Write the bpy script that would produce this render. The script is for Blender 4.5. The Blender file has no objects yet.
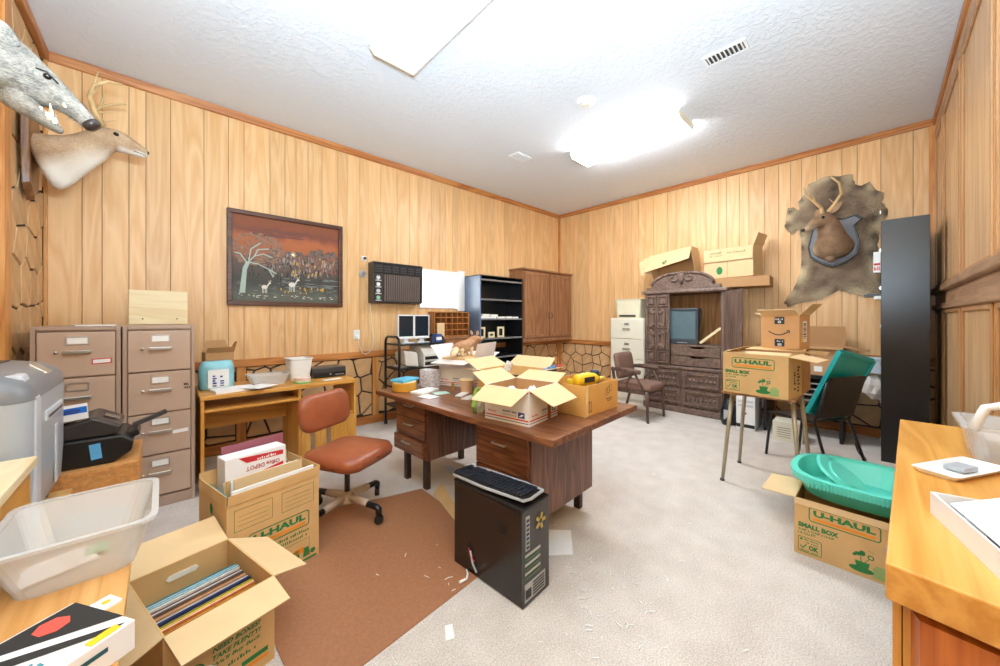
import bpy, bmesh, math, random
from mathutils import Vector, Matrix

random.seed(7)
SC = bpy.context.scene
COL = SC.collection
R = math.radians

# ---------------------------------------------------------------- camera, world, light, exposure
CAM_H = 1.36
cam_d = bpy.data.cameras.new('camera')
cam = bpy.data.objects.new('camera', cam_d)
COL.objects.link(cam)
cam.location = (0, 0, CAM_H)
cam.rotation_euler = (R(90), 0, R(46.7 - 90))
cam_d.sensor_width = 36
cam_d.lens = 36 * 358 / 1000.0
cam_d.shift_y = -0.015
cam_d.clip_start = 0.02
SC.camera = cam
SC.view_settings.view_transform = 'Standard'
SC.view_settings.look = 'None'
SC.view_settings.exposure = 1.62
SC.view_settings.gamma = 1.0
SC.view_settings.use_curve_mapping = False
W = bpy.data.worlds.new('daylight')
SC.world = W
W.use_nodes = True
W.node_tree.nodes['Background'].inputs[0].default_value = (0.86, 0.93, 1.0, 1)
W.node_tree.nodes['Background'].inputs[1].default_value = 4.0
FIX_FAR = 15.5      # glow of the lit ceiling fixture over the far half of the room
FIX_NEAR = 0.05     # glow of the ceiling fixture over the near half


def area(name, loc, rot, sx, sy, power, col):
    l = bpy.data.lights.new(name, 'AREA')
    l.shape = 'RECTANGLE'
    l.size = sx
    l.size_y = sy
    l.energy = power
    l.color = col
    o = bpy.data.objects.new(name, l)
    o.location = loc
    o.rotation_euler = rot
    COL.objects.link(o)
    return o


# the photographer's flash, aimed up so that the ceiling spreads it
area('bounced_flash', (0.12, 0.06, 1.85), (R(180 - 16), 0, R(-40)), 0.4, 0.4, 100, (0.56, 0.79, 1.0))


# ---------------------------------------------------------------- materials
def lin(c):
    c = c / 255.0
    return c / 12.92 if c <= 0.04045 else ((c + 0.055) / 1.055) ** 2.4


def S(r, g, b, k=1.0):
    return (lin(r) * k, lin(g) * k, lin(b) * k, 1)


def mul(c, k):
    return (min(1, c[0] * k), min(1, c[1] * k), min(1, c[2] * k), 1)


MATS = {}


def newmat(name):
    m = bpy.data.materials.new(name)
    m.use_nodes = True
    nt = m.node_tree
    b = nt.nodes['Principled BSDF']
    MATS[name] = m
    return m, nt, b


def plain(name, col, rough=0.55, metal=0.0, var=0.06, scale=6.0, bump=0.0, bscale=120.0, emit=None, estr=0.0,
          trans=0.0, alpha=1.0, spec=None, randv=0.0, subs=0.0):
    if name in MATS:
        return MATS[name]
    m, nt, b = newmat(name)
    N, L = nt.nodes, nt.links
    tc = N.new('ShaderNodeTexCoord')
    nz = N.new('ShaderNodeTexNoise')
    nz.inputs['Scale'].default_value = scale
    nz.inputs['Detail'].default_value = 4
    L.new(tc.outputs['Object'], nz.inputs['Vector'])
    rp = N.new('ShaderNodeValToRGB')
    rp.color_ramp.elements[0].position = 0.3
    rp.color_ramp.elements[1].position = 0.7
    rp.color_ramp.elements[0].color = mul(col, 1 - var)
    rp.color_ramp.elements[1].color = mul(col, 1 + var)
    L.new(nz.outputs['Fac'], rp.inputs['Fac'])
    out = rp.outputs['Color']
    if randv:
        oi = N.new('ShaderNodeObjectInfo')
        hs = N.new('ShaderNodeHueSaturation')
        mr = N.new('ShaderNodeMapRange')
        mr.inputs['To Min'].default_value = 1 - randv
        mr.inputs['To Max'].default_value = 1 + randv
        L.new(oi.outputs['Random'], mr.inputs['Value'])
        L.new(mr.outputs['Result'], hs.inputs['Value'])
        L.new(out, hs.inputs['Color'])
        out = hs.outputs['Color']
    L.new(out, b.inputs['Base Color'])
    b.inputs['Roughness'].default_value = rough
    b.inputs['Metallic'].default_value = metal
    if spec is not None:
        b.inputs['Specular IOR Level'].default_value = spec
    if trans:
        b.inputs['Transmission Weight'].default_value = trans
    if alpha < 1:
        b.inputs['Alpha'].default_value = alpha
    if subs:
        b.inputs['Subsurface Weight'].default_value = subs
    if emit:
        b.inputs['Emission Color'].default_value = emit
        b.inputs['Emission Strength'].default_value = estr
    if bump:
        n2 = N.new('ShaderNodeTexNoise')
        n2.inputs['Scale'].default_value = bscale
        n2.inputs['Detail'].default_value = 3
        L.new(tc.outputs['Object'], n2.inputs['Vector'])
        bp = N.new('ShaderNodeBump')
        bp.inputs['Strength'].default_value = bump
        bp.inputs['Distance'].default_value = 0.01
        L.new(n2.outputs['Fac'], bp.inputs['Height'])
        L.new(bp.outputs['Normal'], b.inputs['Normal'])
    return m


def wood(name, c1, c2, axis='z', scale=1.0, rough=0.45, randv=0.06, dark=None, contrast=0.5):
    """grain running along the axis; rings and fine pores, shifted for every object"""
    if name in MATS:
        return MATS[name]
    m, nt, b = newmat(name)
    N, L = nt.nodes, nt.links
    tc = N.new('ShaderNodeTexCoord')
    oi = N.new('ShaderNodeObjectInfo')
    sc = N.new('ShaderNodeVectorMath')
    sc.operation = 'SCALE'
    sc.inputs[0].default_value = (13.1, 7.7, 9.3)
    L.new(oi.outputs['Random'], sc.inputs['Scale'])
    ad = N.new('ShaderNodeVectorMath')
    L.new(tc.outputs['Object'], ad.inputs[0])
    L.new(sc.outputs['Vector'], ad.inputs[1])
    k = {'x': (0.09, 1, 1), 'y': (1, 0.09, 1), 'z': (1, 1, 0.09)}[axis]
    mp = N.new('ShaderNodeMapping')
    mp.inputs['Scale'].default_value = [q * scale for q in k]
    L.new(ad.outputs['Vector'], mp.inputs['Vector'])
    n1 = N.new('ShaderNodeTexNoise')
    n1.inputs['Scale'].default_value = 7.0
    n1.inputs['Detail'].default_value = 2.5
    n1.inputs['Distortion'].default_value = 0.6
    L.new(mp.outputs['Vector'], n1.inputs['Vector'])
    ml = N.new('ShaderNodeMath')
    ml.operation = 'MULTIPLY'
    ml.inputs[1].default_value = 11.0
    L.new(n1.outputs['Fac'], ml.inputs[0])
    fr = N.new('ShaderNodeMath')
    fr.operation = 'PINGPONG'
    fr.inputs[1].default_value = 1.0
    L.new(ml.outputs[0], fr.inputs[0])
    k2 = {'x': (0.02, 1, 1), 'y': (1, 0.02, 1), 'z': (1, 1, 0.02)}[axis]
    mp2 = N.new('ShaderNodeMapping')
    mp2.inputs['Scale'].default_value = [q * scale for q in k2]
    L.new(ad.outputs['Vector'], mp2.inputs['Vector'])
    n2 = N.new('ShaderNodeTexNoise')
    n2.inputs['Scale'].default_value = 160.0
    n2.inputs['Detail'].default_value = 2
    L.new(mp2.outputs['Vector'], n2.inputs['Vector'])
    mx = N.new('ShaderNodeMix')
    mx.inputs['Factor'].default_value = 0.45
    L.new(fr.outputs[0], mx.inputs['A'])
    L.new(n2.outputs['Fac'], mx.inputs['B'])
    rp = N.new('ShaderNodeValToRGB')
    rp.color_ramp.elements[0].position = 0.5 - contrast / 2
    rp.color_ramp.elements[1].position = 0.5 + contrast / 2
    rp.color_ramp.elements[0].color = c2
    rp.color_ramp.elements[1].color = c1
    L.new(mx.outputs['Result'], rp.inputs['Fac'])
    hs = N.new('ShaderNodeHueSaturation')
    mr = N.new('ShaderNodeMapRange')
    mr.inputs['To Min'].default_value = 1 - randv
    mr.inputs['To Max'].default_value = 1 + randv
    L.new(oi.outputs['Random'], mr.inputs['Value'])
    L.new(mr.outputs['Result'], hs.inputs['Value'])
    L.new(rp.outputs['Color'], hs.inputs['Color'])
    L.new(hs.outputs['Color'], b.inputs['Base Color'])
    b.inputs['Roughness'].default_value = rough
    bp = N.new('ShaderNodeBump')
    bp.inputs['Strength'].default_value = 0.12
    bp.inputs['Distance'].default_value = 0.002
    L.new(n2.outputs['Fac'], bp.inputs['Height'])
    L.new(bp.outputs['Normal'], b.inputs['Normal'])
    return m


PLANK = wood('plank_panelling', S(240, 199, 146), S(224, 172, 114), 'z', 1.0, 0.42, 0.07, contrast=0.8)
TRIMW = wood('orange_trim_wood', S(205, 138, 76), S(172, 102, 48), 'x', 1.0, 0.4, 0.05)
TRIMWY = wood('orange_trim_wood_y', S(205, 138, 76), S(172, 102, 48), 'y', 1.0, 0.4, 0.05)
TRIMV = wood('orange_trim_wood_upright', S(222, 160, 92), S(196, 128, 64), 'z', 1.0, 0.4, 0.05)
OAK = wood('honey_oak', S(226, 168, 84), S(206, 142, 60), 'x', 1.0, 0.38, 0.03)
OAKV = wood('honey_oak_upright', S(226, 168, 84), S(206, 142, 60), 'z', 1.0, 0.38, 0.03)
OAKY = wood('honey_oak_y', S(232, 176, 92), S(212, 150, 66), 'y', 1.0, 0.3, 0.03)
PINE = wood('pale_pine', S(240, 222, 178), S(230, 206, 156), 'x', 1.2, 0.5, 0.03)
TAN = wood('light_tan_table', S(226, 176, 112), S(206, 150, 84), 'y', 1.0, 0.4, 0.03)
WALNUT = wood('walnut_laminate', S(142, 92, 62), S(98, 56, 36), 'y', 1.6, 0.3, 0.03)
WALNUTV = wood('walnut_laminate_upright', S(132, 92, 72), S(92, 60, 46), 'z', 1.6, 0.38, 0.03)
ARM = wood('dark_armoire_wood', S(130, 106, 93), S(94, 74, 64), 'z', 1.4, 0.45, 0.05)
ARMX = wood('dark_armoire_wood_cross', S(134, 110, 97), S(100, 80, 70), 'y', 1.4, 0.45, 0.05)
CABW = wood('brown_cabinet_wood', S(164, 116, 80), S(136, 90, 58), 'z', 1.0, 0.42, 0.05)
BUILT = wood('brown_builtin_panel', S(226, 186, 138), S(202, 160, 114), 'z', 0.8, 0.35, 0.05)
BUILTT = wood('orange_builtin_stile', S(230, 172, 100), S(206, 142, 72), 'z', 1.0, 0.35, 0.04)
BUILTM = wood('brown_builtin_moulding', S(184, 146, 112), S(154, 116, 86), 'x', 1.0, 0.35, 0.04)
PART = plain('particle_board', S(214, 150, 84), 0.6, var=0.18, scale=60)
STONE = plain('tan_flagstone', S(212, 170, 122), 0.7, var=0.12, scale=9, bump=0.35, bscale=40, randv=0.12)
GROUT = plain('dark_grout', S(70, 52, 44), 0.9)
GAP = plain('panel_groove', S(120, 76, 44), 0.9)
WHITE = plain('white_plastic', S(240, 240, 238), 0.35, var=0.02)
OFFW = plain('offwhite_metal', S(232, 226, 206), 0.4, var=0.02)
PAPER = plain('white_paper', S(244, 244, 242), 0.8, var=0.02)
BLACK = plain('black_plastic', S(28, 27, 28), 0.35, var=0.1)
BLACKM = plain('black_steel', S(24, 24, 27), 0.32, var=0.1)
DGREY = plain('dark_grey_plastic', S(66, 64, 64), 0.4)
GREY = plain('silver_grey_plastic', S(176, 182, 188), 0.35, var=0.03)
LGREY = plain('pale_grey_plastic', S(206, 210, 214), 0.35, var=0.03)
CHROME = plain('brushed_metal', S(196, 194, 190), 0.3, 0.85, var=0.03)
BEIGEM = plain('beige_steel_tube', S(176, 166, 142), 0.35, 0.4)
FILE = plain('brown_filing_steel', S(192, 166, 146), 0.42, var=0.03)
FILED = plain('brown_filing_frame', S(176, 150, 132), 0.42, var=0.03)
CARD = plain('kraft_cardboard', S(216, 176, 120), 0.75, var=0.05, scale=10, bump=0.05, bscale=60)
CARDL = plain('pale_kraft_cardboard', S(224, 192, 144), 0.75, var=0.04, scale=10)
CARDD = plain('dark_kraft_cardboard', S(190, 144, 96), 0.75, var=0.05, scale=10)
CARDW = plain('white_printed_cardboard', S(238, 236, 236), 0.55, var=0.02)
GREENI = plain('green_ink', S(44, 128, 66), 0.7)
ORANGEI = plain('orange_ink', S(240, 150, 40), 0.7)
BLACKI = plain('black_ink', S(40, 40, 40), 0.7)
REDI = plain('red_ink', S(206, 40, 48), 0.6)
BLUEI = plain('blue_ink', S(34, 70, 150), 0.6)
GREYI = plain('grey_ink', S(130, 130, 130), 0.7)
TEAL = plain('teal_plastic', S(96, 216, 196), 0.35, var=0.04)
TEALD = plain('deep_teal_plastic', S(24, 164, 166), 0.35, var=0.04)
LEATHER = plain('russet_leather', S(158, 86, 54), 0.34, var=0.1, scale=12, bump=0.1, bscale=150)
FABRIC = plain('brown_upholstery', S(132, 100, 86), 0.85, var=0.08, scale=40, bump=0.3, bscale=300)
MATM = plain('brown_hardboard', S(166, 114, 80), 0.5, var=0.1, scale=70)
CLEAR = plain('milky_plastic', S(228, 228, 226), 0.25, var=0.01, alpha=0.45)
GLASS = plain('screen_glass', S(34, 42, 50), 0.08)
YELLOW = plain('yellow_tool_plastic', S(236, 196, 40), 0.4)
TAPE = plain('amber_tin', S(206, 150, 50), 0.35, var=0.1)


# ---------------------------------------------------------------- mesh helpers
class MB:
    def __init__(s):
        s.v = []
        s.f = []

    def add(s, vs, fs):
        o = len(s.v)
        s.v += [tuple(p) for p in vs]
        s.f += [tuple(i + o for i in q) for q in fs]
        return s

    def box(s, x0, x1, y0, y1, z0, z1, M=None):
        vs = [(x0, y0, z0), (x1, y0, z0), (x1, y1, z0), (x0, y1, z0), (x0, y0, z1), (x1, y0, z1), (x1, y1, z1), (x0, y1, z1)]
        if M is not None:
            vs = [M @ Vector(p) for p in vs]
        return s.add(vs, [(3, 2, 1, 0), (4, 5, 6, 7), (0, 1, 5, 4), (1, 2, 6, 5), (2, 3, 7, 6), (3, 0, 4, 7)])

    def prism(s, poly, z0, z1, M=None, inset=0.0):
        n = len(poly)
        cx = sum(p[0] for p in poly) / n
        cy = sum(p[1] for p in poly) / n
        top = [(p[0] + (cx - p[0]) * inset, p[1] + (cy - p[1]) * inset, z1) for p in poly]
        vs = [(p[0], p[1], z0) for p in poly] + top
        if M is not None:
            vs = [M @ Vector(p) for p in vs]
        fs = [tuple(range(n - 1, -1, -1)), tuple(range(n, 2 * n))]
        fs += [(i, (i + 1) % n, n + (i + 1) % n, n + i) for i in range(n)]
        return s.add(vs, fs)

    def loft(s, rings, cap=True):
        n = len(rings[0])
        vs = [p for r in rings for p in r]
        fs = []
        for k in range(len(rings) - 1):
            for i in range(n):
                j = (i + 1) % n
                fs.append((k * n + i, k * n + j, (k + 1) * n + j, (k + 1) * n + i))
        if cap:
            fs.append(tuple(range(n - 1, -1, -1)))
            fs.append(tuple((len(rings) - 1) * n + i for i in range(n)))
        return s.add(vs, fs)

    def tube(s, pts, r, seg=8, r2=None):
        pts = [Vector(p) for p in pts]
        rings = []
        n = len(pts)
        ref = None
        for i, p in enumerate(pts):
            t = (pts[min(i + 1, n - 1)] - pts[max(i - 1, 0)]).normalized()
            if ref is None:
                ref = Vector((0, 0, 1)) if abs(t.z) < 0.9 else Vector((1, 0, 0))
            a = (ref - t * ref.dot(t)).normalized()
            ref = a
            b = t.cross(a)
            rr = r if r2 is None else r + (r2 - r) * i / (n - 1)
            if isinstance(r, (list, tuple)):
                rr = r[i]
            rings.append([p + (a * math.cos(2 * math.pi * k / seg) + b * math.sin(2 * math.pi * k / seg)) * rr for k in range(seg)])
        return s.loft(rings)

    def lathe(s, prof, c=(0, 0, 0), seg=20, M=None):
        rings = []
        for r, z in prof:
            rg = [Vector((c[0] + r * math.cos(2 * math.pi * k / seg), c[1] + r * math.sin(2 * math.pi * k / seg), c[2] + z)) for k in range(seg)]
            if M is not None:
                rg = [M @ p for p in rg]
            rings.append(rg)
        return s.loft(rings)

    def body(s, secs, seg=14, up=(0, 0, 1)):
        """secs: (centre, side radius, up radius): one skin along a bent spine"""
        pts = [Vector(q[0]) for q in secs]
        n = len(pts)
        rings = []
        U = Vector(up)
        for i, q in enumerate(secs):
            t = (pts[min(i + 1, n - 1)] - pts[max(i - 1, 0)]).normalized()
            a = (U - t * U.dot(t)).normalized()
            b = t.cross(a)
            rings.append([pts[i] + a * (math.sin(2 * math.pi * k / seg) * q[2]) + b * (math.cos(2 * math.pi * k / seg) * q[1]) for k in range(seg)])
        return s.loft(rings)

    def build(s, name, mat, parent=None, bevel=0.0, smooth=False, sub=0, seg=2, loc=None, M=None):
        me = bpy.data.meshes.new(name)
        vs = s.v if M is None else [tuple(M @ Vector(p)) for p in s.v]
        me.from_pydata(vs, [], s.f)
        bm = bmesh.new()
        bm.from_mesh(me)
        bmesh.ops.recalc_face_normals(bm, faces=bm.faces)
        bm.to_mesh(me)
        bm.free()
        if smooth:
            for p in me.polygons:
                p.use_smooth = True
            if smooth == 'auto':
                me.set_sharp_from_angle(angle=R(38))
        me.materials.append(mat)
        o = bpy.data.objects.new(name, me)
        COL.objects.link(o)
        if parent is not None:
            o.parent = parent
        if loc:
            o.location = loc
        if bevel:
            md = o.modifiers.new('bevel', 'BEVEL')
            md.width = bevel
            md.segments = seg
            md.limit_method = 'ANGLE'
            md.angle_limit = R(35)
        if sub:
            md = o.modifiers.new('sub', 'SUBSURF')
            md.levels = sub
            md.render_levels = sub
        return o


def bx(x0, x1, y0, y1, z0, z1):
    return MB().box(x0, x1, y0, y1, z0, z1)


def tag(o, label, cat, group=None, kind=None):
    o['label'] = label
    o['category'] = cat
    if group:
        o['group'] = group
    if kind:
        o['kind'] = kind
    return o


def thing(name, label, cat, loc=(0, 0, 0), rz=0.0, group=None, rot=None):
    o = bpy.data.objects.new(name, None)
    COL.objects.link(o)
    o.empty_display_size = 0.1
    o.location = loc
    o.rotation_euler = rot if rot else (0, 0, R(rz))
    return tag(o, label, cat, group)


def struct(name, mb, mat, bevel=0.0):
    o = mb.build(name, mat, None, bevel)
    o['kind'] = 'structure'
    return o


def copy_tree(o, parent=None):
    c = o.copy()
    COL.objects.link(c)
    c.parent = parent
    for ch in [q for q in bpy.data.objects if q.parent == o]:
        copy_tree(ch, c)
    return c


# ---------------------------------------------------------------- flat print: words, frames, shapes
FONT_CACHE = {}


def text2d(txt, bold=0.0, shear=0.0):
    key = (txt, bold, shear)
    if key in FONT_CACHE:
        return FONT_CACHE[key]
    cu = bpy.data.curves.new('words', 'FONT')
    cu.body = txt
    cu.size = 1.0
    cu.offset = bold
    cu.shear = shear
    cu.resolution_u = 2
    ob = bpy.data.objects.new('words', cu)
    COL.objects.link(ob)
    dg = bpy.context.evaluated_depsgraph_get()
    me = bpy.data.meshes.new_from_object(ob.evaluated_get(dg))
    vs = [(v.co.x, v.co.y) for v in me.vertices]
    fs = [tuple(p.vertices) for p in me.polygons]
    bpy.data.objects.remove(ob)
    bpy.data.curves.remove(cu)
    bpy.data.meshes.remove(me)
    x0 = min(v[0] for v in vs)
    x1 = max(v[0] for v in vs)
    y0 = min(v[1] for v in vs)
    y1 = max(v[1] for v in vs)
    FONT_CACHE[key] = (vs, fs, x0, x1, y0, y1)
    return FONT_CACHE[key]


class D2:
    """flat shapes in a face's own plane: x to the right, y up"""

    def __init__(s):
        s.v = []
        s.f = []
        s.cut = []

    def poly(s, pts):
        o = len(s.v)
        s.v += list(pts)
        s.f.append(tuple(range(o, o + len(pts))))
        return s

    def rect(s, x, y, w, h):
        return s.poly([(x, y), (x + w, y), (x + w, y + h), (x, y + h)])

    def circle(s, x, y, r, n=16, ry=None):
        ry = ry or r
        return s.poly([(x + r * math.cos(2 * math.pi * i / n), y + ry * math.sin(2 * math.pi * i / n)) for i in range(n)])

    def frame(s, x, y, w, h, t, r=0.0, n=4):
        def rr(x, y, w, h, r):
            if r <= 0:
                return [(x, y), (x + w, y), (x + w, y + h), (x, y + h)]
            out = []
            for cx, cy, a in ((x + w - r, y + r, -90), (x + w - r, y + h - r, 0), (x + r, y + h - r, 90), (x + r, y + r, 180)):
                for i in range(n + 1):
                    q = R(a + 90 * i / n)
                    out.append((cx + r * math.cos(q), cy + r * math.sin(q)))
            return out
        A = rr(x, y, w, h, r)
        B = rr(x + t, y + t, w - 2 * t, h - 2 * t, max(0, r - t) if r else 0)
        if r and r - t <= 0:
            B = rr(x + t, y + t, w - 2 * t, h - 2 * t, 0.0001)
        o = len(s.v)
        s.v += A + B
        m = len(A)
        s.f += [(o + i, o + (i + 1) % m, o + m + (i + 1) % m, o + m + i) for i in range(m)]
        return s

    def line(s, pts, w):
        for a, b in zip(pts[:-1], pts[1:]):
            dx, dy = b[0] - a[0], b[1] - a[1]
            l = math.hypot(dx, dy) or 1
            nx, ny = -dy / l * w / 2, dx / l * w / 2
            s.poly([(a[0] + nx, a[1] + ny), (a[0] - nx, a[1] - ny), (b[0] - nx, b[1] - ny), (b[0] + nx, b[1] + ny)])
        return s

    def text(s, txt, x, y, h, w=None, bold=0.02, shear=0.0, rot=0.0):
        vs, fs, x0, x1, y0, y1 = text2d(txt, bold, shear)
        k = h / (y1 - y0)
        kx = w / (x1 - x0) if w else k
        o = len(s.v)
        c, sn = math.cos(rot), math.sin(rot)
        for vx, vy in vs:
            a, b2 = (vx - x0) * kx, (vy - y0) * k
            s.v.append((x + a * c - b2 * sn, y + a * sn + b2 * c))
        s.f += [tuple(i + o for i in q) for q in fs]
        return s

    def scribble(s, x, y, w, h, n=14, up=False):
        """print too small to read in the photograph: uneven little marks in a row"""
        rr = random.Random(int((x + 3 * y + 7 * w) * 9973) + n)
        step = w / n
        for i in range(n):
            if rr.random() < 0.14:
                continue
            a, b = i * step, step * rr.uniform(0.45, 0.8)
            k = rr.choice((0.65, 0.65, 1.0))
            if up:
                s.rect(x, y + a, h * k, b)
            else:
                s.rect(x + a, y, b, h * k)
        return s

    def put_each(s, names, mat, parent, M):
        """one part for each shape drawn since mark()"""
        cuts = s.cut + [len(s.f)]
        for k, (a, b) in enumerate(zip(cuts[:-1], cuts[1:])):
            q = D2()
            used = sorted({i for f in s.f[a:b] for i in f})
            ix = {i: n for n, i in enumerate(used)}
            q.v = [s.v[i] for i in used]
            q.f = [tuple(ix[i] for i in f) for f in s.f[a:b]]
            q.put(names[k % len(names)], mat, parent, M)

    def mark(s):
        s.cut.append(len(s.f))
        return s

    def put(s, name, mat, parent, M, lift=0.0):
        if not s.f:
            return None
        me = bpy.data.meshes.new(name)
        zz = [0.0] * len(s.v)
        for k, f in enumerate(s.f):
            for i in f:
                zz[i] = k * lift
        me.from_pydata([tuple(M @ Vector((p[0], p[1], z))) for p, z in zip(s.v, zz)], [], s.f)
        me.materials.append(mat)
        o = bpy.data.objects.new(name, me)
        COL.objects.link(o)
        o.parent = parent
        return o


def plane_m(o, right, up):
    r = Vector(right).normalized()
    u = Vector(up).normalized()
    n = r.cross(u)
    return Matrix(((r.x, u.x, n.x, o[0]), (r.y, u.y, n.y, o[1]), (r.z, u.z, n.z, o[2]), (0, 0, 0, 1)))


def face_m(side, w, d, z=0.0, e=0.0012):
    if side == '-y':
        return plane_m((-w / 2, -d / 2 - e, z), (1, 0, 0), (0, 0, 1))
    if side == '+y':
        return plane_m((w / 2, d / 2 + e, z), (-1, 0, 0), (0, 0, 1))
    if side == '-x':
        return plane_m((-w / 2 - e, d / 2, z), (0, -1, 0), (0, 0, 1))
    return plane_m((w / 2 + e, -d / 2, z), (0, 1, 0), (0, 0, 1))


# ---------------------------------------------------------------- cardboard boxes
def cardboard_box(name, label, w, d, h, loc, rz=0, flaps=None, m=CARD, liner=None, mf=None, t=0.006, rot=None, group=None, lid=False, cat='box'):
    T = thing(name, label, cat, loc, rz, group, rot)
    b = MB()
    b.box(-w / 2, w / 2, -d / 2, d / 2, 0, t)
    b.box(-w / 2, w / 2, -d / 2, -d / 2 + t, t, h)
    b.box(-w / 2, w / 2, d / 2 - t, d / 2, t, h)
    b.box(-w / 2, -w / 2 + t, -d / 2 + t, d / 2 - t, t, h)
    b.box(w / 2 - t, w / 2, -d / 2 + t, d / 2 - t, t, h)
    if lid:
        b.box(-w / 2 + t, w / 2 - t, -d / 2 + t, d / 2 - t, h - t, h)
    b.build('box_body', m, T, 0.0015)
    if liner:
        q = t + 0.0012
        b = MB()
        b.box(-w / 2 + t, w / 2 - t, -d / 2 + t, -d / 2 + q, t, h - 0.001).box(-w / 2 + t, w / 2 - t, d / 2 - q, d / 2 - t, t, h - 0.001)
        b.box(-w / 2 + t, -w / 2 + q, -d / 2 + q, d / 2 - q, t, h - 0.001).box(w / 2 - q, w / 2 - t, -d / 2 + q, d / 2 - q, t, h - 0.001).box(-w / 2 + q, w / 2 - q, -d / 2 + q, d / 2 - q, t, t + 0.0012)
        b.build('inner_liner', liner, T)
    for fl in (flaps or []):
        side, ang, L = fl[:3]
        tp = fl[3] if len(fl) > 3 else 0.04
        o = {'-y': Vector((0, -1, 0)), '+y': Vector((0, 1, 0)), '-x': Vector((-1, 0, 0)), '+x': Vector((1, 0, 0))}[side]
        a = Vector((0, 0, 1)).cross(o)
        hl = (w if side[1] == 'y' else d) / 2 - 0.002
        c = o * ((d if side[1] == 'y' else w) / 2) + Vector((0, 0, h))
        dr = Vector((0, 0, 1)) * math.cos(R(ang)) + o * math.sin(R(ang))
        nr = dr.cross(a)
        e = hl - tp * L
        base = [c + a * hl, c - a * hl, c - a * e + dr * L, c + a * e + dr * L]
        MB().add([p for p in base] + [p - nr * 0.004 for p in base],
                 [(0, 1, 2, 3), (7, 6, 5, 4), (0, 4, 5, 1), (1, 5, 6, 2), (2, 6, 7, 3), (3, 7, 4, 0)]).build('flap', mf or CARDL, T)
    return T


def uhaul_logo(g, o, x, y, w):
    """green framed logo with an orange bar; x,y lower left, w wide"""
    h = w * 0.29
    g.frame(x, y, w, h, w * 0.018, h * 0.2)
    g.text('U-HAUL', x + w * 0.07, y + h * 0.42, h * 0.42, w * 0.86, 0.05)
    o.mark().rect(x + w * 0.07, y + h * 0.14, w * 0.86, h * 0.17)


def small_box_print(T, side, w, d, h, k=1.0):
    g, o = D2(), D2()
    W_ = w if side[1] == 'y' else d
    uhaul_logo(g, o, W_ * 0.15, h * 0.64, W_ * 0.66)
    g.text('SMALL BOX', W_ * 0.04, h * 0.50, h * 0.085, W_ * 0.40, 0.06)
    g.text('16-3/8" x 12-5/8" x 12-5/8"', W_ * 0.04, h * 0.44, h * 0.04, W_ * 0.36, 0.03)
    g.text('1.5 CU FT', W_ * 0.04, h * 0.375, h * 0.045, W_ * 0.18, 0.03)
    g.frame(W_ * 0.04, h * 0.06, W_ * 0.24, h * 0.27, W_ * 0.008, W_ * 0.015)
    g.text('OK', W_ * 0.15, h * 0.12, h * 0.09, W_ * 0.1, 0.06)
    g.line([(W_ * 0.065, h * 0.17), (W_ * 0.09, h * 0.13), (W_ * 0.13, h * 0.21)], W_ * 0.012)
    g.circle(W_ * 0.075, h * 0.285, h * 0.02)
    g.scribble(W_ * 0.10, h * 0.275, W_ * 0.15, h * 0.035, 12)
    g.scribble(W_ * 0.10, h * 0.23, W_ * 0.15, h * 0.03, 12)
    g.scribble(W_ * 0.06, h * 0.08, W_ * 0.19, h * 0.026, 16)
    # the green stamp: a potted plant and flower on a dish beside a pale jar
    g.circle(W_ * 0.64, h * 0.12, W_ * 0.11, 18, h * 0.05)
    g.poly([(W_ * 0.60, h * 0.15), (W_ * 0.70, h * 0.15), (W_ * 0.715, h * 0.25), (W_ * 0.585, h * 0.25)])
    g.line([(W_ * 0.64, h * 0.25), (W_ * 0.635, h * 0.34)], W_ * 0.008).line([(W_ * 0.67, h * 0.25), (W_ * 0.71, h * 0.33)], W_ * 0.006)
    g.circle(W_ * 0.61, h * 0.365, W_ * 0.03, 10, h * 0.03).circle(W_ * 0.65, h * 0.39, W_ * 0.028, 10, h * 0.045).circle(W_ * 0.58, h * 0.335, W_ * 0.018, 8)
    g.frame(W_ * 0.695, h * 0.32, W_ * 0.055, h * 0.075, W_ * 0.012, W_ * 0.02)
    g.line([(W_ * 0.70, h * 0.46), (W_ * 0.76, h * 0.445)], W_ * 0.004)
    pg = D2()
    pg.rect(W_ * 0.74, h * 0.05, W_ * 0.13, h * 0.17).circle(W_ * 0.805, h * 0.24, W_ * 0.05, 12, h * 0.02)
    pg.put('pale_green_print', plain('pale_green_ink', S(150, 176, 110), 0.7), T, face_m(side, w, d, 0, 0.0010))
    M = face_m(side, w, d)
    g.put('green_print', GREENI, T, M)
    o.put_each(['orange_print'], ORANGEI, T, M)


# ================================================================ THE ROOM
XB, YA, YC, XD, CZ = 5.92, 4.515, -0.41, -0.68, 3.46
RAIL0, RAIL1 = 0.855, 0.935


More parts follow.
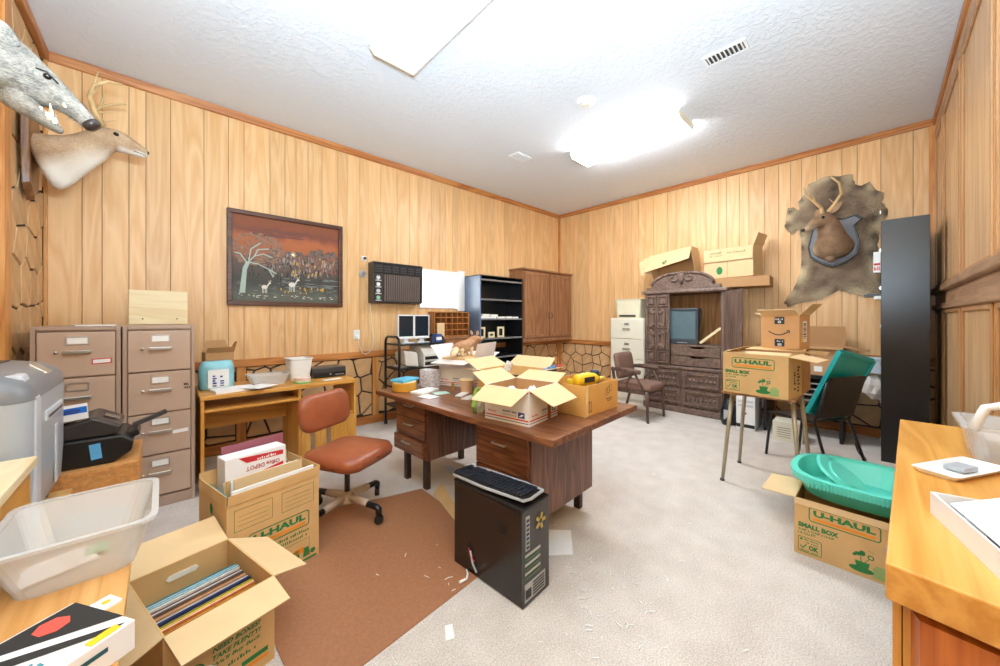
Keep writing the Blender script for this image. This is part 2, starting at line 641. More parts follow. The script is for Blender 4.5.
def carpet():
    m, nt, b = newmat('pale_carpet')
    N, L = nt.nodes, nt.links
    tc = N.new('ShaderNodeTexCoord')
    n1 = N.new('ShaderNodeTexNoise')
    n1.inputs['Scale'].default_value = 150
    n1.inputs['Detail'].default_value = 3
    n2 = N.new('ShaderNodeTexNoise')
    n2.inputs['Scale'].default_value = 6
    n2.inputs['Detail'].default_value = 5
    for n in (n1, n2):
        L.new(tc.outputs['Object'], n.inputs['Vector'])
    mx = N.new('ShaderNodeMix')
    mx.inputs['Factor'].default_value = 0.25
    L.new(n1.outputs['Fac'], mx.inputs['A'])
    L.new(n2.outputs['Fac'], mx.inputs['B'])
    rp = N.new('ShaderNodeValToRGB')
    rp.color_ramp.elements[0].position = 0.32
    rp.color_ramp.elements[1].position = 0.66
    rp.color_ramp.elements[0].color = S(182, 169, 158)
    rp.color_ramp.elements[1].color = S(230, 222, 213)
    L.new(mx.outputs['Result'], rp.inputs['Fac'])
    L.new(rp.outputs['Color'], b.inputs['Base Color'])
    b.inputs['Roughness'].default_value = 0.95
    bp = N.new('ShaderNodeBump')
    bp.inputs['Strength'].default_value = 0.5
    bp.inputs['Distance'].default_value = 0.004
    L.new(n1.outputs['Fac'], bp.inputs['Height'])
    L.new(bp.outputs['Normal'], b.inputs['Normal'])
    return m


def plaster():
    m, nt, b = newmat('knockdown_ceiling')
    N, L = nt.nodes, nt.links
    tc = N.new('ShaderNodeTexCoord')
    n1 = N.new('ShaderNodeTexNoise')
    n1.inputs['Scale'].default_value = 22
    n1.inputs['Detail'].default_value = 5
    n1.inputs['Roughness'].default_value = 0.65
    L.new(tc.outputs['Object'], n1.inputs['Vector'])
    rp = N.new('ShaderNodeValToRGB')
    rp.color_ramp.elements[0].position = 0.47
    rp.color_ramp.elements[1].position = 0.6
    L.new(n1.outputs['Fac'], rp.inputs['Fac'])
    bp = N.new('ShaderNodeBump')
    bp.inputs['Strength'].default_value = 0.45
    bp.inputs['Distance'].default_value = 0.006
    L.new(rp.outputs['Color'], bp.inputs['Height'])
    L.new(bp.outputs['Normal'], b.inputs['Normal'])
    b.inputs['Base Color'].default_value = S(229, 232, 236)
    b.inputs['Roughness'].default_value = 0.9
    return m


floor = struct('floor', bx(XD - 0.1, XB + 0.1, YC - 0.1, YA + 0.1, -0.1, 0.0), carpet())
ceiling = struct('ceiling', bx(XD - 0.1, XB + 0.1, YC - 0.1, YA + 0.1, CZ, CZ + 0.1), plaster())

WX0, WX1, WZ0, WZ1 = 2.66, 3.40, 1.50, 2.07
bk = MB()
bk.box(XD - 0.1, WX0, YA + 0.014, YA + 0.12, 0, CZ)
bk.box(WX1, XB + 0.1, YA + 0.014, YA + 0.12, 0, CZ)
bk.box(WX0, WX1, YA + 0.014, YA + 0.12, 0, WZ0)
bk.box(WX0, WX1, YA + 0.014, YA + 0.12, WZ1, CZ)
wall_back = struct('wall_back', bk, GAP)
wall_far = struct('wall_far', bx(XB + 0.014, XB + 0.12, YC - 0.1, YA + 0.1, 0, CZ), GAP)
wall_left = struct('wall_left', bx(XD - 0.12, XD - 0.014, YC - 0.1, YA + 0.1, 0, CZ), GAP)
wall_right = struct('wall_right', bx(XD - 0.1, XB + 0.1, YC - 0.12, YC - 0.014, 0, CZ), GAP)

PW = [0.179, 0.111, 0.158, 0.106, 0.163, 0.239, 0.191, 0.129, 0.23, 0.142, 0.109, 0.124, 0.151]


def plank(wall, axis, a0, a1, z0, z1):
    g = 0.0022
    if axis == 'A':
        m = bx(a0 + g, a1 - g, YA, YA + 0.014, z0, z1)
        c = ((a0 + a1) / 2, YA, (z0 + z1) / 2)
    elif axis == 'B':
        m = bx(XB, XB + 0.014, a0 + g, a1 - g, z0, z1)
        c = (XB, (a0 + a1) / 2, (z0 + z1) / 2)
    else:
        m = bx(XD - 0.014, XD, a0 + g, a1 - g, z0, z1)
        c = (XD, (a0 + a1) / 2, (z0 + z1) / 2)
    m.v = [(p[0] - c[0], p[1] - c[1], p[2] - c[2]) for p in m.v]
    return m.build('plank', PLANK, wall, loc=c)


def planks(wall, axis, a0, a1, z0, z1, first=0):
    a, i = a0, first
    while a < a1 - 0.01:
        b = min(a1, a + PW[i % 13])
        if a1 - b < 0.05:
            b = a1
        if axis == 'A' and b > WX0 and a < WX1:
            cuts = sorted({a, b, *[q for q in (WX0, WX1) if a < q < b]})
            for p, q in zip(cuts[:-1], cuts[1:]):
                if p >= WX0 - 1e-6 and q <= WX1 + 1e-6:
                    plank(wall, axis, p, q, z0, WZ0)
                    plank(wall, axis, p, q, WZ1, z1)
                else:
                    plank(wall, axis, p, q, z0, z1)
        else:
            plank(wall, axis, a, b, z0, z1)
        a = b
        i += 1


planks(wall_back, 'A', -0.663, XB - 0.03, RAIL1, CZ)
planks(wall_far, 'B', YC, YA - 0.03, RAIL1, CZ, 4)
planks(wall_left, 'D', YC, 3.46, 0.1, CZ, 2)


# ---- flagstones, each one its own piece, dark joint left recessed between them
def voronoi(u0, u1, v0, v1, du, dv, gap, seed):
    rnd = random.Random(seed)
    pts = []
    nu = max(1, round((u1 - u0) / du))
    nv = max(1, round((v1 - v0) / dv))
    for i in range(-1, nu + 1):
        for j in range(-1, nv + 1):
            pts.append((u0 + (i + 0.5 + (0.5 if j % 2 else 0) * 0.8 + rnd.uniform(-.36, .36)) * (u1 - u0) / nu,
                        v0 + (j + 0.5 + rnd.uniform(-.36, .36)) * (v1 - v0) / nv))
    out = []
    for p in pts:
        poly = [(u0 + gap / 2, v0 + gap / 2), (u1 - gap / 2, v0 + gap / 2), (u1 - gap / 2, v1 - gap / 2), (u0 + gap / 2, v1 - gap / 2)]
        for q in pts:
            if q is p:
                continue
            dx, dy = q[0] - p[0], q[1] - p[1]
            l = math.hypot(dx, dy)
            if l > 4 * max(du, dv):
                continue
            nx, ny = dx / l, dy / l
            k = (p[0] + q[0]) / 2 * nx + (p[1] + q[1]) / 2 * ny - gap / 2
            new = []
            for a, b in zip(poly, poly[1:] + poly[:1]):
                da = a[0] * nx + a[1] * ny - k
                db = b[0] * nx + b[1] * ny - k
                if da <= 0:
                    new.append(a)
                if (da < 0 < db) or (db < 0 < da):
                    t = da / (da - db)
                    new.append((a[0] + (b[0] - a[0]) * t, a[1] + (b[1] - a[1]) * t))
            poly = new
            if len(poly) < 3:
                break
        if len(poly) >= 3:
            ar = 0.5 * abs(sum(a[0] * b[1] - b[0] * a[1] for a, b in zip(poly, poly[1:] + poly[:1])))
            if ar > 0.0008:
                out.append(poly)
    return out


def stones(wall, axis, u0, u1, v0, v1, du, dv, seed, gap=0.016):
    for poly in voronoi(u0, u1, v0, v1, du, dv, gap, seed):
        cx = sum(p[0] for p in poly) / len(poly)
        cy = sum(p[1] for p in poly) / len(poly)
        loc = [(p[0] - cx, p[1] - cy) for p in poly]
        th = 0.012 + random.random() * 0.006
        if axis == 'A':
            M = plane_m((0, 0, 0), (1, 0, 0), (0, 0, 1))
            c = (cx, YA + 0.014, cy)
        elif axis == 'B':
            M = plane_m((0, 0, 0), (0, -1, 0), (0, 0, 1))
            c = (XB + 0.014, -cx, cy)
        else:
            M = plane_m((0, 0, 0), (0, 1, 0), (0, 0, 1))
            c = (XD - 0.014, cx, cy)
        MB().prism(loc, 0.0, th, M, 0.04).build('stone', STONE, wall, loc=c)


def grout(wall, mb):
    mb.build('grout_bed', GROUT, wall)


# wainscot stone fields between the upright boards
A_FIELDS = [(-0.66, 0.55), (0.63, 1.98), (2.06, 3.40), (3.48, 4.62), (4.70, 5.86)]
for i, (a, b) in enumerate(A_FIELDS):
    stones(wall_back, 'A', a, b, 0.11, RAIL0, 0.24, 0.24, 20 + i)
grout(wall_back, bx(-0.66, 5.86, YA + 0.010, YA + 0.0138, 0.1, RAIL0))
B_FIELDS = [(YC, 0.95), (1.03, 2.2), (2.28, 3.28), (3.36, 4.46)]
for i, (a, b) in enumerate(B_FIELDS):
    stones(wall_far, 'B', -b, -a, 0.11, RAIL0, 0.21, 0.21, 40 + i, 0.014)
grout(wall_far, bx(XB + 0.010, XB + 0.0138, YC, 4.46, 0.1, RAIL0))
stones(wall_left, 'D', 3.60, 4.47, 0.11, CZ - 0.1, 0.2, 0.26, 60, 0.012)
grout(wall_left, bx(XD - 0.0138, XD - 0.010, 3.58, 4.48, 0.1, CZ))

# upright boards in the wainscot
tn = 0
for x0, x1 in [(0.55, 0.63), (1.98, 2.06), (3.40, 3.48), (4.62, 4.70), (5.86, 5.92)]:
    tn += 1
    struct('trim_%d' % tn, bx(x0, x1, YA - 0.012, YA + 0.014, 0.1, RAIL0), TRIMV)
for y0, y1 in [(0.95, 1.03), (2.2, 2.28), (3.28, 3.36), (4.46, 4.50)]:
    tn += 1
    struct('trim_%d' % tn, bx(XB - 0.012, XB + 0.014, y0, y1, 0.1, RAIL0), TRIMV)
# chair rails
for mb, m in ((bx(XD, XB, YA - 0.024, YA + 0.014, RAIL0, RAIL1), TRIMW), (bx(XB - 0.024, XB + 0.014, YC, YA - 0.024, RAIL0, RAIL1), TRIMWY)):
    tn += 1
    struct('trim_%d' % tn, mb, m, 0.004)
# corner boards
for mb in (bx(XD, XD + 0.02, YA - 0.03, YA + 0.014, 0.1, CZ - 0.07), bx(XB - 0.022, XB + 0.012, YA - 0.024, YA + 0.012, RAIL1, CZ - 0.07),
           bx(XB - 0.016, XB + 0.014, YC, YC + 0.055, RAIL1, CZ - 0.07), bx(XD - 0.014, XD + 0.018, 3.46, 3.59, 0.0, CZ - 0.07)):
    tn += 1
    struct('trim_%d' % tn, mb, TRIMV, 0.003)
# crown boards under the ceiling
for mb, m in ((MB().prism([(YA - 0.04, CZ), (YA - 0.024, CZ - 0.07), (YA + 0.014, CZ - 0.07), (YA + 0.014, CZ)], XD, XB, Matrix(((0, 0, 1, 0), (1, 0, 0, 0), (0, 1, 0, 0), (0, 0, 0, 1)))), TRIMW),
              (bx(XB - 0.03, XB + 0.014, YC, YA - 0.03, CZ - 0.07, CZ), TRIMWY),
              (bx(XD - 0.014, XD + 0.03, YC, YA - 0.03, CZ - 0.075, CZ), TRIMWY),
              (bx(XD, XB, YC - 0.014, YC + 0.03, CZ - 0.07, CZ), TRIMW)):
    tn += 1
    struct('trim_%d' % tn, mb, m, 0.005)
struct('baseboard_back', bx(XD, XB, YA - 0.016, YA + 0.014, 0, 0.10), TRIMW, 0.004)
struct('baseboard_far', bx(XB - 0.016, XB + 0.014, YC, YA - 0.016, 0, 0.10), TRIMWY, 0.004)
struct('baseboard_left', bx(XD - 0.014, XD + 0.016, YC, YA - 0.016, 0, 0.10), TRIMWY, 0.004)

# ---- window
wn = struct('window_1', MB().box(WX0, WX1, YA - 0.02, YA + 0.1, WZ0, WZ0 + 0.03).box(WX0, WX1, YA - 0.02, YA + 0.1, WZ1 - 0.03, WZ1)
            .box(WX0, WX0 + 0.03, YA - 0.02, YA + 0.1, WZ0 + 0.03, WZ1 - 0.03).box(WX1 - 0.03, WX1, YA - 0.02, YA + 0.1, WZ0 + 0.03, WZ1 - 0.03), WHITE, 0.004)
bx(WX0 + 0.03, WX1 - 0.03, YA + 0.05, YA + 0.056, WZ0 + 0.03, WZ1 - 0.03).build('window_pane', plain('frosted_pane', S(250, 250, 250), 0.5, var=0.0, trans=1.0), wn)
bx(WX1 - 0.14, WX1 - 0.10, YA + 0.0, YA + 0.05, WZ0 + 0.03, WZ1 - 0.03).build('window_stile', WHITE, wn)
bx(WX1 - 0.08, WX1 + 0.05, YA - 0.045, YA - 0.022, WZ0 - 0.03, WZ1 + 0.02).build('window_casing', WHITE, wn)

# ---- the built-in panelled cupboard wall on the right
YF = YC            # face of the panelling
edges = [5.90, 5.22, 4.16, 3.06, 1.96, 0.86, -0.2]
for a, b in zip(edges[1:], edges[:-1]):
    for z0, z1 in ((1.66, 3.24), (0.12, 1.44)):
        bx(a + 0.05, b - 0.05, YF - 0.014, YF + 0.004, z0, z1).build('panel', BUILT, wall_right)
        fr = MB()
        for q in ((a + 0.05, a + 0.085, z0, z1), (b - 0.085, b - 0.05, z0, z1), (a + 0.085, b - 0.085, z0, z0 + 0.035), (a + 0.085, b - 0.085, z1 - 0.035, z1)):
            fr.box(q[0], q[1], YF + 0.004, YF + 0.018, q[2], q[3])
        fr.build('panel_moulding', wood('builtin_bead', S(198, 150, 102), S(176, 128, 82), 'z', 0.8, 0.35, 0.03), wall_right, 0.006)
for x in edges:
    bx(x - 0.05, x + 0.05 if x < 5.8 else XB, YF - 0.014, YF + 0.008, 0.1, CZ - 0.07).build('stile', BUILTT, wall_right, 0.004)
for z0, z1, p in ((1.60, 1.66, 0.045), (1.44, 1.49, 0.035), (3.24, 3.30, 0.02)):
    bx(-0.25, XB - 0.03, YF - 0.014, YF + p, z0, z1).build('ledge', BUILTM, wall_right, 0.012, seg=3)
bx(-0.25, XB - 0.03, YF - 0.014, YF + 0.012, 1.49, 1.60).build('middle_rail', BUILTM, wall_right)
bx(-0.25, XB - 0.03, YF - 0.014, YF + 0.012, 3.30, CZ - 0.07).build('top_rail', BUILT, wall_right)
struct('baseboard_right', bx(XD, XB - 0.02, YC - 0.014, YC + 0.016, 0, 0.12), BUILTM, 0.004)

# ---- ceiling fixtures
def fixture(name, label, x0, x1, y0, y1, strength, col, zb):
    T = thing(name, label, 'ceiling light', ((x0 + x1) / 2, (y0 + y1) / 2, CZ))
    w, l, h = (x1 - x0) / 2, (y1 - y0) / 2, CZ - zb
    MB().box(-w * 0.9, w * 0.9, -l, l, -0.03, 0).build('housing', WHITE, T, 0.004)
    sec = [(-w, -0.031), (-w, -h * 0.62), (-w * 0.82, -h), (w * 0.82, -h), (w, -h * 0.62), (w, -0.031)]
    M = Matrix(((1, 0, 0, 0), (0, 0, 1, 0), (0, 1, 0, 0), (0, 0, 0, 1)))
    em = plain('lit_diffuser_' + name[:4] + str(int(strength)), S(236, 234, 230), 0.4, var=0.0, emit=col, estr=strength)
    MB().prism(sec, -l + 0.012, l - 0.012, M).build('diffuser', em, T, 0.004)
    for s in (-1, 1):
        MB().prism([(q[0] * 1.01, q[1] * 1.01) for q in sec], s * (l - 0.006) - 0.006, s * (l - 0.006) + 0.006, M).build('end_cap', plain('cream_end_cap', S(238, 226, 200), 0.5), T)
    return T


fixture('fluorescent_fixture', 'brightly lit wraparound fluorescent fixture on the ceiling over the far half', 3.72, 4.12, 1.36, 2.66, FIX_FAR, (0.88, 0.94, 1, 1), 3.36)
fixture('fluorescent_fixture', 'white wraparound fluorescent fixture on the ceiling cut by the top edge of the photo', 1.14, 1.54, 1.30, 2.64, FIX_NEAR, (0.92, 0.96, 1, 1), 3.36)

T = thing('smoke_detector', 'round white smoke detector on the ceiling between the two lights', 'smoke detector', (2.98, 1.95, CZ))
MB().lathe([(0.0, 0), (0.085, 0), (0.085, -0.018), (0.07, -0.032), (0.0, -0.034)][1:], seg=24).build('base', WHITE, T, smooth=False)
MB().lathe([(0.04, -0.032), (0.036, -0.05), (0.012, -0.054)], seg=20).build('sensor_cap', OFFW, T)


def vent(label, x0, x1, y0, y1, n, along):
    T = thing('ceiling_vent', label, 'vent', ((x0 + x1) / 2, (y0 + y1) / 2, CZ))
    w, l = (x1 - x0) / 2, (y1 - y0) / 2
    f = MB()
    f.box(-w, w, -l, -l + 0.02, -0.012, 0).box(-w, w, l - 0.02, l, -0.012, 0).box(-w, -w + 0.02, -l + 0.02, l - 0.02, -0.012, 0).box(w - 0.02, w, -l + 0.02, l - 0.02, -0.012, 0)
    f.build('frame', WHITE, T)
    bx(-w + 0.02, w - 0.02, -l + 0.02, l - 0.02, -0.003, -0.001).build('duct', DGREY, T)
    for i in range(n):
        q = -1 + (2 * i + 1) / n
        MB().box(-0.004, 0.004, -w + 0.02, w - 0.02, -0.006, 0.006, Matrix.Translation((0, q * (l - 0.02), -0.01)) @ Matrix.Rotation(R(90), 4, 'Z') @ Matrix.Rotation(R(35), 4, 'Y')).build('louvre', WHITE, T)
    return T


vent('slatted air vent on the ceiling towards the right wall', 3.17, 3.32, 0.69, 0.99, 9, 'y')
vent('small slatted air vent on the ceiling near the back wall', 3.26, 3.52, 3.13, 3.29, 6, 'y')


# ================================================================ BACK WALL: filing cabinets, oak desk, picture, cart, shelves
def filing_cabinet(label, x0, x1, y0, y1, h, n, body, front, sticker=None):
    T = thing('filing_cabinet', label, 'filing cabinet', ((x0 + x1) / 2, (y0 + y1) / 2, 0))
    w, d = (x1 - x0) / 2, (y1 - y0) / 2
    bx(-w, w, -d + 0.02, d, 0, h).build('body', body, T, 0.004)
    fr = MB()
    fr.box(-w, -w + 0.022, -d, -d + 0.02, 0, h).box(w - 0.022, w, -d, -d + 0.02, 0, h).box(-w + 0.022, w - 0.022, -d, -d + 0.02, h - 0.025, h).box(-w + 0.022, w - 0.022, -d + 0.006, -d + 0.02, 0, 0.075)
    fr.build('front_frame', body, T, 0.003)
    zz0, zz1 = 0.085, h - 0.032
    dh = (zz1 - zz0) / n
    for i in range(n):
        z0 = zz0 + i * dh
        D = bx(-w + 0.026, w - 0.026, -d - 0.004, -d + 0.018, z0 + 0.005, z0 + dh - 0.005).build('drawer', front, T, 0.004)
        zc = z0 + dh * 0.56
        MB().box(-0.06, 0.06, -d - 0.030, -d - 0.022, zc - 0.012, zc + 0.010).box(-0.06, -0.05, -d - 0.022, -d - 0.004, zc - 0.01, zc + 0.008).box(0.05, 0.06, -d - 0.022, -d - 0.004, zc - 0.01, zc + 0.008).build('handle', CHROME, D, 0.003)
        z2 = z0 + dh * 0.80
        f = MB()
        f.box(-0.05, 0.05, -d - 0.008, -d - 0.004, z2 - 0.027, z2 - 0.020).box(-0.05, 0.05, -d - 0.008, -d - 0.004, z2 + 0.020, z2 + 0.027).box(-0.05, -0.043, -d - 0.008, -d - 0.004, z2 - 0.02, z2 + 0.02).box(0.043, 0.05, -d - 0.008, -d - 0.004, z2 - 0.02, z2 + 0.02)
        f.build('card_holder', CHROME, D)
        if not (sticker == 'left' and i == n - 2):
            bx(-0.043, 0.043, -d - 0.0062, -d - 0.004, z2 - 0.02, z2 + 0.02).build('card', PAPER, D)
        MB().lathe([(0.008, 0), (0.009, 0.012), (0.002, 0.016)], seg=10, M=Matrix.Translation((-0.09, -d - 0.004, zc)) @ Matrix.Rotation(R(90), 4, 'X')).build('thumb_latch', CHROME, D)
    return T


fc1 = filing_cabinet('tan steel four-drawer filing cabinet with a red-edged label, in the corner', -0.590, -0.208, 3.55, 4.22, 1.305, 4, FILED, FILE, 'left')
D2().rect(0, 0, 0.09, 0.036).put('label_sticker', REDI, fc1, plane_m((0.06, -0.3405, 1.055), (1, 0.0, 0.04), (0, 0, 1)))
D2().rect(0, 0, 0.078, 0.024).put('label_paper', PAPER, fc1, plane_m((0.066, -0.3412, 1.0615), (1, 0.0, 0.04), (0, 0, 1)))
fc2 = filing_cabinet('tan steel four-drawer filing cabinet next to the oak desk', -0.200, 0.178, 3.55, 4.22, 1.305, 4, FILED, FILE)
D2().rect(0, 0, 0.085, 0.026).put('label_sticker', PAPER, fc2, plane_m((0.065, -0.3405, 0.515), (1, 0, 0.05), (0, 0, 1)))
d = D2()
d.text('ML', 0.125, 0.86, 0.018, bold=0.03).text('AN', 0.125, 0.835, 0.018, bold=0.03)
d.put('ink_mark', BLACKI, fc2, plane_m((0, -0.3405, 0), (1, 0, 0), (0, 0, 1)))

# things on the cabinets
o = MB().box(-0.18, 0.18, -0.011, 0.011, 0, 0.285).build('wooden_board', PINE, None, 0.002)
o.location = (-0.02, 4.17, 1.307)
o.rotation_euler = (R(-6), 0, R(1))
tag(o, 'pale pine board standing upright on top of the filing cabinets', 'board')
for sx in (-0.1, 0.11):
    MB().lathe([(0.006, 0), (0.006, 0.002), (0.001, 0.003)], seg=8, M=Matrix.Translation((sx, -0.0115, 0.045)) @ Matrix.Rotation(R(90), 4, 'X')).build('screw', DGREY, o)
o = bx(-0.09, 0.09, -0.05, 0.05, 0, 0.008).build('paper_pad', PAPER, None, 0.002)
o.location = (-0.33, 3.68, 1.306)
tag(o, 'flat white paper pad on the corner filing cabinet', 'paper')

# ---- honey oak computer desk
T = thing('oak_desk', 'honey oak computer desk with a keyboard shelf along the back wall', 'desk', (0.80, 3.84, 0))
hw, hd = 0.59, 0.31
bx(-hw - 0.005, hw + 0.005, -hd, hd, 0.728, 0.76).build('desk_top', OAK, T, 0.004)
bx(-hw, -hw + 0.022, -hd + 0.01, hd - 0.02, 0, 0.728).build('side_panel', OAKV, T)
bx(hw - 0.022, hw, -hd + 0.01, hd - 0.02, 0, 0.728).build('side_panel', OAKV, T)
bx(0.08, 0.102, -hd + 0.015, hd - 0.03, 0, 0.728).build('divider', OAKV, T)
bx(-hw + 0.024, 0.078, -hd - 0.005, 0.12, 0.632, 0.652).build('keyboard_shelf', OAK, T, 0.003)
bx(-hw + 0.022, 0.08, 0.16, 0.175, 0.40, 0.62).build('back_rail', OAK, T)
bx(0.102, hw - 0.022, -hd + 0.03, hd - 0.05, 0.43, 0.448).build('shelf', OAK, T)
dd = bx(0.104, hw - 0.024, -hd + 0.006, -hd + 0.022, 0.06, 0.425).build('cupboard_door', OAKV, T, 0.003)
MB().lathe([(0.012, 0), (0.014, 0.012), (0.004, 0.02)], seg=12, M=Matrix.Translation((0.14, -hd + 0.006, 0.36)) @ Matrix.Rotation(R(90), 4, 'X')).build('knob', OAK, dd)
bx(0.102, hw - 0.022, -hd + 0.03, hd - 0.05, 0.03, 0.05).build('shelf', OAK, T)

ZT = 0.7605
# printed package with an open brown carton behind it
T = thing('paper_towel_pack', 'blue and white printed plastic pack on the oak desk beside the cabinets', 'package', (0.335, 3.87, ZT), 4)
MB().body([((0, 0, 0.0), 0.115, 0.075), ((0, 0, 0.02), 0.122, 0.08), ((0, 0, 0.18), 0.122, 0.08), ((0, 0, 0.235), 0.10, 0.06)], 12, (0, 1, 0)).build('wrapper', plain('aqua_wrapper', S(150, 214, 226), 0.3, var=0.2, scale=9), T, smooth=True)
g = D2()
g.rect(-0.07, 0.02, 0.14, 0.15)
g.put('white_panel', WHITE, T, plane_m((0, -0.0825, 0), (1, 0, 0), (0, 0, 1)))
g = D2()
g.mark().scribble(-0.04, 0.03, 0.10, 0.026, 5, True).mark().scribble(0.01, 0.03, 0.09, 0.026, 5, True)
g.put_each(['lettering'], BLUEI, T, plane_m((0, -0.084, 0), (1, 0, 0), (0, 0, 1)))
T = cardboard_box('torn_carton', 'small brown carton with a torn raised lid behind the blue package', 0.20, 0.15, 0.30, (0.36, 4.05, ZT), 6, [('-y', 40, 0.06, 0.1), ('+y', 8, 0.10, 0.3), ('+x', 20, 0.09, 0.4)], CARDD, mf=CARDD, t=0.004)

# papers
for i, (x, y, w, l, rz, th, lab) in enumerate([(0.43, 3.665, 0.28, 0.19, 8, 0.022, 'thick stack of loose white papers on the oak desk'),
                                               (0.60, 3.585, 0.20, 0.17, 38, 0.002, 'single white sheet hanging over the oak desk edge'),
                                               (1.20, 3.66, 0.17, 0.07, 12, 0.004, 'thin white paper slip in front of the black tape deck')]):
    o = bx(-w / 2, w / 2, -l / 2, l / 2, 0, th).build('paper_stack' if th > .01 else 'paper_sheet', PAPER, None, 0.0006)
    o.location = (x, y, ZT + (0.0235 if i == 1 else 0.0005))
    o.rotation_euler = (0, 0, R(rz))
    tag(o, lab, 'paper')


def tapered(w0, d0, w1, d1, h, t=0.004, rr=0.03, seg=4):
    """open tub, wall t thick, rounded corners"""
    def ring(w, d, z, r):
        out = []
        for cx, cy, a in ((w / 2 - r, -d / 2 + r, -90), (w / 2 - r, d / 2 - r, 0), (-w / 2 + r, d / 2 - r, 90), (-w / 2 + r, -d / 2 + r, 180)):
            for i in range(seg + 1):
                q = R(a + 90 * i / seg)
                out.append((cx + r * math.cos(q), cy + r * math.sin(q), z))
        return out
    rings = [ring(w0, d0, 0, rr), ring(w1, d1, h, rr), ring(w1 - 2 * t, d1 - 2 * t, h, max(rr - t, 0.002)), ring(w0 - 2 * t, d0 - 2 * t, t, max(rr - t, 0.002))]
    return MB().loft(rings)


def rim_ring(w0, d0, w1, d1, h, t, rr, seg=4):
    """open band round the mouth of a tub"""
    def ring(w, d, z, r):
        out = []
        for cx, cy, a in ((w / 2 - r, -d / 2 + r, -90), (w / 2 - r, d / 2 - r, 0), (-w / 2 + r, d / 2 - r, 90), (-w / 2 + r, -d / 2 + r, 180)):
            for i in range(seg + 1):
                q = R(a + 90 * i / seg)
                out.append((cx + r * math.cos(q), cy + r * math.sin(q), z))
        return out
    A = ring(w0 + 0.001, d0 + 0.001, 0, rr)
    return MB().loft([A, ring(w1, d1, h * 0.3, rr), ring(w1, d1, h, rr), ring(w0 - 0.010, d0 - 0.010, h, max(rr - 0.005, 0.002)), ring(w0 - 0.007, d0 - 0.007, 0, max(rr - 0.004, 0.002)), A], cap=False)


T = thing('clear_food_tub', 'shallow clear plastic tub on the oak desk left of the white bucket', 'tub', (0.70, 3.83, ZT), 4)
tapered(0.24, 0.18, 0.30, 0.22, 0.085, 0.003, 0.035).build('tub_body', CLEAR, T)
rim_ring(0.298, 0.218, 0.318, 0.238, 0.008, 0.008, 0.035).build('rim', CLEAR, T, loc=(0, 0, 0.084))
T = thing('white_bucket', 'tall square white plastic bucket on the oak desk', 'bucket', (0.975, 3.93, ZT), 4)
tapered(0.165, 0.165, 0.20, 0.20, 0.205, 0.003, 0.03).build('bucket_body', WHITE, T)
rim_ring(0.20, 0.20, 0.212, 0.212, 0.016, 0.006, 0.03).build('rim', WHITE, T, loc=(0, 0, 0.193))
T = thing('round_food_tub', 'small round tub with a green base before the white bucket', 'tub', (0.945, 3.68, ZT))
MB().lathe([(0.07, 0), (0.075, 0.008), (0.07, 0.014)], seg=24).build('green_lid', plain('green_lid', S(120, 200, 130), 0.4), T)
MB().lathe([(0.066, 0.014), (0.072, 0.05), (0.06, 0.052)], seg=24).build('tub_body', plain('pink_milky', S(238, 216, 208), 0.4), T)
T = thing('cassette_deck', 'low dark grey tape deck at the right end of the oak desk', 'tape deck', (1.23, 3.93, ZT), 3)
bx(-0.16, 0.16, -0.11, 0.11, 0.006, 0.10).build('case', DGREY, T, 0.008)
MB().box(-0.155, 0.155, -0.117, -0.11, 0.012, 0.055).build('front_panel', BLACK, T, 0.003)
D2().circle(0, 0.034, 0.009).put('emblem', CHROME, T, plane_m((0, -0.1185, 0), (1, 0, 0), (0, 0, 1)))
for i in range(5):
    bx(0.05 + i * 0.018, 0.062 + i * 0.018, -0.12, -0.117, 0.02, 0.028).build('button', GREY, T)
bx(-0.15, 0.15, -0.1, 0.1, 0, 0.006).build('feet_plate', BLACK, T)
# something dark on the desk's inner shelf
T = thing('desk_speaker', 'small grey loudspeaker on the inner shelf of the oak desk', 'loudspeaker', (0.96, 3.66, 0.449), 10)
MB().body([((0, 0, 0), 0.035, 0.03), ((0, 0, 0.02), 0.045, 0.04), ((0, 0, 0.05), 0.04, 0.035), ((0, 0, 0.06), 0.02, 0.02)], 12, (0, 1, 0)).build('case', DGREY, T, smooth=True)
MB().lathe([(0.02, 0), (0.02, 0.003), (0.004, 0.003)], seg=14, M=Matrix.Translation((0, -0.04, 0.03)) @ Matrix.Rotation(R(90), 4, 'X')).build('speaker_cone', BLACK, T)

# ---- wall outlet, cord, switches
T = thing('wall_outlet', 'white wall outlet on the panelling right of the picture', 'outlet', (1.775, YA, 1.15))
bx(-0.04, 0.04, -0.008, 0, -0.06, 0.06).build('cover_plate', WHITE, T, 0.003)
MB().box(-0.018, 0.018, -0.03, -0.008, -0.045, -0.008).build('plug', WHITE, T, 0.004)
bx(-0.014, 0.014, -0.0095, -0.008, 0.012, 0.042).build('socket', OFFW, T)
pts = [(1.775, YA - 0.03, 1.11), (1.80, YA - 0.03, 1.0), (1.83, YA - 0.035, 0.92), (1.88, YA - 0.04, 0.90), (1.96, YA - 0.035, 0.95), (1.985, YA - 0.03, 1.1), (1.95, YA - 0.03, 1.35), (1.94, YA - 0.03, 1.565)]
CORD = MB().tube(pts, 0.006, 6)
T = thing('door_chime_sensor', 'small square white sensor on the wall above the air conditioner corner', 'sensor', (1.868, YA, 2.12))
bx(-0.03, 0.03, -0.012, 0, -0.03, 0.03).build('base_plate', WHITE, T, 0.003)
MB().lathe([(0.018, 0), (0.016, 0.03), (0.008, 0.038)], seg=12, M=Matrix.Translation((0.005, -0.012, 0)) @ Matrix.Rotation(R(90), 4, 'X')).build('lens', DGREY, T)
T = thing('round_thermostat', 'round grey dial on the panelling left of the air conditioner', 'thermostat', (1.85, YA, 1.92))
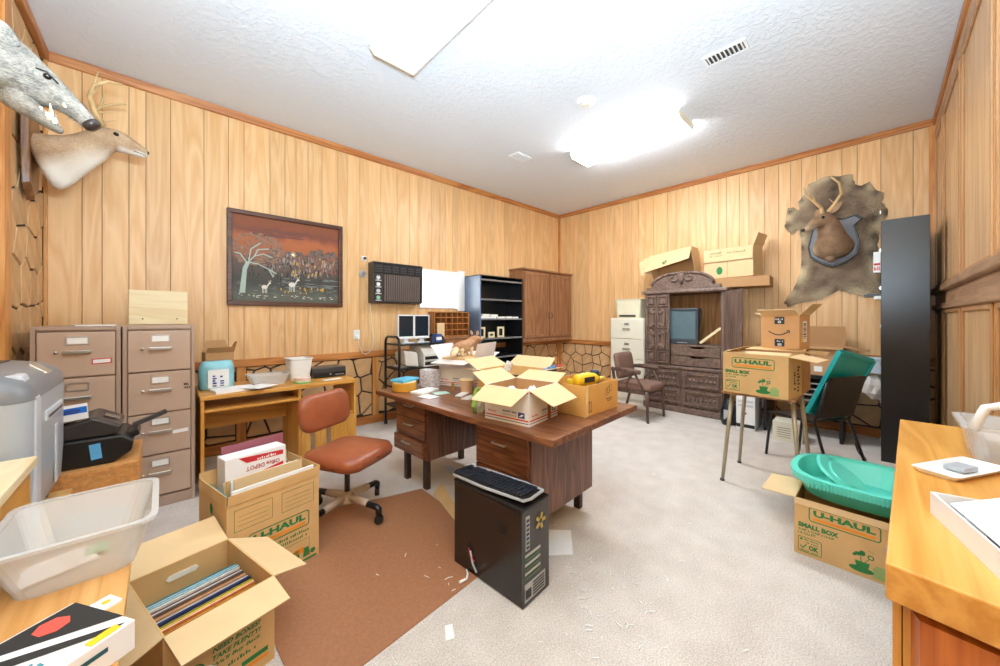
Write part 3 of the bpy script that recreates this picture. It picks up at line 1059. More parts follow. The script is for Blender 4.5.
Mx = Matrix.Rotation(R(90), 4, 'X')
MB().lathe([(0.045, 0), (0.045, 0.012), (0.034, 0.02)], seg=24, M=Mx).build('ring', GREY, T)
MB().lathe([(0.03, 0.018), (0.026, 0.028), (0.006, 0.03)], seg=20, M=Mx).build('dial', CHROME, T)

# ---- window air conditioner
T = thing('air_conditioner', 'black window air conditioner with vertical grille beside the window', 'air conditioner', (2.275, YA, 1.815))
w, h, dp = 0.352, 0.26, 0.16
CORD.v = [(p[0] - 2.275, p[1] - YA, p[2] - 1.815) for p in CORD.v]
CORD.build('power_cord', OFFW, T, smooth=True)
MB().box(-w, w, -dp + 0.02, 0, -h, h).build('case', plain('dark_brown_plastic', S(58, 46, 42), 0.4), T, 0.006)
fr = MB()
fr.box(-w, w, -dp, -dp + 0.02, h - 0.025, h).box(-w, w, -dp, -dp + 0.02, -h, -h + 0.02).box(-w, -w + 0.02, -dp, -dp + 0.02, -h + 0.02, h - 0.025).box(w - 0.02, w, -dp, -dp + 0.02, -h + 0.02, h - 0.025)
fr.build('front_frame', BLACK, T, 0.003)
GR = plain('grille_bars', S(112, 96, 88), 0.45)
for i in range(17):
    x = -w + 0.15 + i * (2 * w - 0.18) / 17
    bx(x, x + 0.018, -dp + 0.004, -dp + 0.02, -h + 0.025, h - 0.155).build('grille_bar', GR, T, 0.002)
for i in range(6):
    x = -w + 0.03 + i * 0.111
    MB().box(x, x + 0.1, -dp + 0.004, -dp + 0.018, h - 0.14, h - 0.03).build('air_vane', BLACK, T, 0.004)
    for j in range(3):
        bx(x + 0.01, x + 0.09, -dp - 0.002, -dp + 0.004, h - 0.125 + j * 0.032, h - 0.115 + j * 0.032).build('louvre', DGREY, T)
for j, c in enumerate((LGREY, WHITE, LGREY, plain('green_tint', S(150, 200, 170), 0.5))):
    z = h - 0.2 - j * 0.085
    k = MB().lathe([(0.026, 0), (0.024, 0.014), (0.008, 0.016)], seg=16, M=Matrix.Translation((-w + 0.07, -dp + 0.02, z)) @ Mx).build('control_knob', c, T)
    bx(-w + 0.035, -w + 0.11, -dp + 0.012, -dp + 0.019, z - 0.038, z - 0.03).build('control_mark', WHITE, T)

# ---- the painting
T = thing('framed_painting', 'framed painting of a pale tree and deer by water under an orange sky', 'painting', (1.03, YA, 1.98))
w, h = 0.563, 0.49
FR = wood('dark_frame_wood', S(96, 58, 40), S(70, 40, 28), 'x', 1.5, 0.35, 0.02)
MB().box(-w, w, -0.045, 0, h - 0.045, h).build('frame_rail', FR, T, 0.006)
MB().box(-w, w, -0.045, 0, -h, -h + 0.045).build('frame_rail', FR, T, 0.006)
MB().box(-w, -w + 0.045, -0.045, 0, -h + 0.045, h - 0.045).build('frame_stile', FR, T, 0.006)
MB().box(w - 0.045, w, -0.045, 0, -h + 0.045, h - 0.045).build('frame_stile', FR, T, 0.006)


def canvas_mat():
    m, nt, b = newmat('painted_canvas')
    N, L = nt.nodes, nt.links
    tc = N.new('ShaderNodeTexCoord')
    sp = N.new('ShaderNodeSeparateXYZ')
    L.new(tc.outputs['Object'], sp.inputs[0])
    nz = N.new('ShaderNodeTexNoise')
    nz.inputs['Scale'].default_value = 9
    nz.inputs['Detail'].default_value = 6
    mp = N.new('ShaderNodeMapping')
    mp.inputs['Scale'].default_value = (1, 1, 0.7)
    L.new(tc.outputs['Object'], mp.inputs[0])
    L.new(mp.outputs[0], nz.inputs['Vector'])
    mr = N.new('ShaderNodeMapRange')
    mr.inputs['From Min'].default_value = -0.49
    mr.inputs['From Max'].default_value = 0.49
    L.new(sp.outputs['Z'], mr.inputs['Value'])
    ma = N.new('ShaderNodeMath')
    ma.operation = 'MULTIPLY_ADD'
    ma.inputs[1].default_value = 0.22
    L.new(nz.outputs['Fac'], ma.inputs[0])
    L.new(mr.outputs['Result'], ma.inputs[2])
    rp = N.new('ShaderNodeValToRGB')
    e = rp.color_ramp.elements
    e[0].position = 0.08
    e[0].color = S(88, 74, 58)
    e[1].position = 1.06
    e[1].color = S(132, 70, 36)
    for p, c in ((0.2, S(92, 96, 84)), (0.31, S(70, 72, 66)), (0.36, S(60, 60, 50)), (0.52, S(84, 72, 62)), (0.62, S(110, 80, 66)), (0.68, S(166, 90, 48)), (0.82, S(172, 96, 50)), (0.93, S(120, 62, 44))):
        q = e.new(p)
        q.color = c
    L.new(ma.outputs[0], rp.inputs['Fac'])
    L.new(rp.outputs['Color'], b.inputs['Base Color'])
    b.inputs['Roughness'].default_value = 0.6
    return m


bx(-w + 0.045, w - 0.045, -0.02, 0, -h + 0.045, h - 0.045).build('canvas', canvas_mat(), T)
PM = plane_m((0, -0.0208, 0), (1, 0, 0), (0, 0, 1))
PM2 = plane_m((0, -0.0214, 0), (1, 0, 0), (0, 0, 1))
PM3 = plane_m((0, -0.0220, 0), (1, 0, 0), (0, 0, 1))
rnd = random.Random(5)


def blob(D, x, y, rx, ry, n=9):
    D.poly([(x + rx * math.cos(2 * math.pi * i / n) * rnd.uniform(.7, 1.2), y + ry * math.sin(2 * math.pi * i / n) * rnd.uniform(.7, 1.2)) for i in range(n)])


cl = D2()
for i in range(9):
    blob(cl, rnd.uniform(-.3, .15), rnd.uniform(.26, .33), rnd.uniform(.07, .15), rnd.uniform(.008, .02))
cl.put('painted_clouds', plain('paint_cloud', S(110, 62, 50), 0.6), T, PM, 1e-5)
tr = D2()
for i in range(110):
    x = rnd.uniform(-0.2, 0.5)
    blob(tr, x, 0.0 + rnd.uniform(-.09, .1) + (0.04 if x > .2 else 0), rnd.uniform(.02, .045), rnd.uniform(.03, .06))
tr.put('painted_woods', plain('paint_woods', S(104, 84, 74), 0.6, var=0.4, scale=30), T, PM, 6e-6)
fo = D2()
for i in range(230):
    a = rnd.uniform(0, 6.28)
    q = math.sqrt(rnd.random())
    blob(fo, -0.30 + 0.24 * q * math.cos(a), 0.10 + 0.17 * q * math.sin(a), rnd.uniform(.012, .03), rnd.uniform(.006, .014), 6)
fo.put('painted_foliage', plain('paint_foliage', S(138, 104, 82), 0.6, var=0.35, scale=40), T, PM2, 3e-6)
tk = D2()
tk.poly([(-.46, -.36), (-.41, -.36), (-.395, -.12), (-.37, -.04), (-.40, -.03), (-.43, -.1)])
for q in ([(-.40, -.06), (-.33, .03), (-.25, .06), (-.17, .03)], [(-.38, -.04), (-.3, -.05), (-.2, -.1), (-.13, -.14)], [(-.40, -.04), (-.45, .04), (-.5, .05)], [(-.38, -.02), (-.36, .1), (-.28, .17)],
          [(-.33, .03), (-.3, .1), (-.2, .12)], [(-.2, -.1), (-.16, -.18)]):
    tk.line(q, 0.011)
tk.put('painted_tree', plain('paint_pale_bark', S(168, 184, 172), 0.6), T, PM3, 1e-5)
au = D2()
for i in range(22):
    blob(au, rnd.uniform(.02, .5), rnd.uniform(-.14, .08), .008, rnd.uniform(.012, .035), 6)
for i in range(14):
    blob(au, rnd.uniform(-.1, .35), rnd.uniform(-.34, -.27), .008, .016, 6)
au.put('painted_autumn_leaves', plain('paint_yellow', S(206, 158, 50), 0.6), T, PM2, 5e-6)
wt = D2()
for i in range(26):
    blob(wt, rnd.uniform(-.1, .5), rnd.uniform(-.3, -.17), rnd.uniform(.03, .07), .006, 6)
wt.put('painted_water', plain('paint_water', S(112, 122, 120), 0.5), T, PM2, 5e-6)
dr = D2()
for x, y, k in ((0.02, -.25, 1.0), (-.24, -.29, .8)):
    dr = D2()
    dr.circle(x, y, .035 * k, 10, .026 * k)
    for lx in (-.022, -.008, .012, .024):
        dr.line([(x + lx * k, y), (x + lx * k, y - .08 * k)], .005)
    dr.line([(x + .03 * k, y + .01), (x + .052 * k, y + .05 * k)], .013)
    dr.circle(x + .06 * k, y + .055 * k, .016 * k, 8, .009 * k)
    dr.line([(x + .055 * k, y + .06 * k), (x + .05 * k, y + .09 * k)], .004)
    dr.line([(x + .062 * k, y + .06 * k), (x + .075 * k, y + .095 * k)], .004)
    dr.put('painted_deer', plain('paint_pale', S(220, 214, 200), 0.6), T, PM3, 1e-5)
dr = D2()
for i in range(34):
    blob(dr, rnd.uniform(-.5, .5), rnd.uniform(-.41, -.37), rnd.uniform(.006, .02), .004, 5)
dr.put('painted_flowers', plain('paint_pale', S(220, 214, 200), 0.6), T, PM3)['kind'] = 'stuff'
for nm, c, n_, x0_, y0_, y1_ in (('painted_grey_strokes', (150, 142, 136), 90, -.18, -.16, .08), ('painted_rust_strokes', (150, 84, 52), 60, .1, -.12, .1), ('painted_dark_strokes', (44, 42, 36), 80, -.45, -.2, .02), ('painted_ground_strokes', (132, 124, 100), 90, -.5, -.42, -.24)):
    q = D2()
    for i in range(n_):
        if 'ground' in nm:
            blob(q, rnd.uniform(-.5, .5), rnd.uniform(y0_, y1_), rnd.uniform(.012, .03), .003, 5)
        else:
            blob(q, rnd.uniform(x0_, .5), rnd.uniform(y0_, y1_), rnd.uniform(.003, .009), rnd.uniform(.012, .035), 6)
    q.put(nm, plain('paint_' + nm, S(*c), 0.6, var=0.3, scale=30), T, PM2, 4e-6)['kind'] = 'stuff'
sn = D2()
sn.circle(0.03, 0.085, 0.014)
for i in range(8):
    a = i * math.pi / 4
    sn.line([(0.03, 0.085), (0.03 + .035 * math.cos(a), 0.085 + .035 * math.sin(a))], 0.003)
sn.put('painted_sun', plain('paint_sun', S(252, 236, 200), 0.6), T, PM3, 1e-5)

# ---- computer cart with screens and a printer
T = thing('computer_cart', 'black tubular computer cart against the back wall under the window', 'cart', (2.35, 4.18, 0))
for sx in (-0.27, 0.37):
    MB().tube([(sx, -0.2, 0.05), (sx, -0.2, 1.05), (sx, -0.185, 1.10), (sx, -0.14, 1.125), (sx, 0.1, 1.125), (sx, 0.15, 1.10), (sx, 0.165, 1.05), (sx, 0.165, 0.05)], 0.016, 8).build('side_frame', BLACKM, T, smooth=True)
    for y in (-0.2, 0.165):
        MB().lathe([(0.03, -0.012), (0.03, 0.012), (0.01, 0.013)], seg=12, M=Matrix.Translation((sx, y, 0.03)) @ Matrix.Rotation(R(90), 4, 'Y')).build('caster', BLACK, T)
for z in (0.25, 0.72, 1.02):
    bx(-0.27, 0.37, -0.2, 0.17, z, z + 0.02).build('shelf', BLACKM, T, 0.003)
for x, lab in ((-0.11, 'left one of the two flat screens joined on the black cart'), (0.115, 'right one of the two flat screens joined on the black cart')):
    Q = thing('flat_screen', lab, 'monitor', (2.35 + x, 4.12, 1.0405), 0, 'paired screens on the cart')
    fr = MB()
    fr.box(-0.111, 0.111, -0.02, 0.02, 0.055, 0.085).box(-0.111, 0.111, -0.02, 0.02, 0.345, 0.36).box(-0.111, -0.10, -0.02, 0.02, 0.085, 0.345).box(0.10, 0.111, -0.02, 0.02, 0.085, 0.345)
    fr.build('bezel', WHITE, Q, 0.003)
    bx(-0.10, 0.10, -0.01, 0.018, 0.085, 0.345).build('screen', GLASS, Q)
    MB().box(-0.03, 0.03, -0.01, 0.015, 0.01, 0.06).build('neck', LGREY, Q)
    bx(-0.09, 0.09, -0.07, 0.08, 0, 0.012).build('stand', LGREY, Q, 0.004)
D = thing('beige_monitor', 'beige bulky monitor seen from the side on the cart shelf', 'monitor', (2.24, 4.16, 0.7405), 0)
MB().body([((0, -0.19, 0.11), 0.15, 0.105), ((0, -0.12, 0.115), 0.15, 0.11), ((0, 0.05, 0.12), 0.11, 0.08), ((0, 0.15, 0.12), 0.08, 0.06)], 4, (0.7, 0, 0.7)).build('shell', plain('beige_plastic', S(212, 206, 196), 0.45), D, 0.01)
bx(-0.1, 0.1, -0.1, 0.1, 0, 0.022).build('foot', plain('beige_plastic', S(212, 206, 196), 0.45), D, 0.006)
D = thing('laser_printer', 'white laser printer with dark paper slots on the cart', 'printer', (2.54, 4.14, 0.7405), 0)
MB().prism([(-0.19, 0), (0.17, 0), (0.17, 0.27), (-0.06, 0.27), (-0.19, 0.16)], -0.14, 0.14, Matrix(((0, 0, 1, 0), (1, 0, 0, 0), (0, 1, 0, 0), (0, 0, 0, 1)))).build('case', plain('beige_plastic', S(212, 206, 196), 0.45), D, 0.006)
bx(-0.12, 0.12, -0.194, -0.189, 0.09, 0.13).build('paper_slot', BLACK, D)
bx(-0.12, 0.12, -0.194, -0.189, 0.02, 0.06).build('paper_slot', BLACK, D)
bx(-0.1, 0.1, -0.23, -0.19, 0.075, 0.083).build('paper_tray', LGREY, D)
for i, (x, y, w_, d_, h_, m_, lab) in enumerate([(2.62, 4.0, 0.10, 0.08, 0.11, plain('blue_carton', S(60, 84, 140), 0.5, var=0.5, scale=60), 'small blue patterned carton on the cart beside the screens')]):
    o = thing('small_carton', lab, 'box', (x + 0.02, y + .02, 1.0405), 12)
    bx(-w_ / 2, w_ / 2, -d_ / 2, d_ / 2, 0, h_).build('carton', m_, o, 0.003)
    D2().rect(-0.05, 0.03, 0.1, 0.04).put('printed_band', WHITE, o, plane_m((0, -d_ / 2 - 0.001, 0), (1, 0, 0), (0, 0, 1)))

# ---- low chest behind the desk carrying a pigeonhole sorter
T = thing('low_chest', 'low wooden chest under the window behind the mailing carton', 'chest', (3.08, 4.26, 0))
bx(-0.31, 0.31, -0.22, 0.23, 0.05, 1.07).build('carcass', CABW, T, 0.005)
bx(-0.32, 0.32, -0.235, 0.235, 1.07, 1.09).build('top', CABW, T, 0.004)
for i in range(3):
    D = bx(-0.29, 0.29, -0.235, -0.22, 0.09 + i * 0.33, 0.39 + i * 0.33).build('drawer', CABW, T, 0.004)
    bx(-0.05, 0.05, -0.25, -0.235, 0.23 + i * 0.33, 0.25 + i * 0.33).build('handle', CHROME, D, 0.003)
T = thing('pigeonhole_sorter', 'wooden pigeonhole sorter with a grid of slots below the window', 'organizer', (3.08, 4.36, 1.0905))
SW = wood('sorter_wood', S(196, 130, 72), S(160, 98, 50), 'z', 1.5, 0.45, 0.04)
for mb in (bx(-0.31, 0.31, 0.08, 0.09, 0, 0.36),):
    mb.build('back_panel', CABW, T)
for x in (-0.31, 0.295):
    bx(x, x + 0.015, -0.08, 0.08, 0, 0.36).build('side', SW, T)
for z in (0, 0.09, 0.18, 0.27, 0.347):
    bx(-0.295, 0.295, -0.075, 0.08, z, z + 0.012).build('shelf', SW, T)
for i in range(1, 6):
    bx(-0.295 + i * 0.0983, -0.287 + i * 0.0983, -0.07, 0.08, 0.012, 0.347).build('divider', SW, T)
o = bx(-0.06, 0.06, -0.01, 0.01, 0, 0.2).build('paper_note', CARDL, None)
o.location = (2.86, 4.26, 1.0905)
tag(o, 'blank tan card leaning in front of the pigeonhole sorter', 'card')

# ---- black steel bookcase
T = thing('black_bookcase', 'black steel bookcase with five shelves beside the window', 'bookcase', (3.92, 4.30, 0))
w, d0, H = 0.47, 0.20, 2.0
bx(-w, -w + 0.025, -d0, d0, 0, H).build('side_panel', plain('window_sheen_steel', S(104, 120, 142), 0.25, var=0.05), T, 0.002)  # black steel side, the window's pale reflection painted into its base colour
bx(w - 0.025, w, -d0, d0, 0, H).build('side_panel', BLACKM, T, 0.002)
bx(-w + 0.025, w - 0.025, d0 - 0.008, d0, 0, H).build('back_panel', BLACKM, T)
for z in (0.06, 0.40, 0.735, 1.03, 1.33, 1.63, 1.93):
    bx(-w + 0.025, w - 0.025, -d0 + 0.012, d0 - 0.008, z, z + 0.02).build('shelf', BLACKM, T)
    if z > 0.5:
        bx(-w + 0.025, w - 0.025, -d0, -d0 + 0.01, z, z + 0.024).build('shelf_lip', plain('steel_lip', S(150, 152, 156), 0.3, 0.6), T)
bx(-w, w, -d0, d0, H, H + 0.012).build('top_panel', BLACKM, T)
# books and small frames on its shelves
CR = plain('cream_cover', S(236, 218, 176), 0.6)
Z3 = 1.3505
for i, (x, wd, hh, ww) in enumerate([(3.58, 0.13, 0.035, 0.19), (3.75, 0.12, 0.03, 0.16), (3.93, 0.15, 0.03, 0.17), (4.13, 0.1, 0.035, 0.14), (4.28, 0.1, 0.03, 0.13)]):
    o = thing('paperback_book', ['cream paperback at the left end of the middle shelf', 'thin cream paperback second on the middle shelf', 'wide cream paperback in the center of the middle shelf', 'small grey-green paperback right of center on the middle shelf', 'small cream paperback at the right end of the middle shelf'][i], 'book', (x, 4.21, Z3), 0, 'books on the black bookcase')
    bx(-ww / 2, ww / 2, -wd / 2, wd / 2, 0, 0.003).build('cover', CR, o)
    bx(-ww / 2 + 0.002, ww / 2, -wd / 2 + 0.003, wd / 2 - 0.003, 0.003, hh).build('pages', PAPER, o)
    bx(-ww / 2, ww / 2, -wd / 2, wd / 2, hh, hh + 0.003).build('cover', plain('greenish_cover', S(150, 160, 140), 0.6) if i == 3 else CR, o)
for i, (x, ww, hh) in enumerate([(3.56, 0.16, 0.005), (3.76, 0.17, 0.04)]):
    o = thing('paperback_book', ['flat cream book lying on top of the left paperback', 'cream book stacked second from left, on top'][i], 'book', (x + (0.03 if i else 0.06), 4.21, Z3 + (0.0385 if i == 0 else 0.0335)), 4, 'books on the black bookcase')
    bx(-ww / 2, ww / 2, -0.055, 0.055, 0, 0.003).build('cover', CR, o)
    bx(-ww / 2 + 0.002, ww / 2, -0.05, 0.05, 0.003, 0.03).build('pages', PAPER, o)
    bx(-ww / 2, ww / 2, -0.055, 0.055, 0.03, 0.033).build('cover', CR, o)
for i, (x, ww, hh, lab) in enumerate([(3.56, 0.15, 0.17, 'cream picture frame at the left of the bookcase shelf'), (3.77, 0.13, 0.09, 'low cream frame between two upright frames on the bookcase'), (3.97, 0.14, 0.17, 'cream picture frame right of the low one on the bookcase')]):
    o = thing('picture_frame', lab, 'picture frame', (x, 4.2, 1.0505), 0, 'frames on the black bookcase')
    f = MB()
    f.box(-ww / 2, ww / 2, -0.012, 0.012, 0, 0.03).box(-ww / 2, ww / 2, -0.012, 0.012, hh - 0.03, hh).box(-ww / 2, -ww / 2 + 0.03, -0.012, 0.012, 0.03, hh - 0.03).box(ww / 2 - 0.03, ww / 2, -0.012, 0.012, 0.03, hh - 0.03)
    f.build('frame', CR, o, 0.003)
    bx(-ww / 2 + 0.03, ww / 2 - 0.03, 0.0, 0.01, 0.03, hh - 0.03).build('picture', BLACK, o)
o = bx(-0.16, 0.16, -0.08, 0.08, 0, 0.012).build('binder', DGREY, None, 0.003)
o.location = (3.66, 4.22, 1.6505)
tag(o, 'thin dark binder lying on the second shelf of the bookcase', 'binder')

# ---- wall cabinet in the far corner
T = thing('wall_cabinet', 'brown wooden two-door wall cabinet in the far corner', 'cabinet', (5.18, 4.345, 0.97))
w, d0, H = 0.70, 0.165, 1.22
bx(-w, w, -d0 + 0.012, d0, 0, H).build('carcass', CABW, T, 0.003)
MB().box(-w - 0.02, w, -d0 - 0.03, d0, H, H + 0.035).build('cornice', CABW, T, 0.01)
bx(-w, w, -d0 - 0.015, -d0 + 0.012, -0.03, 0.03).build('bottom_rail', CABW, T, 0.006)
for s, x0, x1 in ((1, -w + 0.02, -0.01), (-1, 0.01, w - 0.03)):
    D = bx(x0, x1, -d0 - 0.008, -d0 + 0.012, 0.045, H - 0.02).build('door', CABW, T, 0.004)
    f = MB()
    f.box(x0, x1, -d0 - 0.016, -d0 - 0.008, 0.045, 0.10).box(x0, x1, -d0 - 0.016, -d0 - 0.008, H - 0.08, H - 0.02).box(x0, x0 + 0.06, -d0 - 0.016, -d0 - 0.008, 0.1, H - 0.08).box(x1 - 0.06, x1, -d0 - 0.016, -d0 - 0.008, 0.1, H - 0.08)
    f.build('door_frame', CABW, D, 0.004)
    hx = x1 - 0.035 if s == 1 else x0 + 0.035
    MB().tube([(hx, -d0 - 0.016, 0.38), (hx, -d0 - 0.04, 0.40), (hx, -d0 - 0.04, 0.47), (hx, -d0 - 0.016, 0.49)], 0.006, 6).build('handle', BLACKM, D, smooth=True)


# ================================================================ MOUNTED ANIMALS
def fur_mat(name, c1, c2, scale=14, belly=None, bdir=(0, 0, 1), b0=0.0, b1=1.0):
    m, nt, b = newmat(name)
    N, L = nt.nodes, nt.links
    tc = N.new('ShaderNodeTexCoord')
    n1 = N.new('ShaderNodeTexNoise')
    n1.inputs['Scale'].default_value = scale
    n1.inputs['Detail'].default_value = 6
    n2 = N.new('ShaderNodeTexNoise')
    n2.inputs['Scale'].default_value = 220
    n2.inputs['Detail'].default_value = 3
    mp = N.new('ShaderNodeMapping')
    mp.inputs['Scale'].default_value = (0.35, 1, 1)
    L.new(tc.outputs['Object'], mp.inputs[0])
    L.new(tc.outputs['Object'], n1.inputs['Vector'])
    L.new(mp.outputs[0], n2.inputs['Vector'])
    mx = N.new('ShaderNodeMix')
    mx.inputs['Factor'].default_value = 0.5
    L.new(n1.outputs['Fac'], mx.inputs['A'])
    L.new(n2.outputs['Fac'], mx.inputs['B'])
    rp = N.new('ShaderNodeValToRGB')
    rp.color_ramp.elements[0].position = 0.36
    rp.color_ramp.elements[1].position = 0.64
    rp.color_ramp.elements[0].color = c2
    rp.color_ramp.elements[1].color = c1
    L.new(mx.outputs['Result'], rp.inputs['Fac'])
    out = rp.outputs['Color']
    if belly:
        at = N.new('ShaderNodeAttribute')
        at.attribute_name = 'pale'
        m2 = N.new('ShaderNodeMix')
        m2.data_type = 'RGBA'
        L.new(at.outputs['Fac'], m2.inputs['Factor'])
        L.new(out, m2.inputs[6])
        m2.inputs[7].default_value = belly
        out = m2.outputs[2]
    a2 = N.new('ShaderNodeAttribute')
    a2.attribute_name = 'deep'
    m3 = N.new('ShaderNodeMix')
    m3.data_type = 'RGBA'
    L.new(a2.outputs['Fac'], m3.inputs['Factor'])
    L.new(out, m3.inputs[6])
    m3.inputs[7].default_value = mul(c2, 0.45)
    out = m3.outputs[2]
    L.new(out, b.inputs['Base Color'])
    b.inputs['Roughness'].default_value = 0.85
    bp = N.new('ShaderNodeBump')
    bp.inputs['Strength'].default_value = 0.7
    bp.inputs['Distance'].default_value = 0.006
    L.new(n2.outputs['Fac'], bp.inputs['Height'])
    L.new(bp.outputs['Normal'], b.inputs['Normal'])
    return m


def paint_attr(o, fn, name='pale'):
    at = o.data.attributes.new(name, 'FLOAT', 'POINT')
    for i, v in enumerate(o.data.vertices):
        at.data[i].value = max(0.0, min(1.0, fn(v.co)))


def fur_blades(o, n, l0, l1, wd, flow, seed, name='fur', front=None):
    """short hairs standing on a skin, each a thin triangle laid along the coat"""
    rnd = random.Random(seed)
    me = o.data
    me.calc_loop_triangles()
    tris = [(t.area, t.vertices[:], t.normal.copy()) for t in me.loop_triangles if front is None or t.normal.dot(Vector(front)) > 0.3]
    cum, tot = [], 0.0
    for a, _, _ in tris:
        tot += a
        cum.append(tot)
    import bisect
    src = me.attributes.get('pale')
    src2 = me.attributes.get('deep')
    V, F, P, Q = [], [], [], []
    fl = Vector(flow)
    for _ in range(n):
        a, vs, nr = tris[min(len(tris) - 1, bisect.bisect(cum, rnd.random() * tot))]
        u, v = rnd.random(), rnd.random()
        if u + v > 1:
            u, v = 1 - u, 1 - v
        c = [me.vertices[i].co for i in vs]
        p = c[0] + (c[1] - c[0]) * u + (c[2] - c[0]) * v
        d = (nr * 0.45 + fl + Vector((rnd.gauss(0, .25), rnd.gauss(0, .25), rnd.gauss(0, .25)))).normalized()
        l = rnd.uniform(l0, l1)
        s = d.cross(nr)
        s = s.normalized() if s.length > 1e-4 else Vector((0, 1, 0))
        b = len(V)
        q = p - nr * 0.002
        V += [q + s * wd, q - s * wd, q + d * l]
        F.append((b, b + 1, b + 2))
        P += [src.data[vs[0]].value if src else 0.0] * 3
        Q += [src2.data[vs[0]].value if src2 else 0.0] * 3
    m2 = bpy.data.meshes.new(name)
    m2.from_pydata([tuple(q) for q in V], [], F)
    at = m2.attributes.new('pale', 'FLOAT', 'POINT')
    at.data.foreach_set('value', P)
    m2.attributes.new('deep', 'FLOAT', 'POINT').data.foreach_set('value', Q)
    m2.materials.append(me.materials[0])
    f = bpy.data.objects.new(name, m2)
    COL.objects.link(f)
    f.parent = o if o.parent is None else o.parent
    f['kind'] = 'stuff'
    if o.parent is None:
        pass
    return f


DEER = fur_mat('deer_fur', S(206, 176, 142), S(164, 130, 98), 10, S(240, 232, 218))
DEERG = fur_mat('deer_fur_dark', S(178, 144, 110), S(128, 98, 74), 14, S(224, 206, 176))
BOARF = fur_mat('boar_fur', S(176, 168, 154), S(104, 98, 92), 22, S(112, 96, 70))
ANTLER = plain('antler', S(206, 172, 120), 0.5, var=0.15, scale=20)
EYE = plain('glass_eye', S(26, 18, 14), 0.06)
NOSE = plain('dark_nose', S(52, 42, 38), 0.35)
PLAQ = wood('plaque_wood', S(150, 104, 62), S(112, 72, 40), 'z', 1.2, 0.35, 0.02)


def ear(T, base, tip, width, nrm, mat, name='ear'):
    b, t, n = Vector(base), Vector(tip), Vector(nrm).normalized()
    ax = t - b
    s = ax.cross(n).normalized()
    rings = []
    for k, (u, ww, dp) in enumerate([(0, 0.45, 0.3), (0.25, 0.85, 0.3), (0.55, 1.0, 0.24), (0.82, 0.6, 0.14), (1.0, 0.08, 0.03)]):
        c = b + ax * u
        rings.append([c + s * (width * ww * math.cos(2 * math.pi * i / 10)) + n * (width * dp * math.sin(2 * math.pi * i / 10) - (width * 0.35 * (1 - abs(math.cos(2 * math.pi * i / 10))) if math.sin(2 * math.pi * i / 10) > 0 else 0)) for i in range(10)])
    return MB().loft(rings).build(name, mat, T, smooth=True)


def eyeball(T, c, r, name='eye'):
    return MB().lathe([(r * math.sin(a), -r * math.cos(a)) for a in [0.15 + 2.84 * i / 8 for i in range(9)]], c, 12).build(name, EYE, T, smooth=True)


# ---- whitetail shoulder mount on the left wall, seen in profile; head looks along the back wall
T = thing('deer_head_mount', 'whitetail deer shoulder mount with antlers on the left wall near the corner', 'deer mount', (XD + 0.0, 3.9, 2.5))
prof = [(0, -0.36), (0.11, -0.27), (0.15, -0.05), (0.15, 0.16), (0.10, 0.28), (0, 0.31), (-0.10, 0.28), (-0.15, 0.16), (-0.15, -0.05), (-0.11, -0.27)]
MB().prism(prof, 0.018, 0.055, plane_m((0, 0, 0), (0, 1, 0), (0, 0, 1)), 0.05).build('plaque', PLAQ, T, 0.006)
sk = MB().body([((0.055, 0, -0.085), 0.125, 0.215), ((0.10, 0, -0.07), 0.128, 0.20), ((0.17, 0, -0.02), 0.112, 0.155), ((0.24, 0, 0.03), 0.095, 0.122), ((0.30, 0, 0.085), 0.08, 0.105),
                ((0.345, 0, 0.14), 0.075, 0.095), ((0.385, -0.0, 0.175), 0.075, 0.09), ((0.43, -0.0, 0.182), 0.076, 0.088), ((0.475, 0, 0.17), 0.06, 0.072), ((0.52, 0, 0.152), 0.046, 0.056),
                ((0.56, 0, 0.135), 0.039, 0.046), ((0.585, 0, 0.127), 0.034, 0.036), ((0.596, 0, 0.124), 0.018, 0.018)], 14)
body = sk.build('head_and_neck', DEER, T, smooth=True, sub=1)
paint_attr(body, lambda c: max(0, min(1, (0.02 + 0.55 * (c.x - 0.06) - c.z - 0.10) * 9)) * (1 if c.x < 0.4 else 0) + (0.8 if c.x > 0.44 and c.z < 0.125 else 0))
for s in (-1, 1):
    ear(T, (0.345, s * 0.06, 0.225), (0.285, s * 0.17, 0.325), 0.042, (0.7, -s * 0.5, 0.3), DEER)
    eyeball(T, (0.432, s * 0.062, 0.205), 0.016)
    A = [(0.365, s * 0.035, 0.25), (0.33, s * 0.07, 0.32), (0.31, s * 0.13, 0.40), (0.335, s * 0.175, 0.47), (0.40, s * 0.185, 0.52), (0.47, s * 0.16, 0.54)]
    B = MB().tube(A, 0.019, 8, 0.008)
    B.tube([A[2], (0.335, s * 0.13, 0.45), (0.36, s * 0.125, 0.50)], 0.009, 7, 0.003)
    B.tube([A[3], (0.345, s * 0.17, 0.53), (0.355, s * 0.165, 0.58)], 0.009, 7, 0.003)
    B.tube([A[1], (0.37, s * 0.08, 0.335), (0.42, s * 0.085, 0.36)], 0.008, 7, 0.003)
    B.build('antler', ANTLER, T, smooth=True)
    # mouth line
MB().body([((0.578, 0, 0.142), 0.02, 0.018), ((0.592, 0, 0.138), 0.023, 0.021), ((0.602, 0, 0.132), 0.012, 0.014)], 10).build('nose', NOSE, T, smooth=True, sub=1)
for s in (-1, 1):
    MB().tube([(0.585, s * 0.024, 0.112), (0.55, s * 0.032, 0.117), (0.52, s * 0.037, 0.122)], 0.0035, 5).build('mouth_line', NOSE, T)

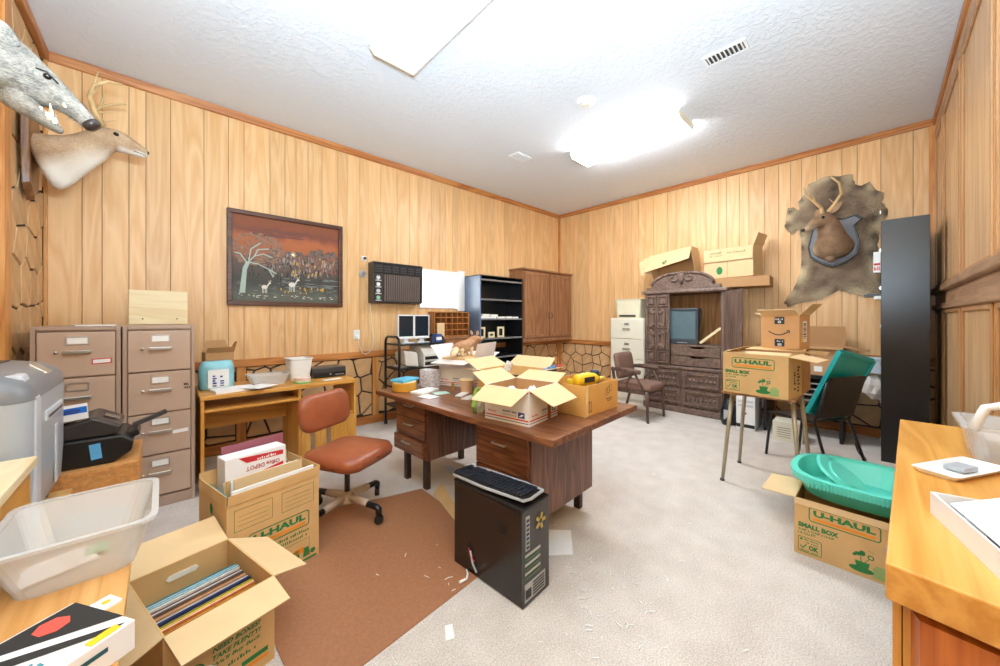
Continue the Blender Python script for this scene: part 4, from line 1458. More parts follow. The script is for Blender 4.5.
# ---- wild boar head mount nearer the camera
T = thing('boar_head_mount', 'grey wild boar head mount with open jaws and tusks, cut by the left photo edge', 'boar mount', (XD + 0.0, 2.2, 2.33))
MB().prism([(0.16 * math.cos(2 * math.pi * i / 20), 0.22 * math.sin(2 * math.pi * i / 20)) for i in range(20)], 0.0, 0.03, plane_m((0.001, 0, 0), (0, 1, 0), (0, 0, 1)), 0.05).build('plaque', PLAQ, T, 0.005)
bd = MB().body([((0.03, 0, 0.0), 0.15, 0.20), ((0.12, 0, -0.005), 0.15, 0.195), ((0.21, 0, -0.03), 0.135, 0.175), ((0.29, 0, -0.06), 0.118, 0.148), ((0.34, 0, -0.082), 0.104, 0.125), ((0.39, 0, -0.10), 0.084, 0.095),
                ((0.44, -0.002, -0.122), 0.064, 0.066), ((0.48, -0.004, -0.152), 0.05, 0.046), ((0.515, -0.006, -0.184), 0.041, 0.036), ((0.538, -0.008, -0.210), 0.038, 0.033), ((0.550, -0.008, -0.222), 0.022, 0.02)], 14)
o = bd.build('head_and_neck', BOARF, T, smooth=True, sub=1)
paint_attr(o, lambda c: (0.9 if c.z < -0.12 - 0.1 * c.x and c.x < 0.36 else 0))
fur_blades(o, 9000, 0.012, 0.03, 0.0009, (-0.9, 0, 0.1), 1)
jw = MB().body([((0.30, 0, -0.155), 0.085, 0.06), ((0.35, 0, -0.195), 0.072, 0.048), ((0.395, 0, -0.232), 0.052, 0.032), ((0.435, 0, -0.266), 0.038, 0.022), ((0.462, 0, -0.284), 0.02, 0.012)], 12)
o = jw.build('lower_jaw', BOARF, T, smooth=True, sub=1)
paint_attr(o, lambda c: 0.25)
MB().body([((0.36, 0, -0.175), 0.04, 0.014), ((0.40, 0, -0.208), 0.034, 0.014), ((0.435, 0, -0.242), 0.026, 0.01)], 10).build('tongue', plain('pink_mouth', S(206, 160, 138), 0.4), T, smooth=True)
MB().body([((0.540, -0.008, -0.209), 0.037, 0.032), ((0.552, -0.008, -0.223), 0.038, 0.033), ((0.560, -0.008, -0.231), 0.026, 0.022)], 14).build('snout_disc', NOSE, T, smooth=True)
for s in (-1, 1):
    eyeball(T, (0.425, s * 0.070, -0.075), 0.013)
    MB().tube([(0.395, s * 0.078, -0.056), (0.425, s * 0.082, -0.060), (0.455, s * 0.066, -0.092)], 0.0035, 6).build('eyelid', NOSE, T, smooth=True)
    ear(T, (0.345, s * 0.085, 0.005), (0.27, s * 0.13, 0.085), 0.042, (0.2, s * 0.9, 0.2), BOARF)
    MB().tube([(0.425, s * 0.034, -0.25), (0.435, s * 0.05, -0.225), (0.43, s * 0.056, -0.185)], 0.010, 7, 0.002).build('tusk', plain('ivory', S(240, 232, 210), 0.3), T, smooth=True)
    MB().tube([(0.465, s * 0.036, -0.165), (0.472, s * 0.05, -0.18), (0.468, s * 0.055, -0.165)], 0.009, 7, 0.003).build('tusk', plain('ivory', S(240, 232, 210), 0.3), T, smooth=True)
    for i in range(4):
        x = 0.375 + i * 0.02
        bx(x, x + 0.012, s * 0.036 - 0.005, s * 0.036 + 0.005, -0.212 - i * 0.017, -0.185 - i * 0.017).build('tooth', plain('ivory', S(240, 232, 210), 0.3), T, 0.002)
T.scale = (0.86, 0.86, 0.86)

# ================================================================ LEFT SIDE, NEAR THE CAMERA
# particle-board stand with the black scanner
T = thing('particle_board_stand', 'low orange particle-board stand under the black scanner', 'stand', (-0.30, 3.16, 0))
bx(-0.20, 0.20, -0.26, 0.26, 0.52, 0.545).build('top', PART, T, 0.003)
bx(-0.20, -0.175, -0.255, 0.255, 0, 0.52).build('side_panel', PART, T)
bx(0.175, 0.20, -0.255, 0.255, 0, 0.52).build('side_panel', PART, T)
bx(-0.175, 0.175, -0.258, -0.24, 0.03, 0.52).build('front_panel', PART, T)
bx(-0.175, 0.175, 0.24, 0.258, 0.03, 0.52).build('back_panel', PART, T)

T = thing('document_scanner', 'black sheet-feed scanner with blue tape and a raised paper arm by the cabinets', 'scanner', (-0.30, 3.13, 0.5455), 0)
YZ = Matrix(((1, 0, 0, 0), (0, 0, 1, 0), (0, 1, 0, 0), (0, 0, 0, 1)))
MB().prism([(-0.19, 0), (0.10, 0), (0.17, 0.05), (0.18, 0.11), (0.13, 0.15), (-0.19, 0.15)], -0.17, 0.17, YZ).build('base', BLACK, T, 0.012, seg=3)
MB().prism([(-0.18, 0.15), (0.11, 0.15), (0.13, 0.20), (0.02, 0.265), (-0.06, 0.24), (-0.18, 0.215)], -0.15, 0.16, YZ).build('feeder_cover', plain('charcoal_gloss', S(60, 54, 52), 0.22), T, 0.014, seg=3)
MB().box(-0.14, 0.0, -0.10, 0.10, -0.004, 0.004, Matrix.Translation((-0.05, 0, 0.243)) @ Matrix.Rotation(R(-10), 4, 'Y')).build('cover_window', GLASS, T, 0.003)
MB().box(0.0, 0.085, -0.09, 0.09, -0.012, 0.03, Matrix.Translation((0.12, 0, 0.10)) @ Matrix.Rotation(R(-20), 4, 'Y')).build('output_lip', BLACK, T, 0.008)
MB().box(0.0, 0.16, -0.02, 0.02, -0.012, 0.012, Matrix.Translation((0.17, -0.02, 0.165)) @ Matrix.Rotation(R(-22), 4, 'Y')).build('paper_arm', DGREY, T, 0.002)
D2().rect(0, 0, 0.042, 0.085).put('blue_tape', plain('blue_tape', S(96, 176, 226), 0.5), T, plane_m((0.015, -0.1712, 0.035), (1, 0, 0.1), (-0.1, 0, 1)))
MB().box(-0.035, 0.035, -0.025, 0.025, 0, 0.004, Matrix.Translation((0.085, -0.02, 0.235)) @ Matrix.Rotation(R(32), 4, 'Y')).build('badge', CHROME, T)
o = thing('business_card_box', 'small white and blue card box lying on the black scanner', 'box', (-0.375, 3.02, 0.806), 0)
o.rotation_euler = (0, R(-4), R(6))
bx(-0.075, 0.075, -0.05, 0.05, 0, 0.07).build('carton', CARDW, o, 0.002)
g = D2()
g.rect(-0.072, 0.035, 0.144, 0.034)
g.put('blue_print', plain('bright_blue_ink', S(20, 110, 200), 0.4), o, plane_m((0, -0.0512, 0), (1, 0, 0), (0, 0, 1)))
g = D2()
g.circle(-0.03, 0.045, 0.03, 14, 0.014).circle(0.02, 0.05, 0.03, 14, 0.012)
g.put('dark_blue_print', BLUEI, o, plane_m((0, -0.052, 0), (1, 0, 0), (0, 0, 1)))

# shredder on its stand
T = thing('shredder_stand', 'low wooden stand hidden under the silver shredder', 'stand', (-0.49, 2.54, 0))
bx(-0.16, 0.15, -0.33, 0.33, 0.455, 0.48).build('top', TAN, T, 0.003)
for x in (-0.15, 0.11):
    for y in (-0.32, 0.28):
        bx(x, x + 0.035, y, y + 0.035, 0, 0.455).build('leg', TAN, T)
T = thing('paper_shredder', 'large silver-grey paper shredder with dark rounded top at the left', 'shredder', (-0.515, 2.545, 0.4805), 0)


def rrect(w, d, z, r, cx=0.0, cy=0.0, n=6):
    out = []
    for qx, qy, a in ((w / 2 - r, -d / 2 + r, -90), (w / 2 - r, d / 2 - r, 0), (-w / 2 + r, d / 2 - r, 90), (-w / 2 + r, -d / 2 + r, 180)):
        for i in range(n + 1):
            q = R(a + 90 * i / n)
            out.append((cx + qx + r * math.cos(q), cy + qy + r * math.sin(q), z))
    return out


MB().loft([rrect(0.24, 0.62, 0.055, 0.08, -0.005), rrect(0.29, 0.69, 0.10, 0.08), rrect(0.302, 0.71, 0.25, 0.08), rrect(0.304, 0.715, 0.56, 0.08)]).build('bin', GREY, T, smooth='auto')
MB().loft([rrect(0.306, 0.717, 0.561, 0.08), rrect(0.30, 0.712, 0.60, 0.082), rrect(0.275, 0.69, 0.64, 0.085, -0.012), rrect(0.23, 0.64, 0.667, 0.09, -0.03), rrect(0.15, 0.56, 0.68, 0.07, -0.06)]).build('cutter_head', plain('shredder_grey', S(126, 128, 132), 0.35), T, smooth='auto')
for z0, z1, k in ((0.06, 0.56, 0.0), (0.56, 0.66, 0.0)):
    MB().loft([rrect(0.312 - (0.05 if z == 0.66 else 0), 0.10, z, 0.02, -0.012 * (z == 0.66), -0.24) for z in (z0, z1)]).build('side_band', plain('shredder_pale', S(204, 208, 214), 0.35), T, 0.006)
MB().box(0.15, 0.160, -0.12, 0.2, 0.44, 0.485).build('pull_handle', LGREY, T, 0.004, seg=3)
bx(0.152, 0.1608, -0.10, 0.18, 0.45, 0.463).build('handle_recess', DGREY, T)
MB().box(0.15, 0.157, 0.07, 0.11, 0.12, 0.39).build('fill_window', LGREY, T, 0.003)
MB().box(-0.035, 0.035, -0.05, 0.05, 0.0, 0.012, Matrix.Translation((0.105, 0.08, 0.646)) @ Matrix.Rotation(R(42), 4, 'Y')).build('switch_badge', CHROME, T, 0.004)
bx(-0.12, 0.0, -0.2, 0.22, 0.676, 0.686).build('paper_slot', BLACK, T, 0.003)
for x in (-0.10, 0.09):
    for y in (-0.26, 0.26):
        MB().lathe([(0.028, -0.014), (0.028, 0.014), (0.012, 0.016)], seg=14, M=Matrix.Translation((x, y, 0.028)) @ Matrix.Rotation(R(90), 4, 'Y')).build('caster', BLACK, T)

# small table with a pale top
T = thing('small_side_table', 'wooden side table with pale worn top, cut by the left photo edge', 'table', (-0.507, 1.745, 0))
bx(-0.165, 0.170, -0.40, 0.40, 0.815, 0.85).build('top', wood('pale_worn_top', S(240, 222, 184), S(228, 204, 160), 'y', 1, 0.4, 0.02), T, 0.005)
bx(-0.15, 0.155, -0.385, 0.385, 0.66, 0.815).build('apron', OAKY, T)
for x in (-0.15, 0.115):
    for y in (-0.385, 0.345):
        bx(x, x + 0.04, y, y + 0.04, 0, 0.66).build('leg', OAKV, T)

# near desk top along the left wall
DT = 0.62
T = thing('low_wooden_desk', 'light wooden desk at the lower left under the milky plastic bin', 'desk', (-0.205, 1.26, 0))
bx(-0.14, 0.135, -0.62, 0.55, DT - 0.03, DT).build('desk_top', TAN, T, 0.003)
bx(-0.13, -0.05, 0.50, 0.52, 0, DT - 0.03).build('end_panel', TAN, T)
bx(-0.13, 0.125, -0.61, -0.59, 0, DT - 0.03).build('end_panel', TAN, T)
bx(-0.14, -0.12, -0.59, 0.52, 0, DT - 0.03).build('back_panel', TAN, T)

# translucent tray
T = thing('milky_plastic_bin', 'milky translucent storage bin standing on the low wooden desk', 'bin', (-0.175, 1.66, DT + 0.0005), 0)
tapered(0.23, 0.26, 0.31, 0.37, 0.145, 0.004, 0.05, 5).build('bin_body', CLEAR, T, smooth=False)
rim_ring(0.31, 0.37, 0.332, 0.392, 0.012, 0.012, 0.05, 5).build('rim', CLEAR, T, loc=(0, 0, 0.138))
MB().box(-0.07, 0.07, 0.0, 0.005, 0.03, 0.10, Matrix.Translation((0.02, 0.135, 0)) @ Matrix.Rotation(R(-20), 4, 'X')).build('moulded_panel', CLEAR, T, 0.003)
for i, (x, y, w_, l_, rz, m_, nm, lab) in enumerate([(-0.05, 0.02, 0.16, 0.12, 20, PAPER, 'paper_sheet', 'white sheet of paper lying inside the milky bin'),
                                                   (0.04, 0.07, 0.05, 0.06, -10, plain('mint', S(140, 206, 180), 0.5), 'mint_card', 'mint green card inside the milky bin')]):
    o = bx(-w_ / 2, w_ / 2, -l_ / 2, l_ / 2, 0, 0.004).build(nm, m_, None)
    o.location = (-0.185 + x, 1.65 + y * 0.6, DT + 0.0085 + i * 0.005)
    o.rotation_euler = (0, 0, R(rz))
    tag(o, lab, 'paper')

# printed carton
T = thing('printed_software_box', 'flat white carton with black and purple print on the low desk', 'box', (0, 0, 0))
T.location = (-0.25, 1.13, DT + 0.0005)
T.rotation_euler = (0, 0, R(33))
w_, l_, h_ = 0.36, 0.20, 0.065
MB().box(-w_ / 2, w_ / 2, -l_ / 2, l_ / 2, 0, h_).build('carton', CARDW, T, 0.002)
PT = plane_m((-w_ / 2, -l_ / 2, h_ + 0.001), (1, 0, 0), (0, 1, 0))
PT2 = plane_m((-w_ / 2, -l_ / 2, h_ + 0.0016), (1, 0, 0), (0, 1, 0))
g = D2()
g.poly([(w_, l_ * .18), (w_, l_ * 0.97), (w_ * .52, l_ * 0.97)])
g.poly([(w_ * .30, l_ * .98), (w_ * .44, l_ * .98), (w_ * 0.97, l_ * .05), (w_ * .9, l_ * .05)])
g.put('black_print', BLACKI, T, PT)
g = D2()
g.poly([(0.01, l_ * .98), (w_ * .26, l_ * .98), (w_ * .5, l_ * .55), (0.01, l_ * .72)])
g.put('purple_print', plain('purple_ink', S(190, 110, 214), 0.5), T, PT)
g = D2()
g.mark().circle(w_ * .84, l_ * .76, 0.028, 7)
g.mark().poly([(0.01, l_ * .66), (w_ * .22, l_ * .58), (w_ * .01, l_ * .5)])
g.put_each(['red_print'], plain('coral_ink', S(232, 88, 76), 0.5), T, PT2)
g = D2()
g.rect(w_ * .80, l_ * .02, 0.05, 0.02)
g.put('yellow_print', YELLOW, T, PT2)
g = D2()
g.scribble(w_ * .44, l_ * .34, 0.035, 0.012, 3).scribble(w_ * .44, l_ * .24, 0.04, 0.014, 4).scribble(w_ * .58, l_ * .30, 0.03, 0.012, 3).scribble(w_ * .58, l_ * .20, 0.035, 0.014, 4).scribble(w_ * .1, l_ * .12, 0.08, 0.016, 7)
g.put('small_print', plain('teal_ink', S(60, 140, 156), 0.5), T, PT2)
g = D2()
g.mark().rect(w_ * .66, h_ * .55, 0.075, 0.01)
g.mark().scribble(w_ * .1, h_ * .3, 0.07, 0.01, 10)
g.put_each(['side_print'], plain('teal_ink_dark', S(30, 84, 96), 0.5), T, plane_m((-w_ / 2, -l_ / 2 - 0.001, 0), (1, 0, 0), (0, 0, 1)))
o = thing('small_booklet', 'small booklet with yellow print between the bin and the carton', 'booklet', (-0.115, 1.365, DT + 0.0005), 30)
bx(-0.03, 0.03, -0.025, 0.025, 0, 0.006).build('pages', PAPER, o)
D2().circle(0, 0, 0.009).put('yellow_print', YELLOW, o, plane_m((0.01, 0, 0.0068), (1, 0, 0), (0, 1, 0)))
# grey waste bin beside the desk
T = thing('grey_wastebasket', 'grey round wastebasket on the floor beside the low desk', 'wastebasket', (0.045, 1.40, 0))
MB().loft([[(r * math.cos(2 * math.pi * k / 24), r * math.sin(2 * math.pi * k / 24), z) for k in range(24)] for r, z in ((0.08, 0), (0.092, 0.23), (0.1, 0.232), (0.1, 0.245), (0.09, 0.245), (0.076, 0.006))]).build('bin', GREY, T, smooth=False)

# ================================================================ MOVING BOXES AT THE LEFT
# near box of records
T = cardboard_box('moving_box', 'open moving box full of record sleeves at the bottom left', 0.335, 0.44, 0.33, (0.112, 1.836, 0), 13.5,
                  [('-y', 100, 0.14, 0.05), ('+y', 62, 0.15, 0.06), ('-x', 112, 0.12, 0.05), ('+x', 110, 0.16, 0.25)])
g, o2 = D2(), D2()
uhaul_logo(g, o2, 0.04, 0.215, 0.21)
g.text('NEED BOXES?', 0.13, 0.175, 0.018, 0.155, 0.04, 0.25).text('TAKE PLENTY!', 0.13, 0.148, 0.018, 0.155, 0.04, 0.25).text("We'll Buy Back", 0.13, 0.121, 0.018, 0.155, 0.03, 0.25).scribble(0.14, 0.094, 0.13, 0.014, 14)
g.frame(0.035, 0.10, 0.075, 0.075, 0.004, 0.03)
g.text('BUY', 0.05, 0.145, 0.012, 0.045).text('BACK', 0.05, 0.125, 0.012, 0.045)
g.rect(0.22, 0.055, 0.09, 0.018)
o2.mark().rect(0.22, 0.035, 0.09, 0.014)
M = face_m('-y', 0.335, 0.44)
g.put('green_print', GREENI, T, M)
o2.put_each(['orange_print'], ORANGEI, T, M)
MB().prism([(-0.045, -0.012), (0.045, -0.012), (0.055, 0), (0.045, 0.012), (-0.045, 0.012), (-0.055, 0)], 0, 0.002, plane_m((0, 0.213, 0.27), (1, 0, 0), (0, 0, 1))).build('hand_hole', plain('hole_pale', S(244, 238, 222), 0.7), T)
cols = [('teal', (60, 150, 160)), ('dark teal', (30, 96, 110)), ('pale blue', (150, 200, 220)), ('white', (226, 224, 216)), ('maroon', (120, 60, 64)), ('grey', (130, 124, 120)), ('dark brown', (92, 64, 52)), ('peach', (220, 160, 110)),
        ('tan', (190, 150, 104)), ('royal blue', (40, 84, 170)), ('navy', (40, 50, 96)), ('olive yellow', (190, 180, 70)), ('bright yellow', (230, 200, 60)), ('burnt orange', (206, 110, 50)), ('gold', (222, 160, 50)), ('orange', (232, 136, 44)), ('amber', (214, 146, 60)), ('red', (196, 44, 56))]
ca, sa = math.cos(R(13.5)), math.sin(R(13.5))
for i, (nm, c) in enumerate(cols):
    ly = 0.10 - i * 0.0145
    lx = 0.0
    T = thing('record_sleeve', '%s edged record sleeve standing in the open box' % nm, 'record sleeve', (0.112 + lx * ca - ly * sa, 1.836 + lx * sa + ly * ca, 0.0065), 13.5, 'record sleeves in the near box')
    hh = 0.262 + random.uniform(-0.006, 0.006)
    bx(-0.15, 0.15, -0.0055, 0.0055, 0, hh).build('sleeve', plain('sleeve_' + nm.replace(' ', '_'), S(*c), 0.5, var=0.2, scale=30), T, 0.0012)
    bx(-0.148, 0.148, -0.0012, 0.0012, hh, hh + 0.001).build('record_edge', PAPER if i % 4 == 1 else BLACK, T)

# second box stuffed with office papers
BZ = R(12.5)
T = cardboard_box('moving_box', 'tall moving box stuffed with papers beside the russet chair', 0.446, 0.37, 0.46, (0.398, 2.35, 0), 12.5,
                  [('-y', 3, 0.05, 0.02), ('+x', 4, 0.05, 0.0), ('+y', 4, 0.07, 0.02), ('-x', -3, 0.05, 0.1)], mf=CARD)
g, o2, p2 = D2(), D2(), D2()
g.frame(0.03, 0.325, 0.17, 0.105, 0.0022).frame(0.245, 0.325, 0.17, 0.105, 0.0022)
for k in range(3):
    g.line([(0.045, 0.35 + k * 0.022), (0.185, 0.35 + k * 0.022)], 0.0015).line([(0.26, 0.35 + k * 0.022), (0.40, 0.35 + k * 0.022)], 0.0015)
uhaul_logo(g, o2, 0.09, 0.20, 0.30)
g.scribble(0.12, 0.17, 0.27, 0.016, 24).scribble(0.12, 0.145, 0.26, 0.016, 24)
g.frame(0.22, 0.075, 0.17, 0.055, 0.002)
g.rect(0.30, 0.02, 0.035, 0.06).rect(0.24, 0.006, 0.19, 0.012).circle(0.26, 0.06, 0.018).circle(0.41, 0.045, 0.014).poly([(0.355, 0.03), (0.395, 0.03), (0.385, 0.08), (0.36, 0.08)])
o2.mark().rect(0.31, 0.06, 0.05, 0.03).mark().rect(0.37, 0.035, 0.03, 0.012)
M = face_m('-y', 0.446, 0.37)
g.put('green_print', GREENI, T, M)
o2.put_each(['orange_print'], ORANGEI, T, M)
g = D2()
g.circle(0.18, 0.40, 0.02, 10, 0.03)
g.put('green_print', GREENI, T, face_m('-x', 0.446, 0.37))


def inbox2(lx, ly):
    return (0.398 + lx * math.cos(BZ) - ly * math.sin(BZ), 2.35 + lx * math.sin(BZ) + ly * math.cos(BZ))


def put(T, lx, ly, z, rx=0, ry=0, rz=0):
    T.location = (*inbox2(lx, ly), z)
    T.rotation_euler = (R(rx), R(ry), BZ + R(rz))


# packing below keeps the things propped
T = thing('document_binder', 'black ring binder lying in the tall moving box', 'binder', (0, 0, 0))
put(T, -0.04, -0.105, 0.43, -12, -4, 0)
bx(-0.15, 0.15, -0.035, 0.035, 0, 0.05).build('binder_cover', BLACK, T, 0.004)
MB().tube([(-0.11, 0.0, 0.055), (-0.08, -0.03, 0.06), (-0.04, -0.01, 0.056), (-0.03, -0.03, 0.06), (0.0, -0.02, 0.055)], 0.003, 6).build('white_cord', WHITE, T, smooth=True)
T = thing('teal_folder', 'teal folder edge at the left of the tall moving box', 'folder', (0, 0, 0))
put(T, -0.203, -0.02, 0.20, 0, 0, 0)
bx(-0.004, 0.004, -0.13, 0.13, 0, 0.29).build('cover', plain('teal_folder', S(40, 120, 124), 0.5), T)
T = thing('white_folder', 'long white folder leaning along the front of the tall moving box', 'folder', (0, 0, 0))
put(T, 0.015, -0.168, 0.22, -3, 0, 0)
bx(-0.21, 0.19, -0.006, 0.006, 0, 0.295).build('cover', WHITE, T, 0.002)
for i in range(4):
    T = thing('manila_envelope', ['manila envelope nearest the white paper carton', 'manila envelope second behind the binder', 'pale manila envelope third behind the binder', 'manila envelope closest to the black binder'][i], 'envelope', (0, 0, 0), 0, 'envelopes in the tall box')
    put(T, 0.0 + 0.01 * i, 0.005 - i * 0.018, 0.27, -4, 0, [1, -1, 1, -1][i])
    bx(-0.17, 0.17, -0.003, 0.003, 0, 0.235 + 0.006 * i).build('envelope', (CARDL, CARD, PAPER, CARDL)[i], T)
T = thing('copy_paper_carton', 'white and red copy paper carton tipped on end in the tall box', 'box', (0, 0, 0))
put(T, -0.005, 0.088, 0.395, -2, 0, -1)
cw, cd, chh = 0.30, 0.115, 0.215
bx(-cw / 2, cw / 2, -cd / 2, cd / 2, 0, chh).build('carton', CARDW, T, 0.004)
Mf = plane_m((-cw / 2, -cd / 2 - 0.001, 0), (1, 0, 0), (0, 0, 1))
Mf2 = plane_m((-cw / 2, -cd / 2 - 0.0017, 0), (1, 0, 0), (0, 0, 1))
g = D2()
g.mark().poly([(0.0, 0.085), (0.15, 0.10), (0.285, 0.125), (0.285, 0.105), (0.14, 0.078), (0, 0.07)])
g.mark().poly([(0.06, 0.205), (0.285, 0.19), (0.285, 0.165), (0.10, 0.17)])
g.put_each(['red_print'], REDI, T, Mf)
g = D2()
g.text('Office DEPOT', 0.265, 0.148, 0.024, 0.17, 0.03, rot=R(180))
g.put('lettering', plain('grey_red_ink', S(190, 96, 104), 0.6), T, Mf2)
g = D2()
g.scribble(0.15, 0.172, 0.10, 0.013, 9)
g.put('white_lettering', PAPER, T, Mf2)
T = thing('maroon_folder', 'maroon file folder standing behind the white paper carton', 'folder', (0, 0, 0))
put(T, 0.03, 0.171, 0.30, 0, 0, 0)
bx(-0.16, 0.16, -0.005, 0.005, 0, 0.345).build('cover', plain('maroon', S(150, 84, 96), 0.55), T)


# ================================================================ CENTRE OF THE ROOM
o = MB().prism([(0.355, 1.365), (1.46, 1.47), (1.50, 2.50), (1.25, 2.56), (0.52, 2.82), (0.30, 2.72)], 0.0, 0.004).build('floor_mat', MATM, None)
tag(o, 'brown hardboard chair mat on the carpet in front of the desk', 'mat')

# ---- russet task chair
T = thing('task_chair', 'russet leather task chair on casters facing the walnut desk', 'chair', (0.93, 2.53, 0.0042), -63)
# local +x is the way it faces
PALE = plain('chair_base_tan', S(196, 176, 156), 0.45)
b0 = MB().lathe([(0.05, 0.085), (0.055, 0.10), (0.05, 0.15), (0.03, 0.16)], seg=16).build('hub', PALE, T, smooth=False)
for i in range(4):
    a = R(-7 + 90 * i + 2)
    c, s = math.cos(a), math.sin(a)
    L = MB().tube([(0.03 * c, 0.03 * s, 0.125), (0.15 * c, 0.15 * s, 0.115), (0.19 * c, 0.19 * s, 0.11)], [0.03, 0.026, 0.023], 8).build('base_leg', PALE, T, smooth=True)
    MB().tube([(0.19 * c, 0.19 * s, 0.11), (0.27 * c, 0.27 * s, 0.105), (0.285 * c, 0.285 * s, 0.095), (0.285 * c, 0.285 * s, 0.065)], 0.021, 8).build('leg_cap', BLACK, L, smooth=True)
    MB().lathe([(0.028, -0.016), (0.03, -0.008), (0.03, 0.008), (0.028, 0.016)], seg=16, M=Matrix.Translation((0.285 * c, 0.285 * s, 0.03)) @ Matrix.Rotation(a + R(40), 4, 'Z') @ Matrix.Rotation(R(90), 4, 'X')).build('caster', BLACK, T)
MB().tube([(0, 0, 0.15), (0, 0, 0.36)], 0.018, 12).build('gas_column', DGREY, T, smooth=True)
MB().box(-0.12, 0.12, -0.09, 0.09, 0.355, 0.38).build('seat_plate', DGREY, T, 0.004)


def pad(w, d, h, r, n=6):
    rings = []
    for z, k in ((0, 0.90), (0.2 * h, 0.985), (0.55 * h, 1.0), (0.85 * h, 0.95), (h, 0.80)):
        pts = []
        W_, D_ = w * k, d * k
        for cx, cy, a in ((W_ / 2 - r, -D_ / 2 + r, -90), (W_ / 2 - r, D_ / 2 - r, 0), (-W_ / 2 + r, D_ / 2 - r, 90), (-W_ / 2 + r, -D_ / 2 + r, 180)):
            for i in range(n + 1):
                q = R(a + 90 * i / n)
                pts.append((cx + r * math.cos(q), cy + r * math.sin(q), z))
        rings.append(pts)
    return MB().loft(rings)


st = pad(0.46, 0.46, 0.095, 0.09)
st.v = [(p[0] + 0.02, p[1], p[2] + 0.38 + 0.02 * max(0, p[0] - 0.1) - (0.06 * max(0, p[0] - 0.14))) for p in st.v]
s_ = st.build('seat', LEATHER, T, smooth=True)
MB().tube([(0.235 * math.cos(a) ** 1 * (1.0) + 0.02, 0.235 * math.sin(a), 0.43) for a in [0, 0.3, 0.6]], 0.004, 5).build('piping', plain('dark_russet', S(120, 60, 38), 0.4), s_)
bkp = pad(0.255, 0.43, 0.07, 0.085)
Mb = Matrix.Translation((-0.225, 0, 0.70)) @ Matrix.Rotation(R(80), 4, 'Y')
bkp.v = [tuple(Mb @ Vector(p)) for p in bkp.v]
bkp.build('backrest', LEATHER, T, smooth=True)
for s in (-0.07, 0.07):
    MB().tube([(-0.08, s, 0.365), (-0.20, s, 0.37), (-0.235, s, 0.40), (-0.235, s, 0.55), (-0.215, s, 0.72)], 0.014, 8).build('back_strut', CHROME, T, smooth=True)

# ---- walnut executive desk
T = thing('executive_desk', 'large walnut executive desk with two drawer pedestals in the room center', 'desk', (1.866, 2.049, 0), 3)
bx(-0.505, 0.505, -0.91, 0.91, 0.712, 0.75).build('desk_top', WALNUT, T, 0.003)
HND = CHROME


def pedestal(y0, y1, zb, nd, split):
    bx(-0.36, 0.33, y0, y1, zb, 0.712).build('pedestal', WALNUTV, T, 0.002)
    zz = [zb + 0.02] + split + [0.70]
    for z0, z1 in zip(zz[:-1], zz[1:]):
        out = 0.022 if (y0 > 0 and z0 < zb + 0.05) else 0.0
        D = bx(-0.38 - out, -0.36, y0 + 0.012, y1 - 0.012, z0 + 0.005, z1 - 0.005).build('drawer', WALNUT, T, 0.002)
        zc = (z0 + z1) / 2 + 0.03
        yc = (y0 + y1) / 2
        MB().tube([(-0.38 - out, yc - 0.055, zc), (-0.405 - out, yc - 0.05, zc), (-0.405 - out, yc + 0.05, zc), (-0.38 - out, yc + 0.055, zc)], 0.007, 6).build('handle', HND, D, smooth=True)


pedestal(0.36, 0.80, 0.25, 3, [0.40, 0.55])
pedestal(-0.66, -0.20, 0.16, 2, [0.42])
bx(0.29, 0.305, -0.20, 0.36, 0.30, 0.712).build('modesty_panel', plain('dark_modesty', S(62, 46, 40), 0.5), T)
for y0 in (-0.60, -0.30, 0.42, 0.70):
    for x0 in (-0.33, 0.26):
        MB().box(x0, x0 + 0.04, y0, y0 + 0.05, 0, 0.25 if y0 > 0 else 0.16).build('leg', plain('dark_leg', S(58, 40, 32), 0.45), T, 0.002)

DZ = 0.7505
# mailing carton at the near end
T = cardboard_box('mailing_carton', 'white mailing carton with red stripes at the near end of the desk', 0.325, 0.32, 0.205, (1.618, 1.52, DZ), 9,
                  [('-x', 113, 0.16, 0.1), ('-y', 116, 0.16, 0.1), ('+x', 74, 0.15, 0.1), ('+y', 62, 0.13, 0.1)], CARDW, liner=CARDD)
USPS = []


def mail_print(T, w, d, h, sides):
    for s in sides:
        W_ = w if s[1] == 'y' else d
        M = face_m(s, w, d)
        a, b, c = D2(), D2(), D2()
        a.rect(0.004, 0.028, W_ - 0.008, 0.007)
        b.rect(0.004, 0.014, W_ - 0.008, 0.004)
        a.rect(0.004, h - 0.02, W_ - 0.008, 0.006)
        b.rect(W_ - 0.075, 0.042, 0.045, 0.032)
        c.poly([(W_ - 0.072, 0.048), (W_ - 0.05, 0.064), (W_ - 0.035, 0.062), (W_ - 0.05, 0.05)])
        b.text('PRIORITY MAIL', W_ * 0.42, 0.062, 0.012, W_ * 0.32, 0.03)
        b.text('UNITED STATES POSTAL SERVICE', W_ * 0.42, 0.046, 0.006, W_ * 0.32, 0.01)
        a.text('Flat Rate', W_ * 0.08, 0.05, 0.012, W_ * 0.2, 0.02)
        a.put('red_print', REDI, T, M)
        b.put('blue_print', BLUEI, T, M)
        c.put('white_print', PAPER, T, face_m(s, w, d, 0, 0.0018))


